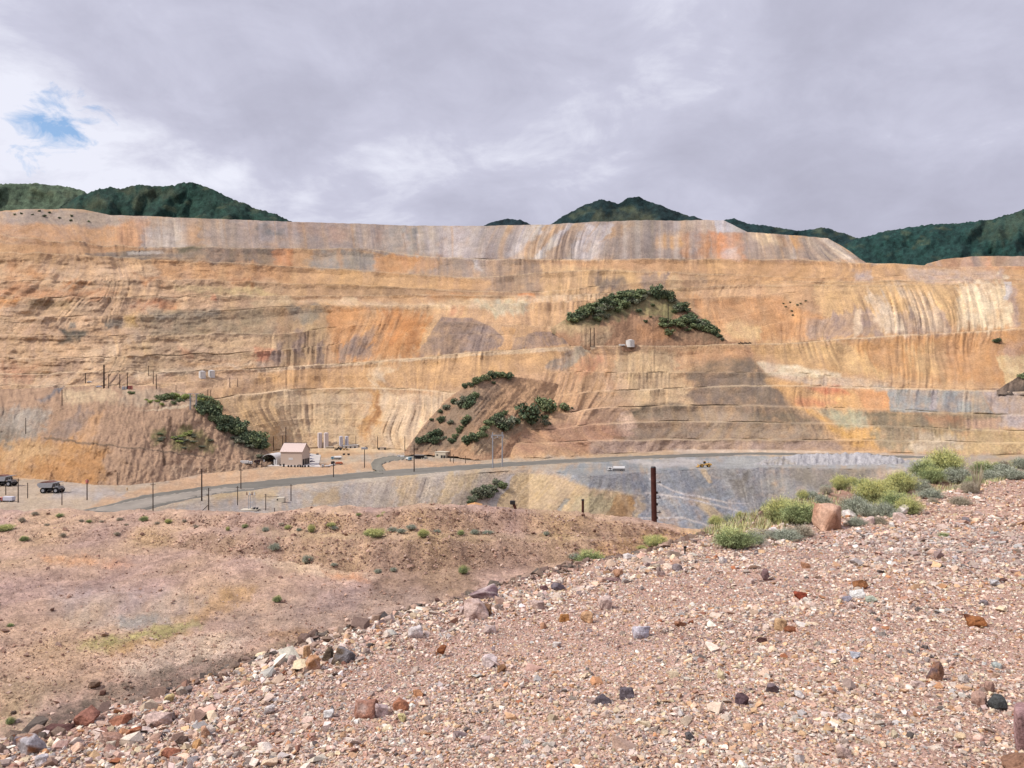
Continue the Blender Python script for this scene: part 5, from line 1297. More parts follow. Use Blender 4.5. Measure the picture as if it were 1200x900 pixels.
# ------------------------------------------------------------------ substation
p = at(295, 596.5); o = empty('substation', p, 'small steel substation frame with white insulators on the grey pad', 'substation'); s_ = mpp(p)
m = MB()
for x_ in (-4.5, 4.5):
    for y_ in (-1.5, 1.5): m.cyl((x_ * s_ * .6, y_, 0), (x_ * s_ * .6, y_, 17 * s_), .14, GREYS, n=6)
for z_ in (8, 17): m.cyl((-2.7 * s_, -1.5, z_ * s_), (2.7 * s_, -1.5, z_ * s_), .12, GREYS, n=6); m.cyl((-2.7 * s_, 1.5, z_ * s_), (2.7 * s_, 1.5, z_ * s_), .12, GREYS, n=6)
m.cyl((-2.7 * s_, -1.5, 0), (2.7 * s_, -1.5, 8 * s_), .08, GREYS, n=5); m.build('frame', o)
for k in range(4): m = MB(); m.cyl(((-4.5 + 3 * k) * s_, -1.6, 17 * s_), ((-4.5 + 3 * k) * s_, -1.6, 20.5 * s_), .35, WHITE if k % 2 else RUST, .2, n=8); m.build('insulator', o)
for k in range(3): m = MB(); m.box(((2 + 3.2 * k) * s_, -3, 1.2 * s_), (1.8 * s_, 1.4, 3.4 * s_), DARK if k else CREAM, .08, ry=.3); m.build('switchgear', o)
m = MB(); m.box((0, -2.5, .15), (20 * s_, 6, .3), CREAM); m.build('plinth', o)

# ------------------------------------------------------------------ poles
def make_pole(h, r, mat, arm=True, name='utility_pole'):
    def f():
        o = empty(name, (0, 0, 0), '', 'pole'); m = MB(); m.cyl((0, 0, -2), (0, 0, h), r, mat, r * .75, n=8); m.build('pole_shaft', o)
        if arm:
            m = MB(); m.box((0, 0, h * .93), (min(2.6, h * .2), .16, .2), mat); m.build('crossarm', o)
            for q in (-1, 0, 1): m = MB(); m.cyl((q * min(1.1, h * .085), 0, h * .93), (q * min(1.1, h * .085), 0, h * .93 + .5), .09, GREYS, n=6); m.build('insulator', o)
        return o
    return f
POLES = [  # x, top, base, width px, label
 (21.3, 560, 589, 1.3, 'tall dark pole between the haul trucks, left of the thin one'), (32.4, 565, 584, 1.0, 'thin dark pole in the gap between the two haul trucks'), (6.8, 568, 580, 1.2, 'short pole in front of the cut-off haul truck'), (72.6, 571, 592, 1.1, 'pole just in front of the whole haul truck, right of its wheels'),
 (102, 561, 586, 1.4, 'pole topped with a red-brown box right of the haul truck'), (137.3, 553, 567.5, 1.0, 'pole at the foot of the spur, left of the road junction'), (179.3, 564.5, 599.5, 1.3, 'lone pole in front of the road between the pads'),
 (236.4, 549, 587, 1.8, 'thick dark pole beside the road, taller of the pair over the grey pad'), (244.5, 571, 607, 1.5, 'grey pole with a slanted stay at the near side of the grey pad'), (278.4, 569, 592, 1.1, 'thin pole left of the substation'), (282.3, 549, 574, 1.3, 'dark pole rising over the road above the substation'),
 (311.4, 578, 598, 1.1, 'thin pole between the substation and the tan container'), (321.6, 594.5, 608, 1.0, 'short pole at the terrace edge below the tan container'), (341, 567, 587, 1.3, 'dark pole right of the tan container'), (390.8, 540, 560, 1.2, 'pole in front of the orange flatbed truck beside the road'),
 (485.3, 521, 553.5, 1.5, 'tall pole in front of the dark shed beside the road'), (474.4, 511, 528, 1.0, 'thin pole behind the white pickup at the foot of the bowl'), (442.4, 511, 526, 1.0, 'thin pole behind the cream cabin'), (335, 500, 524, 1.2, 'tall pole behind the tan workshop roof'), (331.2, 510, 526, .9, 'shorter pole beside the tall one behind the workshop'),
 (320.5, 511, 527, 1.0, 'pole behind the fabric shelter'), (511.4, 526, 535, .9, 'short pole at the left corner of the cream building'), (527.6, 527, 541, 1.0, 'pole at the right corner of the cream building'), (531.6, 532, 543, .9, 'short pole right of the cream building'), (300.5, 540, 547.5, .9, 'short pole left of the fabric shelter'), (306.7, 533, 547, .9, 'pole directly in front of the left side of the fabric shelter'), (417, 511, 521, .8, 'thin short pole behind the long white shed'),
 (545.5, 534, 543, .8, 'short thin pole left of the steel portal tower')]
POLES2 = [(72.7, 456, 475, 1.1, 'lone pole near the crest of the left spur'), (30.2, 489, 508.5, 1.0, 'lone pole on the grey rock of the left spur'), (121.8, 427, 455, 2.0, 'thickest tall black pole in the pole yard above the spur'), (100.2, 437, 449, 1.1, 'pole beside the white car in the pole yard'),
 (127.4, 438, 455, 1.0, 'pole just right of the thickest black pole'), (140.4, 438, 455, 1.0, 'pole left of the grey transformers'), (149.2, 436, 456, 1.1, 'pole rising from the grey transformers'), (179.6, 434, 450, 1.0, 'left one of two poles on the bare shelf right of the red cabinet'), (183.2, 438, 456, 1.0, 'right one of two poles on the bare shelf right of the red cabinet'),
 (174, 428, 440, .8, 'thin pole highest up behind the pole yard'), (206.3, 451, 459, .8, 'short pole above the scrub on the shelf'), (243.5, 456, 470, .9, 'left one of two thin poles right of the grey steel towers'), (246.7, 457, 470, .8, 'right one of two thin poles right of the grey steel towers'), (269.3, 442, 454, .8, 'left one of two thin poles below the squat white tanks'), (278.6, 443, 453, .8, 'right one of two thin poles below the squat white tanks')]
for lst, lf in ((POLES, None), (POLES2, SPUR_)):
    for x_, t_, b_, w_, lab in lst:
        p = at(x_, b_, lf, .3); s_ = mpp(p)
        o = make_pole((b_ - t_) * s_, w_ * .5 * s_, WOOD, w_ > 1.05)(); o.location = p; o['label'] = lab; o['group'] = 'utility poles about the mine'; o.rotation_euler = (0, 0, rng.uniform(-.5, .5))
        if x_ == 102: m = MB(); m.box((0, 0, (b_ - t_) * s_ * .9), (1.4, 1, 1.8), REDP, .1); m.build('box', o)
        if x_ == 244.5: m = MB(); m.cyl((0, 0, (b_ - t_) * s_ * .45), (-16.5 * s_, -1, .2), .16, WOOD, n=6); m.build('stay', o)
for x_, lab in ((692, 'left one of the two slim poles under the green hill'), (696.3, 'right one of the two slim poles under the green hill')):
    p = at(x_, 406); s_ = mpp(p); o = make_pole(22 * s_, .5 * s_, WOOD)(); o.location = p; tag(o, lab, 'pole', 'twin poles under the green hill')
p = at(783, 386); o = make_pole(30 * mpp(p), .5 * mpp(p), WOOD)(); o.location = p; tag(o, 'pole rising through the trees on the right of the green hill', 'pole')
# lamp mast with a panel
p = at(427.2, 548); s_ = mpp(p); o = empty('lamp_mast', p, 'mast with a wide pale lamp head at the bend of the yard road', 'lamp mast'); m = MB(); m.cyl((0, 0, -1), (0, 0, 21.5 * s_), .55 * s_, WOOD, .4 * s_, n=8); m.build('pole_shaft', o); m = MB(); m.box((0, 0, 22.6 * s_), (7.5 * s_, 1.4, 1.7), GREYS, .2); m.build('lamp_head', o); m = MB(); m.box((2.4 * s_, -.3, 24.2 * s_), (3 * s_, 1.4, .2), DARK, ry=.5); m.build('panel', o)
# grey steel portal tower and the two small lattice towers
p = at(583, 548.5); s_ = mpp(p); o = empty('transmission_tower', p, 'tall pale steel portal tower standing by the road below the middle spur', 'transmission tower'); m = MB()
for x_, b_ in ((-5.6, -2.5), (5.6, 2)): l = MB(); l.cyl((x_ * s_, 0, b_ * s_), (x_ * s_, 0, 42 * s_), .85 * s_, GREYS, .6 * s_, n=8); l.build('leg', o)
m.box((0, 0, 38.5 * s_), (15 * s_, .7, 1.1 * s_), GREYS); m.build('crossarm', o)
for x_ in (-7, 0, 7): l = MB(); l.cyl((x_ * s_, 0, 37.8 * s_), (x_ * s_, 0, 35.5 * s_), .3 * s_, LAV, n=6); l.build('insulator', o)
l = MB(); l.cyl((-5.6 * s_, 0, 34 * s_), (5.6 * s_, 0, 38 * s_), .2 * s_, GREYS, n=5); l.build('brace', o)
for x_, lab in ((223, 'left one of the two grey steel towers at the spur crest'), (230, 'right one of the two grey steel towers at the spur crest')):
    p = at(x_, 480, SPUR_); s_ = mpp(p); o = empty('steel_tower', p, lab, 'steel tower', 'grey steel towers on the spur'); l = MB()
    for q in (-.6, .6):
        for q2 in (-.6, .6): l.cyl((q * s_, q2 * s_, -1), (q * s_ * .5, q2 * s_ * .5, 19 * s_), .22 * s_, GREYS, n=5)
    for k in range(7): z_ = (1 + k * 2.6) * s_; l.cyl((-.55 * s_, -.55 * s_, z_), (.5 * s_, -.5 * s_, z_ + 2.4 * s_), .12 * s_, GREYS, n=4)
    l.build('lattice', o); l = MB(); l.box((0, 0, 18.5 * s_), (5.6 * s_, .5 * s_, .8 * s_), GREYS); l.build('crossarm', o)

# ------------------------------------------------------------------ trees and scrub on the far slopes
def leaf_cloud(lobes, n, leaf, seed, cols, zc=True):
    """crown of small leaf clumps spread through several uneven lobes"""
    g = np.random.default_rng(seed); V, Fc, Cc = [], [], []
    wts = np.array([l[3] ** 2 for l in lobes]); wts /= wts.sum()
    li = g.choice(len(lobes), n, p=wts); LB = np.array(lobes)[li]
    d = g.normal(0, 1, (n, 3)); d /= np.linalg.norm(d, axis=1)[:, None]; rr = g.uniform(.35, 1.06, n) ** .5
    c = LB[:, :3] + d * LB[:, 3:4] * rr[:, None] * np.array([1, 1, .8])
    nrm = d + g.normal(0, .7, (n, 3)); nrm /= np.linalg.norm(nrm, axis=1)[:, None]
    a = np.cross(nrm, g.normal(0, 1, (n, 3))); a /= np.linalg.norm(a, axis=1)[:, None]; b = np.cross(nrm, a)
    s = leaf * g.uniform(.6, 1.4, (n, 1))
    V = np.stack([c - a * s - b * s * .5, c + a * s * .3 - b * s * .8, c + a * s + b * s * .4, c - a * s * .2 + b * s * .9], 1).reshape(-1, 3)
    Fc = np.arange(n * 4).reshape(n, 4)
    pal = np.array([alb(q) for q in cols]); k = pal[g.integers(0, len(cols), n)] * g.uniform(.75, 1.6, (n, 1))
    return V, Fc, np.repeat(k, 4, 0)
GREENS = {'dark': [(90, 110, 76), (104, 120, 82), (76, 98, 70), (122, 134, 92)], 'mid': [(118, 136, 84), (134, 148, 92), (104, 122, 80), (150, 158, 104)], 'dull': [(140, 142, 110), (126, 132, 104), (110, 122, 96), (152, 150, 118)], 'lime': [(166, 178, 76), (184, 192, 84), (144, 164, 76)]}
def make_tree(kind, v):
    def f():
        o = empty('oak_shrub', (0, 0, 0), '', 'tree'); g = random.Random(500 + v)
        t = MB(); t.cyl((0, 0, -.15), (.02, 0, .28), .045, WOOD, .025, n=6)
        for k in range(5): a = k * 1.26 + g.random(); t.cyl((.01, 0, .15), (.3 * math.cos(a), .3 * math.sin(a), .5), .02, WOOD, .008, n=5)
        t.build('trunk', o)
        lobes = [(0, 0, .34, .40)] + [(g.uniform(-.38, .38), g.uniform(-.34, .34), g.uniform(.16, .60), g.uniform(.18, .30)) for _ in range(8)]
        V, Fc, Cc = leaf_cloud(lobes, 620, .058, 40 + v, GREENS[kind]); me = raw_mesh('crown', V, [Fc], M_leaf, Cc); link('crown', me, o); return o
    return f
tn = [0]
def tree(x_, y_, wpx, label, group, kind='dark', hr=.85, lf=None, cat=None):
    p = at(x_, y_, lf, .2)
    if p is None: return
    v = tn[0] % 3; tn[0] += 1; s_ = wpx * mpp(p) * 1.25 * rng.uniform(.8, 1.15)
    if kind == 'dark' and rng.random() < .3: kind = 'mid'
    v = (v + (1 if kind == 'mid' else 0)) % 3
    o = place('tree_%s_%d' % (kind, v), make_tree(kind, v), p, label, group, rng.uniform(0, 6.28), (s_, s_, s_ * hr * rng.uniform(1.0, 1.25)))
    return o
gg = np.random.default_rng(33)
# dense stand down the right flank of the left spur
for k in range(50):
    t = gg.random(); x_ = 236 + 78 * t; yc = np.interp(x_, [236, 250, 262, 290, 315], [477, 484, 492, 510, 529]); y_ = yc + gg.uniform(0, 1) ** 1.3 * np.interp(x_, [236, 262, 290, 315], [8, 14, 12, 3])
    tree(x_, y_, gg.uniform(9, 15), 'dark green oak in the dense stand down the right flank of the left spur', 'oaks on the flank of the left spur', 'dark' if gg.random() < .8 else 'mid')
for x_, y_, w_, kd in ((243, 474, 13, 'mid'), (236, 471, 9, 'mid'), (235.5, 472, 7, 'lime'), (252, 477, 11, 'mid'), (312, 524, 7, 'lime'), (233, 482, 6, 'lime')): tree(x_, y_, w_, 'bright green oak at the top of the stand on the left spur' if y_ < 500 else 'yellow-green bush at the foot of the stand on the left spur', 'bright oaks on the left spur' if y_ < 500 else None, kd)
for k in range(8):
    x_ = gg.uniform(270, 316); tree(x_, np.interp(x_, [270, 316], [506, 536]) + gg.uniform(2, 8), gg.uniform(6, 10), 'dull grey-green brush below the dense oak stand on the left spur', 'dull brush below the oak stand', 'dull', .5)
for x_, y_, w_ in ((188, 469, 9), (194, 468, 9), (200, 467.5, 10), (206, 468, 9), (184, 471, 6), (216, 468, 9), (221, 467, 8), (211, 471, 7), (190, 475, 5), (176, 472, 6), (172, 469, 4), (204, 474, 5)):
    tree(x_, y_, w_, 'bright green scrub on the shelf between the pole yard and the steel towers', 'scrub on the spur shelf', 'lime' if gg.random() < .45 else 'mid', .7, SPUR_)
tree(153.5, 462, 7, 'single bright green bush just below the red cabinet', None, 'mid', .7, SPUR_)
for k in range(20):
    x_ = gg.uniform(202, 254); y_ = gg.uniform(506, 527)
    if y_ < 500 + abs(x_ - 214) * .5: continue
    tree(x_, y_, gg.uniform(5, 9), 'low yellow-green brush on the face of the left spur', 'low brush on the left spur', 'lime' if gg.random() < .3 else 'dull', .4)
for k in range(3): tree(gg.uniform(177, 195), gg.uniform(507, 520), gg.uniform(6, 9), 'low green brush left of the gully on the left spur', 'brush left of the gully', 'mid' if k % 2 else 'dull', .45)
# middle spur
MS = [(545, 455, 6, 'dark'), (552, 453, 9, 'dark'), (558, 450, 10, 'mid'), (564, 447, 10, 'mid'), (570, 445.5, 10, 'mid'), (577, 443.5, 9, 'dark'), (584, 442.5, 10, 'mid'), (590, 442, 8, 'mid'), (597, 444, 8, 'dark'), (579, 450, 5, 'dark'),
      (546, 472, 12, 'dull'), (552, 470, 10, 'dark'), (541, 477, 11, 'dull'), (550, 478, 11, 'dark'), (558, 466, 9, 'dark'), (531, 473, 7, 'dark'), (522, 480, 8, 'dull'), (516, 484, 6, 'dark'), (517, 495, 10, 'dark'), (505, 493, 4, 'dark'), (528, 497, 6, 'dull'), (545, 498, 10, 'dark'), (548, 493, 8, 'mid'),
      (500, 518, 11, 'dark'), (508, 514, 12, 'dark'), (493, 519, 9, 'dark'), (515, 511, 10, 'dark'), (510, 520, 10, 'dark'), (520, 515, 7, 'dull'), (538, 507, 8, 'mid'), (534, 513, 7, 'mid'), (529, 519, 8, 'dark'), (541, 503, 7, 'mid'),
      (588, 488, 9, 'dark'), (583, 490, 8, 'dark'), (578, 494, 9, 'dark'), (572, 499, 9, 'mid'), (567, 505, 8, 'mid'), (592, 486, 6, 'dark'), (596, 502, 17, 'dull'), (603, 497, 12, 'dark'), (590, 505, 11, 'dark'), (585, 500, 12, 'dull'), (560, 514, 11, 'mid'), (553, 518, 11, 'dark'), (548, 521, 9, 'dark'), (566, 512, 8, 'mid'), (545, 516, 7, 'dark')]
for x_, y_, w_, kd in MS:
    nm = 'along the crest of the middle spur' if y_ < 456 else 'on the left slope of the middle spur' if x_ < 560 and y_ < 522 and x_ < 549 else 'in the diagonal row behind the steel portal tower'
    tree(x_, y_, w_, ('dull grey-green oak ' if kd == 'dull' else 'dark green oak ' if kd == 'dark' else 'mid green oak ') + nm, ('oaks ' + nm) + ' ' + kd, kd)
for x_, y_, w_, kd, lab in ((639, 482, 19, 'dark', 'large round oak standing alone right of the middle spur'), (661, 481.5, 11, 'dark', 'smaller round oak right of the large lone one'), (670.5, 479, 4, 'dull', 'tiny bush right of the two round oaks'), (622, 497, 21, 'dark', 'wide dark oak below the large lone one'), (638.5, 492, 8, 'dark', 'small oak at the upper right of the wide dark oak'), (640, 498, 10, 'dull', 'dull grey-green oak right of the wide dark oak')):
    tree(x_, y_, w_, lab, None, kd, .9)
# the green hill
for k in range(37):
    t = gg.random(); x_ = 664 + 74 * t; top = np.interp(x_, [664, 690, 715, 740], [377, 361, 351, 345]); y_ = top + 1 + gg.uniform(0, 1) * np.interp(x_, [664, 700, 740], [3, 15, 16])
    tree(x_, y_, gg.uniform(8, 14), 'dark oak in the thicket on the left flank of the green hill', 'oaks on the left flank of the green hill', ['dark', 'dark', 'mid', 'dull'][k % 4], .6)
for k in range(38):
    t = gg.random(); x_ = 784 + 54 * t; top = np.interp(x_, [780, 800, 820, 838], [347, 362, 376, 390]); y_ = top + gg.uniform(0, 1) * np.interp(x_, [784, 810, 838], [18, 16, 2])
    tree(x_, y_, gg.uniform(7, 12), 'dark oak in the thicket on the right flank of the green hill', 'oaks on the right flank of the green hill', ['dark', 'dark', 'mid', 'dull'][k % 4], .7)
for x_, y_, w_, hr, lab in ((769, 350, 14, 1.1, 'tall dark oak at the summit of the green hill, left of the gap'), (784, 352, 12, 1.2, 'tall dark oak at the summit of the green hill, right of the gap'), (717, 350, 9, .9, 'round dark oak standing up from the left skyline of the green hill'), (741, 352, 16, .7, 'broad dark oak on the left of the summit')): tree(x_, y_, w_, lab, None, 'dark', hr)
for x_, y_, w_ in ((776, 383, 12), (783, 383, 12), (790, 381, 12), (797, 384, 12), (804, 380, 12), (778, 378, 10), (812, 385, 11), (784, 393, 10), (806, 388, 9), (748, 366, 8), (765, 359, 6), (757, 378, 5), (762, 372, 4), (791, 367, 8)): tree(x_, y_, w_, 'oak on the front of the green hill below the summit', 'oaks on the front of the green hill', 'dark' if w_ < 9 else 'mid', .6)
for x_, y_, w_, kd in ((729, 350, 10, 'dark'), (735, 349, 11, 'dark'), (747, 347, 11, 'dark'), (753, 345, 9, 'mid'), (759, 346, 8, 'dull'), (764, 345, 9, 'mid'), (774, 347, 9, 'dark'), (779, 350, 8, 'mid'), (743, 356, 10, 'dull'), (752, 353, 8, 'dull'), (836, 392, 7, 'dark'), (842, 395, 6, 'dark'), (846, 399, 5, 'dull'), (733, 361, 9, 'dull'), (724, 366, 8, 'mid'), (700, 376, 9, 'mid'), (712, 373, 8, 'dull')): tree(x_, y_, w_, 'oak scattered along the crest and slopes of the green hill', 'oaks scattered on the green hill', kd, .8)
# gully below the road, lone bushes
for k in range(24):
    t = gg.random(); x_ = 545 + 40 * t + gg.uniform(-9, 6); y_ = np.interp(x_, [540, 560, 590], [598, 580, 560]) + gg.uniform(-4, 9) + max(0, (x_ - 560)) * .3
    tree(x_, y_, gg.uniform(7, 11), 'dark bush in the gully below the road', 'bushes in the gully below the road', 'dull' if k % 3 else 'dark', .8, [pit])
tree(533, 600, 12, 'dark bush left of the hut with the orange roof', None, 'dark', .8, [pit])
tree(1168.5, 401.5, 9, 'lone dark bush on the orange face at the right', None, 'dark', .6)
tree(1200, 444, 10, 'dark bush on the rock outcrop at the right edge', None, 'dark', .8)
tree(449, 600, 10, 'yellow-green bush at the terrace edge in front of the grey slope', None, 'lime', .55, [tr])
for x_, y_ in ((926, 355), (921, 360), (928, 365), (938, 356), (934, 358), (944, 353), (929, 370), (918, 356)): tree(x_, y_, 2.3, 'tiny dark bush dotted on the upper orange face', 'tiny bushes on the upper face', 'dark', .8)
for x_, y_ in ((17, 252), (25, 251), (38, 252), (52, 254), (58, 250), (46, 248), (83, 259), (84, 254), (104, 260), (70, 256)): tree(x_, y_, 3, 'tiny dark bush on the grey top of the dump, upper left', 'tiny bushes on the dump top', 'dark', .8)
# ------------------------------------------------------------------ shrubs near the camera
def on_mound(x, y, sink=0.0):
    """where the sight line through (x, y) meets the mound's own slope"""
    u, v = (x - CX) / F, (CY - y) / F
    d = -1.6 / (v - 0.059 * u + 0.082)
    for _ in range(4):
        z = float(mound_z(u * d, d)); d += (z - v * d) / (v - 0.059 * u + 0.082 + 1e-9) * .7
    return Vector((u * d, d, float(mound_z(u * d, d)) - sink))
def blades(n, Rr, H, w_, seed, cols_low, cols_hi, spread=.9, curve=.3, tip=.6, base=.28):
    """many thin upright stems that fan into a dome; returns arrays for one mesh"""
    g = np.random.default_rng(seed); a = g.uniform(0, 2 * math.pi, n); rr = np.sqrt(g.random(n))
    b = np.stack([rr * np.cos(a) * Rr * base, rr * np.sin(a) * Rr * base, np.zeros(n)], -1)
    lump = 1 + .22 * np.sin(a * 3 + seed) * rr + .14 * np.sin(a * 7 + seed * 2.1)
    h = H * np.sqrt(np.clip(1 - (rr * spread) ** 2, .06, 1)) * g.uniform(.72, 1.08, n) * lump
    e_ = np.stack([rr * np.cos(a) * Rr * lump, rr * np.sin(a) * Rr * lump, h], -1) + g.normal(0, .05 * H, (n, 3))
    m = b * .5 + e_ * .5 + np.stack([-np.cos(a) * rr * Rr * curve * .4, -np.sin(a) * rr * Rr * curve * .4, h * .12], -1)
    t = g.uniform(0, 2 * math.pi, n); s = np.stack([np.cos(t), np.sin(t), np.zeros(n)], -1) * w_ * g.uniform(.6, 1.3, (n, 1))
    V = np.stack([b - s, b + s, m - s, m + s, e_ - s * tip, e_ + s * tip], 1).reshape(-1, 3)
    k = np.arange(n)[:, None] * 6; Fc = np.concatenate([k + np.array([[0, 1, 3, 2]]), k + np.array([[2, 3, 5, 4]])])
    lo = np.array([alb(c) for c in cols_low])[g.integers(0, len(cols_low), n)]; hi = np.array([alb(c) for c in cols_hi])[g.integers(0, len(cols_hi), n)] * g.uniform(.8, 1.2, (n, 1))
    C = np.stack([lo, lo, (lo + hi) / 2, (lo + hi) / 2, hi, hi], 1).reshape(-1, 3)
    return V, Fc, C, e_
def tufts(tips, per, size, seed, cols, up=.6):
    g = np.random.default_rng(seed); n = len(tips) * per; c = np.repeat(tips, per, 0) + g.normal(0, size * 1.6, (n, 3)) * np.array([1, 1, .9])
    d = g.normal(0, .55, (n, 3)) + np.array([0, 0, up]); d /= np.linalg.norm(d, axis=1)[:, None]
    s = np.cross(d, g.normal(0, 1, (n, 3))); s /= np.linalg.norm(s, axis=1)[:, None]; L_ = size * g.uniform(.7, 1.6, (n, 1))
    V = np.stack([c - s * L_ * .2, c + s * L_ * .2, c + d * L_ * 1.5], 1).reshape(-1, 3); Fc = np.arange(n * 3).reshape(n, 3)
    col = np.array([alb(q) for q in cols])[g.integers(0, len(cols), n)] * g.uniform(.75, 1.25, (n, 1))
    return V, Fc, np.repeat(col, 3, 0)
KINDS_ = {   # name, stem colours low / high, leaf colours, flower colours or None
 'Y': ('rabbitbrush', [(120, 112, 70), (134, 124, 84)], [(146, 152, 84), (164, 168, 92)], [(158, 164, 92), (176, 178, 104), (136, 148, 84)], [(204, 192, 84), (214, 202, 96), (192, 188, 92)]),
 'M': ('rabbitbrush', [(128, 120, 88), (140, 130, 96)], [(134, 148, 88), (150, 162, 96)], [(144, 158, 94), (160, 172, 104), (126, 144, 88)], [(178, 182, 96)]),
 'G': ('sagebrush', [(122, 112, 94), (140, 130, 110)], [(152, 158, 132), (168, 172, 148)], [(164, 170, 144), (180, 184, 160), (144, 152, 126)], None),
 'D': ('dry_brush', [(140, 122, 100), (160, 142, 118)], [(176, 160, 134), (190, 176, 150)], [(186, 170, 146), (160, 150, 120)], None)}
def make_shrub(kind, v):
    def f():
        nm, lo, hi, lv, fl = KINDS_[kind]; o = empty(nm, (0, 0, 0), '', 'shrub')
        V, Fc, C, tips = blades(1100, .5, .72, .0045, 61 + v * 7 + ord(kind), lo, hi); link('stems', raw_mesh('stems', V, [Fc], M_blade, C), o)
        inner = tips * np.random.default_rng(v).uniform(.55, 1.0, (len(tips), 1))
        V, Fc, C = tufts(inner, 9, .022, 71 + v, lv)
        if fl:
            hi_ = tips[tips[:, 2] > np.quantile(tips[:, 2], .35 if kind == 'Y' else .85)]
            V2, F2, C2 = tufts(hi_, 6, .02, 81 + v, fl, .9); Fc = np.concatenate([Fc, F2 + len(V)]); V = np.concatenate([V, V2]); C = np.concatenate([C, C2])
        link('foliage', raw_mesh('foliage', V, [Fc], M_blade, np.clip(C * 1.8, 0, .6)), o)
        return o
    return f
sn = [0]
def shrub(x_, y_, wpx, hpx, kind, label, group=None, lf=None):
    p = on_mound(x_, y_, .03) if lf is None else at(x_, y_, lf, .02)
    v = sn[0] % 3; sn[0] += 1; big_ = 1.06; s_ = wpx * mpp(p) * big_; hz = hpx * mpp(p) / .72 * .98
    return place('shrub_%s_%d' % (kind, v), make_shrub(kind, v), p, label, group, rng.uniform(0, 6.28), (s_, s_, hz))
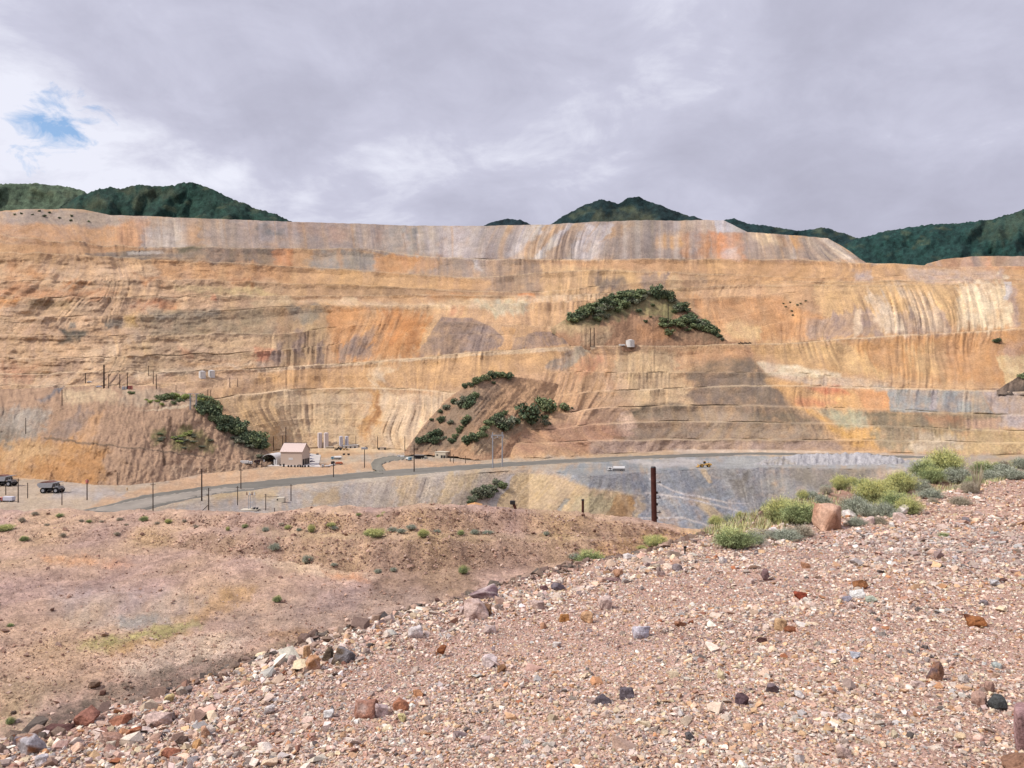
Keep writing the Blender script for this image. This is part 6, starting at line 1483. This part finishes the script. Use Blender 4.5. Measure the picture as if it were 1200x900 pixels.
for q in [
 (860, 641, 52, 23, 'M', 'wide grey-green shrub nearest the dip, leftmost of the big ones at the gravel edge'), (884, 637, 26, 16, 'G', 'low grey sage tucked against the right of the leftmost big shrub'), (915, 614, 38, 30, 'Y', 'bright yellow-topped shrub standing alone left of the orange boulder'),
 (935, 614, 46, 26, 'M', 'grey-green shrub under the right side of the bright yellow-topped one'), (897, 597, 14, 13, 'G', 'small grey sage left behind the bright yellow-topped shrub'), (839, 617, 18, 14, 'Y', 'small pale yellow tuft on the soil brink left of the boulder'), (853, 612, 13, 11, 'G', 'little grey sage between the pale yellow tuft and the brink grass'),
 (867, 607, 9, 9, 'Y', 'tiny yellow-green tuft on the soil brink'), (923, 588, 14, 7, 'Y', 'flat yellow-green tuft behind the bright yellow-topped shrub'), (941, 586, 13, 12, 'Y', 'pale yellow ball of brush on the brink above the boulder'), (985, 573, 20, 17, 'Y', 'round pale yellow-green shrub on the skyline brink'), (998, 568, 14, 10, 'Y', 'small yellow-green tuft on the brink right of the round pale shrub'),
 (968, 575, 12, 8, 'G', 'grey tuft on the brink left of the round pale shrub'), (920, 632, 40, 14, 'G', 'low pale grey-yellow brush in front of the orange boulder'), (938, 628, 34, 15, 'D', 'tan dry brush at the left foot of the orange boulder'), (896, 630, 26, 12, 'D', 'dry tan tuft between the leftmost big shrub and the boulder'),
 (1002, 604, 34, 24, 'G', 'large grey sage just right of the orange boulder'), (1020, 592, 34, 30, 'Y', 'tall yellow-green shrub behind the large grey sage'), (1034, 586, 30, 22, 'Y', 'yellow-flecked shrub at the top middle of the cluster right of the boulder'), (1048, 600, 34, 24, 'M', 'green shrub at the right of the cluster by the boulder'),
 (1018, 606, 26, 18, 'G', 'grey sage in the middle of the cluster by the boulder'), (1036, 606, 28, 18, 'G', 'pale grey sage at the lower right of the cluster by the boulder'), (1064, 603, 30, 20, 'Y', 'straggly yellow-green shrub ending the cluster by the boulder'), (1003, 616, 22, 12, 'G', 'low silver sage at the gravel edge right of the boulder'), (1029, 614, 20, 11, 'D', 'greyish dry tuft at the gravel edge below the cluster'), (1050, 608, 16, 11, 'G', 'small silver sage at the gravel edge below the green shrub'),
 (1055, 578, 34, 24, 'Y', 'yellow-green shrub on the bare soil left of the tallest shrub'), (1062, 574, 24, 16, 'G', 'grey sage nested right of the shrub on the bare soil'), (1078, 575, 26, 14, 'G', 'low grey sage below the tallest shrub'), (1107, 560, 42, 32, 'Y', 'tallest bright yellow-green shrub on the upper right brink'), (1083, 558, 30, 22, 'M', 'green shrub directly left of the tallest shrub'),
 (1092, 566, 28, 18, 'M', 'green shrub in front of the tallest shrub'), (1124, 567, 36, 19, 'G', 'big rounded grey sage right of the tallest shrub'), (1090, 584, 30, 13, 'G', 'flat grey brush alone on the soil near the gravel'), (1093, 590, 12, 8, 'D', 'small dry clump beside the flat grey brush'), (1068, 592, 14, 8, 'D', 'dry clump on the soil between the cluster and the flat grey brush'),
 (1140, 552, 24, 18, 'G', 'greyish brush on the skyline right of the tallest shrub'), (1152, 557, 26, 16, 'M', 'dull green brush on the upper right brink'), (1164, 540, 26, 13, 'G', 'grey sage topmost on the skyline, left of a pair'), (1182, 541, 30, 12, 'G', 'grey sage topmost on the skyline, right of a pair'), (1172, 552, 40, 16, 'G', 'broad grey-green sage under the skyline pair'), (1164, 565, 30, 15, 'G', 'grey sage at the gravel edge, upper right'),
 (1188, 562, 32, 14, 'G', 'low grey sage nearest the right edge at the gravel'), (1197, 548, 22, 14, 'G', 'grey sage cut by the right edge of the photo'), (1136, 578, 20, 16, 'D', 'dry tan brush beside the tall dry stalks'), (1125, 592, 24, 12, 'D', 'pale dry clump spilling onto the gravel, upper right'), (1147, 590, 7, 4, 'M', 'small green sprig on the open gravel at the upper right') if False else (1107, 628, 14, 6, 'M', 'small green sprig alone on the open pink gravel at the upper right'),
 (768, 641, 28, 13, 'Y', 'bright yellow-green shrub on the orange soil where the berm meets the gravel'), (778, 655, 22, 12, 'G', 'pale grey sage below the bright shrub on the orange soil'), (690, 665, 36, 19, 'M', 'largest green shrub below the terrace berm at the gravel crest'), (700, 662, 26, 12, 'Y', 'yellow-green tuft at the right of the largest green shrub by the berm'), (673, 655, 14, 7, 'G', 'small grey tuft left of the largest green shrub by the berm'), (752, 645, 12, 6, 'Y', 'tiny yellow tuft left of the bright shrub on the orange soil'), (748, 663, 10, 6, 'G', 'tiny grey tuft on the orange soil above the gravel crest')]:
    on_tr = q[0] < 800 and q[1] < 670
    shrub(*q[:6], lf=[tr] if on_tr else None)
k = 0
for _ in range(400):
    x = rng.uniform(4, 20); y = rng.uniform(12, 31); e1_ = float(side(x, y, EDGE)); b1_ = float(side(x, y, BRINK))
    if e1_ < .1 or b1_ > .1 or k >= 34: continue
    k += 1; kd = 'GGDYM'[k % 5]; s_ = rng.uniform(.22, .5); v = k % 3
    lab = {'G': 'pale grey sage tuft', 'D': 'dry tan tuft', 'Y': 'yellow-green tuft', 'M': 'green tuft'}[kd] + ' filling in between the larger shrubs on the soil shoulder'
    place('shrub_%s_%d' % (kd, v), make_shrub(kd, v), (x, y, float(mound_z(x, y)) - .02), lab, 'small ' + lab, rng.uniform(0, 6.28), (s_, s_, s_ * rng.uniform(.6, .9)))
# thin grass over the soil shoulder between the shrubs
n = 60000; gx_ = rng.uniform(3.2, 26, n); gy_ = rng.uniform(11, 36, n); e1_ = side(gx_, gy_, EDGE); b1_ = side(gx_, gy_, BRINK)
k = (e1_ > -.15) & (b1_ < .5) & (rng.random(n) < np.clip(fbm(gx_ / 1.6, gy_ / 1.6, 401, 3) * 1.8 + .35, .03, 1)); gx_, gy_ = gx_[k], gy_[k]; n = len(gx_)
cg = np.stack([gx_, gy_, mound_z(gx_, gy_) - .02], -1); Vs, Cs = [], []
pg = np.array([alb(c) for c in ((196, 186, 110), (176, 180, 92), (206, 190, 140), (160, 168, 100), (150, 150, 116))]) * 1.25
for b_ in range(7):
    a_ = rng.uniform(0, 6.28, n); h_ = rng.uniform(.05, .17, n); d_ = np.stack([np.cos(a_) * h_ * .6, np.sin(a_) * h_ * .6, h_], -1); o_ = rng.normal(0, .03, (n, 3)) * np.array([1, 1, 0])
    s__ = np.stack([-np.sin(a_), np.cos(a_), 0 * a_], -1) * .008
    Vs.append(np.stack([cg + o_ - s__, cg + o_ + s__, cg + o_ + d_], 1).reshape(-1, 3)); Cs.append(np.repeat(pg[rng.integers(0, 5, n)] * rng.uniform(.8, 1.2, (n, 1)) * 1.15, 3, 0))
V = np.concatenate(Vs); o = link('grass', raw_mesh('grass', V, [np.arange(len(V)).reshape(-1, 3)], M_blade, np.clip(np.concatenate(Cs), 0, .6))); o['kind'] = 'stuff'; tag(o, 'thin yellow-green grass between the shrubs on the soil shoulder', 'grass')
# tall dry stalks
p = on_mound(1145, 577); o = empty('dry_stalks', p, 'tall pale dry stalks rising from the brush at the upper right of the gravel', 'dry grass'); s_ = mpp(p)
V, Fc, C, _ = blades(46, 9 * s_, 30 * s_, .006, 5, [(196, 176, 140)], [(224, 206, 170), (206, 186, 150)], .5, .1); link('stalks', raw_mesh('stalks', V, [Fc], M_blade, C), o)
# scrub of the lower terrace
for x_, y_, w_, h_, k in [(440, 629, 24, 9, 'Y'), (432, 628, 12, 7, 'M'), (496, 629.5, 13, 9, 'Y'), (365, 624, 9, 9, 'Y'), (388, 617, 11, 5, 'Y'), (392, 620, 9, 4, 'G'), (322, 645, 13, 9, 'G'), (360, 660, 13, 10, 'G'), (325, 705, 11, 7, 'M'), (443, 671, 10, 5, 'G'), (461, 669.5, 8, 5, 'G'), (543, 672, 13, 9, 'M'), (391, 663, 8, 4, 'G'),
    (460, 623, 12, 6, 'G'), (470, 624, 12, 5, 'G'), (482, 620, 12, 6, 'G'), (540, 627, 9, 6, 'M'), (556, 626, 11, 6, 'G'), (571, 625, 14, 4, 'G'), (640, 627, 8, 5, 'G'), (512, 624, 10, 4, 'G'), (5, 622, 22, 7, 'Y'), (28, 634, 11, 6, 'M'), (74, 629, 7, 5, 'D'), (169, 611, 11, 6, 'M'), (197, 613, 8, 5, 'Y'), (70, 605.5, 9, 4, 'M'), (95, 611, 6, 3, 'D'), (104, 612, 7, 3, 'M'), (119, 612, 6, 3, 'D'),
    (140, 610, 8, 4, 'D'), (137, 627, 7, 4, 'D'), (216, 612, 6, 4, 'D'), (41, 604, 8, 5, 'D'), (26, 612, 8, 6, 'D'), (287, 618, 8, 4, 'M'), (311, 623, 8, 6, 'G'), (338, 620, 10, 5, 'Y'), (267, 622, 5, 5, 'Y'), (330, 615, 7, 3, 'D'), (12, 734, 8, 4, 'M'), (12, 848, 10, 8, 'M'), (148, 616, 5, 3, 'D'), (184, 614, 6, 3, 'D'), (230, 618, 6, 3, 'D'), (55, 616, 6, 3, 'D'), (350, 622, 6, 4, 'G'), (420, 604, 7, 3, 'M')]:
    big = w_ >= 12
    lab = {'Y': 'yellow-green', 'M': 'green', 'G': 'grey-green', 'D': 'brownish dry'}[k] + ' scrub plant on the ' + ('far rim of the terrace at the left' if x_ < 235 and y_ < 640 else 'flat between the two terrace banks' if 235 <= x_ and y_ < 633 else 'open floor of the terrace' if x_ < 300 or y_ > 680 else 'foot of the lower terrace bank')
    shrub(x_, y_, w_, h_, k, ('larger ' if big else 'small ') + lab, 'scrub on the terrace, ' + ('larger ' if big else 'small ') + lab, [tr])

# ------------------------------------------------------------------ posts on the slope just past the terrace
def post_at(x_, top, d):
    return Vector(((x_ - CX) / F * d, d, 0)), (CY - top) / F * d
P_, zt = post_at(766, 548, 41.0); o = empty('utility_pole', P_ + Vector((0, 0, zt - 8.5)), 'thick dark brown pole standing just beyond the terrace berm', 'pole', None, .3)
m = MB(); m.cyl((0.16, 0, -1.2), (-.02, 0, 8.5), .16, BROWNP, .135, n=14); m.cyl((-.02, 0, 8.5), (-.02, 0, 8.56), .14, DARK, .1, n=14); m.build('pole_shaft', o)
for z_ in (7.7, 6.9, 6.15): m = MB(); m.cyl((.08, 0, z_), (.42, 0, z_), .022, DARK, n=6); m.cyl((.36, 0, z_), (.36, 0, z_ + .1), .035, GREYS, n=8); m.build('step_bolt', o)
for z_ in (7.2, 6.6, 5.9): m = MB(); m.box((.15, -.06, z_), (.08, .12, .12), DARK, .01); m.build('bracket', o)
P_, zt = post_at(683, 586, 47.0); o = empty('utility_pole', P_ + Vector((0, 0, zt - 7)), 'short thin brown post showing over the berm left of the thick pole', 'pole'); m = MB(); m.cyl((0, 0, -1), (0, 0, 7), .085, BROWNP, .075, n=10); m.build('pole_shaft', o)
m = MB(); m.cyl((0, 0, 6.97), (0, 0, 7.05), .09, DARK, n=10); m.build('cap', o)
P_, zt = post_at(602, 588, 52.0); o = empty('leaning_post', P_ + Vector((0, 0, zt - 5)), 'dark post leaning to the left beyond the terrace berm', 'post'); m = MB(); m.cyl((2.1, 0, -1), (-.05, 0, 5), .1, BROWNP, .09, n=10); m.build('pole_shaft', o); m = MB(); m.box((-.08, 0, 4.95), (.34, .2, .26), DARK, .03); m.build('cap', o)
P_, zt = post_at(581.5, 588, 52.0); o = empty('slim_post', P_ + Vector((0, 0, zt - 5)), 'very thin pale post between the orange-roofed hut and the leaning post', 'post'); m = MB(); m.cyl((0, 0, -1), (0, 0, 5), .03, GREYS, .025, n=8); m.build('pole_shaft', o)
p = on_mound(802, 652, .05); o = empty('stake', p, 'short black stake in the soil left of the leftmost big shrub', 'stake'); m = MB(); m.cyl((0, 0, -.1), (.01, 0, 15.5 * mpp(p)), .012, BLACKP, .010, n=8); m.build('rod', o); m = MB(); m.box((.01, 0, 15 * mpp(p)), (.04, .02, .03), BLACKP); m.build('clip', o)

# ------------------------------------------------------------------ single rocks
def rock_mesh(seed, subdiv=2, n=16, rough=.085, cl=.7):
    r = random.Random(seed); bm = bmesh.new()
    for _ in range(n):
        v = Vector((r.gauss(0, 1), r.gauss(0, 1), r.gauss(0, 1))).normalized(); v = Vector([max(-cl, min(cl, c)) for c in v]) * r.uniform(.66, .76); bm.verts.new(v)
    bmesh.ops.convex_hull(bm, input=bm.verts); bmesh.ops.delete(bm, geom=[v for v in bm.verts if not v.link_faces], context='VERTS')
    bmesh.ops.bevel(bm, geom=bm.edges[:], offset=.035, segments=1, affect='EDGES')
    bmesh.ops.triangulate(bm, faces=bm.faces)
    for _ in range(subdiv): bmesh.ops.subdivide_edges(bm, edges=[e_ for e_ in bm.edges if e_.calc_length() > .16], cuts=1, use_grid_fill=True)
    bmesh.ops.triangulate(bm, faces=bm.faces); bm.normal_update()
    V = np.array([v.co[:] for v in bm.verts]); Nn = np.array([v.normal[:] for v in bm.verts])
    k = fbm(V[:, 0] * 3 + seed, V[:, 1] * 3 + V[:, 2] * 2.3, seed, 4)
    V = V + Nn * (k * rough)[:, None]
    V[:, 2] -= V[:, 2].min(); sx = np.ptp(V[:, 0]); V /= np.array([sx, np.ptp(V[:, 1]), np.ptp(V[:, 2])])
    Fc = np.array([[v.index for v in f.verts] for f in bm.faces]); bm.free()
    return V, Fc
def rock(x_, y_, wpx, hpx, col, label, seed, group=None, spot=None, col2=None, name='rock', rz=0.0, dp=.8):
    """a broken rock; width and height in photograph pixels where it lies"""
    p = spot or on_mound(x_, y_); V, Fc = rock_mesh(seed, n=40, rough=.03, cl=1) if 'rounded' in label else rock_mesh(seed); s_ = mpp(p)
    s_ = s_ * (.84 if x_ and x_ < 620 and y_ > 730 else .9 if x_ and wpx < 34 else 1); W = V * np.array([wpx * s_, wpx * s_ * dp, hpx * s_ * 1.12]); W[:, 2] *= 1.1; W[:, 2] -= hpx * s_ * .2
    if 'pyramid-shaped brown' in label: tp = 1.15 - .85 * V[:, 2]; W[:, 0] *= tp; W[:, 1] *= tp
    n1_ = fbm(V[:, 0] * 2.5 + seed, V[:, 2] * 3 + V[:, 1] * 2, seed + 3, 4)
    C = np.tile(alb(col) * 1.12, (len(V), 1)) * (1 + .28 * n1_[:, None])
    if col2 is not None: t = np.clip(n1_ * 3 + .1, 0, 1)[:, None]; C = C * (1 - t) + alb(col2) * t
    me = raw_mesh(name, W, [Fc], M_rock, np.clip(C, .02, .75)); o = link(name, me); o.location = p; o.rotation_euler = (0, 0, rz)
    tag(o, label, 'rock', group); return o
rk = [
 (971, 620, 35, 30, (230, 178, 142), 'largest orange-pink boulder, standing among the shrubs at the gravel edge', (196, 140, 104)),
 (566, 702, 36, 15, (222, 196, 186), 'big pale block streaked with purple on the crest of the gravel, topmost there', (150, 116, 120)), (558, 724, 32, 23, (226, 190, 172), 'pinkish block with a brown right side just below the purple-streaked block', (190, 150, 130)), (571, 722, 12, 16, (150, 110, 80), 'brown stone wedged at the right of the pinkish crest block', None), (545, 718, 18, 12, (220, 190, 178), 'pale pink stone left of the pinkish crest block', None),
 (487, 746, 22, 17, (236, 220, 212), 'nearly white squarish block on the edge of the gravel left of the bright orange rock', None), (519, 769, 23, 15, (196, 118, 52), 'bright rusty orange rock in the middle of the gravel slope', (160, 88, 40)), (402, 776, 30, 20, (146, 138, 140), 'grey slab with a brown face at the gravel edge', (112, 90, 66)), (384, 774, 16, 18, (110, 92, 72), 'dark brown rock pressed against the left of the grey slab', None), (366, 786, 24, 20, (224, 172, 140), 'pink and orange stone left of the grey slab at the gravel edge', (214, 150, 90)), (360, 772, 10, 18, (214, 160, 104), 'upright orange shard standing behind the pink and orange stone', None),
 (574, 782, 24, 17, (228, 204, 196), 'large pale pink stone right of the bright rusty orange rock', None), (588, 788, 13, 10, (170, 120, 74), 'ochre-brown stone beside the large pale pink stone', None), (428, 838, 36, 22, (186, 126, 98), 'red-brown split slab low on the gravel, left of the orange slab', (214, 176, 160)), (447, 838, 20, 17, (216, 184, 176), 'pink slab leaning against the red-brown split slab', None), (385, 842, 15, 12, (242, 236, 228), 'small bright white stone near the bottom middle-left', None), (470, 830, 24, 14, (196, 124, 82), 'orange slab right of the red-brown split slab', None), (471, 845, 12, 10, (224, 204, 130), 'small pale yellow stone just below the orange slab', None), (490, 816, 15, 10, (206, 140, 86), 'small orange stone above and right of the orange slab', None),
 (102, 846, 36, 18, (186, 120, 94), 'long red-brown slab on the mound edge at the lower left', (150, 96, 80)), (66, 858, 40, 8, (120, 80, 72), 'flat dark maroon slab left of the long red-brown slab', None), (34, 884, 36, 26, (206, 196, 196), 'pale grey slab tilted up at the lower left corner', (176, 120, 80)), (24, 872, 18, 12, (142, 126, 132), 'purple-grey stone behind the tilted pale grey slab', None), (130, 872, 40, 26, (206, 152, 122), 'biggest flat-topped pinkish-brown block at the lower left', (222, 180, 158)), (140, 848, 28, 13, (190, 120, 84), 'orange-brown rock on top of the pinkish-brown block', None), (157, 862, 19, 11, (186, 96, 44), 'vivid rust rock right of the pinkish-brown block', (220, 150, 100)), (186, 848, 36, 14, (226, 190, 172), 'wide pale pink slab right of the vivid rust rock', None), (200, 843, 16, 10, (150, 128, 120), 'grey-brown tip beside the wide pale pink slab', None), (199, 822, 15, 10, (214, 186, 116), 'ochre-yellow stone on the gravel edge above the wide pale slab', None), (50, 897, 20, 15, (220, 210, 210), 'pale grey squarish stone at the very bottom left', None), (188, 866, 12, 9, (92, 84, 88), 'small dark grey stone right of the vivid rust rock', None), (214, 872, 18, 14, (134, 106, 92), 'dark brown rough stone at the bottom left quarter', None), (230, 876, 14, 12, (214, 156, 86), 'orange-yellow stone right of the dark brown rough stone', None), (200, 886, 24, 9, (176, 104, 70), 'flat rust-red slab near the bottom left', None), (240, 864, 15, 15, (216, 160, 120), 'light orange upright stone at the lower left quarter', None),
 (897, 680, 13, 15, (140, 106, 104), 'upright purple-brown block alone on the gravel below the shrubs', None), (938, 702, 17, 10, (168, 72, 36), 'dark rust-red stone right of and below the purple-brown block', None), (1008, 690, 21, 15, (192, 124, 64), 'orange-brown block just behind the white stone', (150, 90, 40)), (1005, 700, 20, 12, (240, 236, 228), 'clean white stone in front of the orange-brown block', None), (1019, 705, 18, 7, (190, 196, 168), 'greenish flat stone at the right of the white stone', None), (993, 704, 18, 6, (160, 152, 164), 'flat grey stone at the left of the white stone', None), (1143, 734, 28, 14, (186, 112, 44), 'flat-topped rust-orange rock with dark patches at the right', (120, 66, 30)), (915, 738, 17, 15, (222, 176, 120), 'light tan wedge beside the dark orange shard', None), (926, 740, 18, 6, (160, 92, 48), 'dark orange shard at the right of the light tan wedge', None), (893, 753, 14, 6, (92, 58, 50), 'small flat maroon stone below the light tan wedge', None),
 (1098, 797, 29, 24, (168, 116, 80), 'pyramid-shaped brown rock in the lower right gravel', (130, 104, 104)), (1169, 831, 27, 19, (92, 94, 92), 'rounded dark grey rock like a ball at the lower right', (130, 132, 128)), (869, 826, 17, 15, (112, 86, 92), 'dark purple angular stone in the lower right middle', None), (905, 812, 17, 12, (140, 118, 120), 'purple-grey stone with a pale chip, right of the dark purple angular one', None), (1147, 826, 22, 18, (210, 164, 140), 'smooth tan block left of the rounded dark grey rock', None), (1160, 812, 18, 15, (186, 142, 120), 'brownish block standing behind the rounded dark grey rock', None), (1197, 876, 44, 48, (196, 150, 146), 'big pink boulder cut by the right edge near the bottom', (176, 130, 126)), (1196, 903, 40, 20, (170, 122, 90), 'brown rock under the big pink boulder in the lower right corner', None),
 (706, 825, 23, 11, (112, 100, 104), 'flat dark grey-purple stone, left of a pair in the middle of the gravel', None), (735, 818, 19, 13, (118, 106, 112), 'dark grey stone with a ridge, right of a pair in the middle of the gravel', None), (661, 728, 13, 10, (214, 142, 54), 'small golden orange stone on the upper gravel', None), (688, 729, 16, 14, (216, 164, 112), 'light orange stone right of the small golden one', None), (719, 681, 22, 8, (146, 112, 106), 'flat maroon-brown slab near the top of the gravel by the green shrub', None), (654, 692, 22, 10, (134, 120, 126), 'flat grey-purple slab on the gravel crest below the green shrub', None), (637, 692, 12, 6, (120, 84, 80), 'small maroon slab left of the flat grey-purple slab', None), (753, 746, 25, 14, (206, 196, 204), 'pale lavender slab in the upper middle of the gravel', None), (795, 732, 15, 13, (168, 112, 76), 'brown stone right of the pale lavender slab', None), (1165, 687, 13, 11, (228, 224, 224), 'white-grey stone near the right edge of the gravel', None), (1176, 682, 10, 5, (120, 84, 74), 'small brown slab right of the white-grey stone', None), (808, 866, 12, 9, (110, 104, 104), 'small dark grey stone at the bottom right of centre', None), (1002, 771, 14, 8, (196, 198, 206), 'small bluish-white stone in the middle of the right gravel', None), (937, 817, 14, 8, (236, 226, 218), 'flat near-white stone right of the purple-grey one', None), (1075, 806, 20, 9, (216, 184, 168), 'flat pink stone left below the pyramid-shaped rock', None), (1130, 800, 14, 10, (216, 200, 186), 'pale stone right of the pyramid-shaped rock', None), (1168, 783, 16, 8, (196, 204, 196), 'pale greenish flat stone above the rounded dark grey rock', None), (990, 845, 20, 9, (214, 196, 190), 'pale flat stone at the lower right beside the pyramid rock, nearest the bottom', None), (990, 888, 24, 14, (206, 170, 152), 'pink-tan stone at the bottom right, nearest the lower frame edge', None)]
for k, (x_, y_, w_, h_, c_, lab, c2) in enumerate(rk): rock(x_, y_, w_, h_, c_, lab, 1000 + k, col2=c2, rz=rng.uniform(-.3, .3), name='boulder' if w_ > 34 and h_ > 28 else 'rock')
for x_, y_, w_, h_, c_, lab in ((308, 776, 11, 9, (120, 110, 110), 'dark grey stone on the scree under the gravel edge'), (112, 806, 16, 10, (150, 120, 96), 'largest brown rock lying on the terrace below the gravel edge'), (121, 814, 10, 6, (130, 90, 74), 'small red-brown rock just below the largest terrace rock'), (513, 706, 8, 5, (100, 70, 60), 'dark stone on the terrace floor left of the crest block'), (16, 838, 12, 5, (96, 78, 66), 'flat dark stone on the terrace at the lower left'), (20, 846, 8, 5, (220, 200, 186), 'small pale stone on the terrace at the lower left')):
    rock(x_, y_, w_, h_, c_, lab, int(x_ * 7), spot=at(x_, y_, [tr]))
# further loose rocks, no two alike but nothing to tell them apart in words
g = np.random.default_rng(77); zones = []
for k in range(400):
    x = g.uniform(-3.5, 9); y = g.uniform(3.2, 15); e_ = float(side(x, y, EDGE))
    if e_ > -.05: continue
    near_edge = math.exp(-abs(e_) / .8)
    if g.random() > .12 + .75 * near_edge: continue
    zones.append((x, y, e_))
cl_ = [((216, 184, 168), 'pinkish'), ((204, 146, 104), 'orange'), ((150, 134, 134), 'purple-grey'), ((230, 216, 206), 'whitish'), ((176, 116, 88), 'red-brown')]
for k, (x, y, e_) in enumerate(zones[:48]):
    c_, cn = cl_[g.choice(5, p=[.42, .16, .14, .16, .12])]; p = Vector((x, y, float(mound_z(x, y)))); s_ = mpp(p)
    wpx = g.uniform(10, 20) if e_ > -1.6 else g.uniform(8, 13)
    zone = 'edge of the gravel mound' if e_ > -1.6 else 'open gravel slope'
    rock(0, 0, wpx, wpx * g.uniform(.4, .8), c_, 'loose %s rock lying on the %s' % (cn, zone), 3000 + k, 'loose %s rocks on the %s' % (cn, zone), spot=p, rz=g.uniform(0, 6.28))
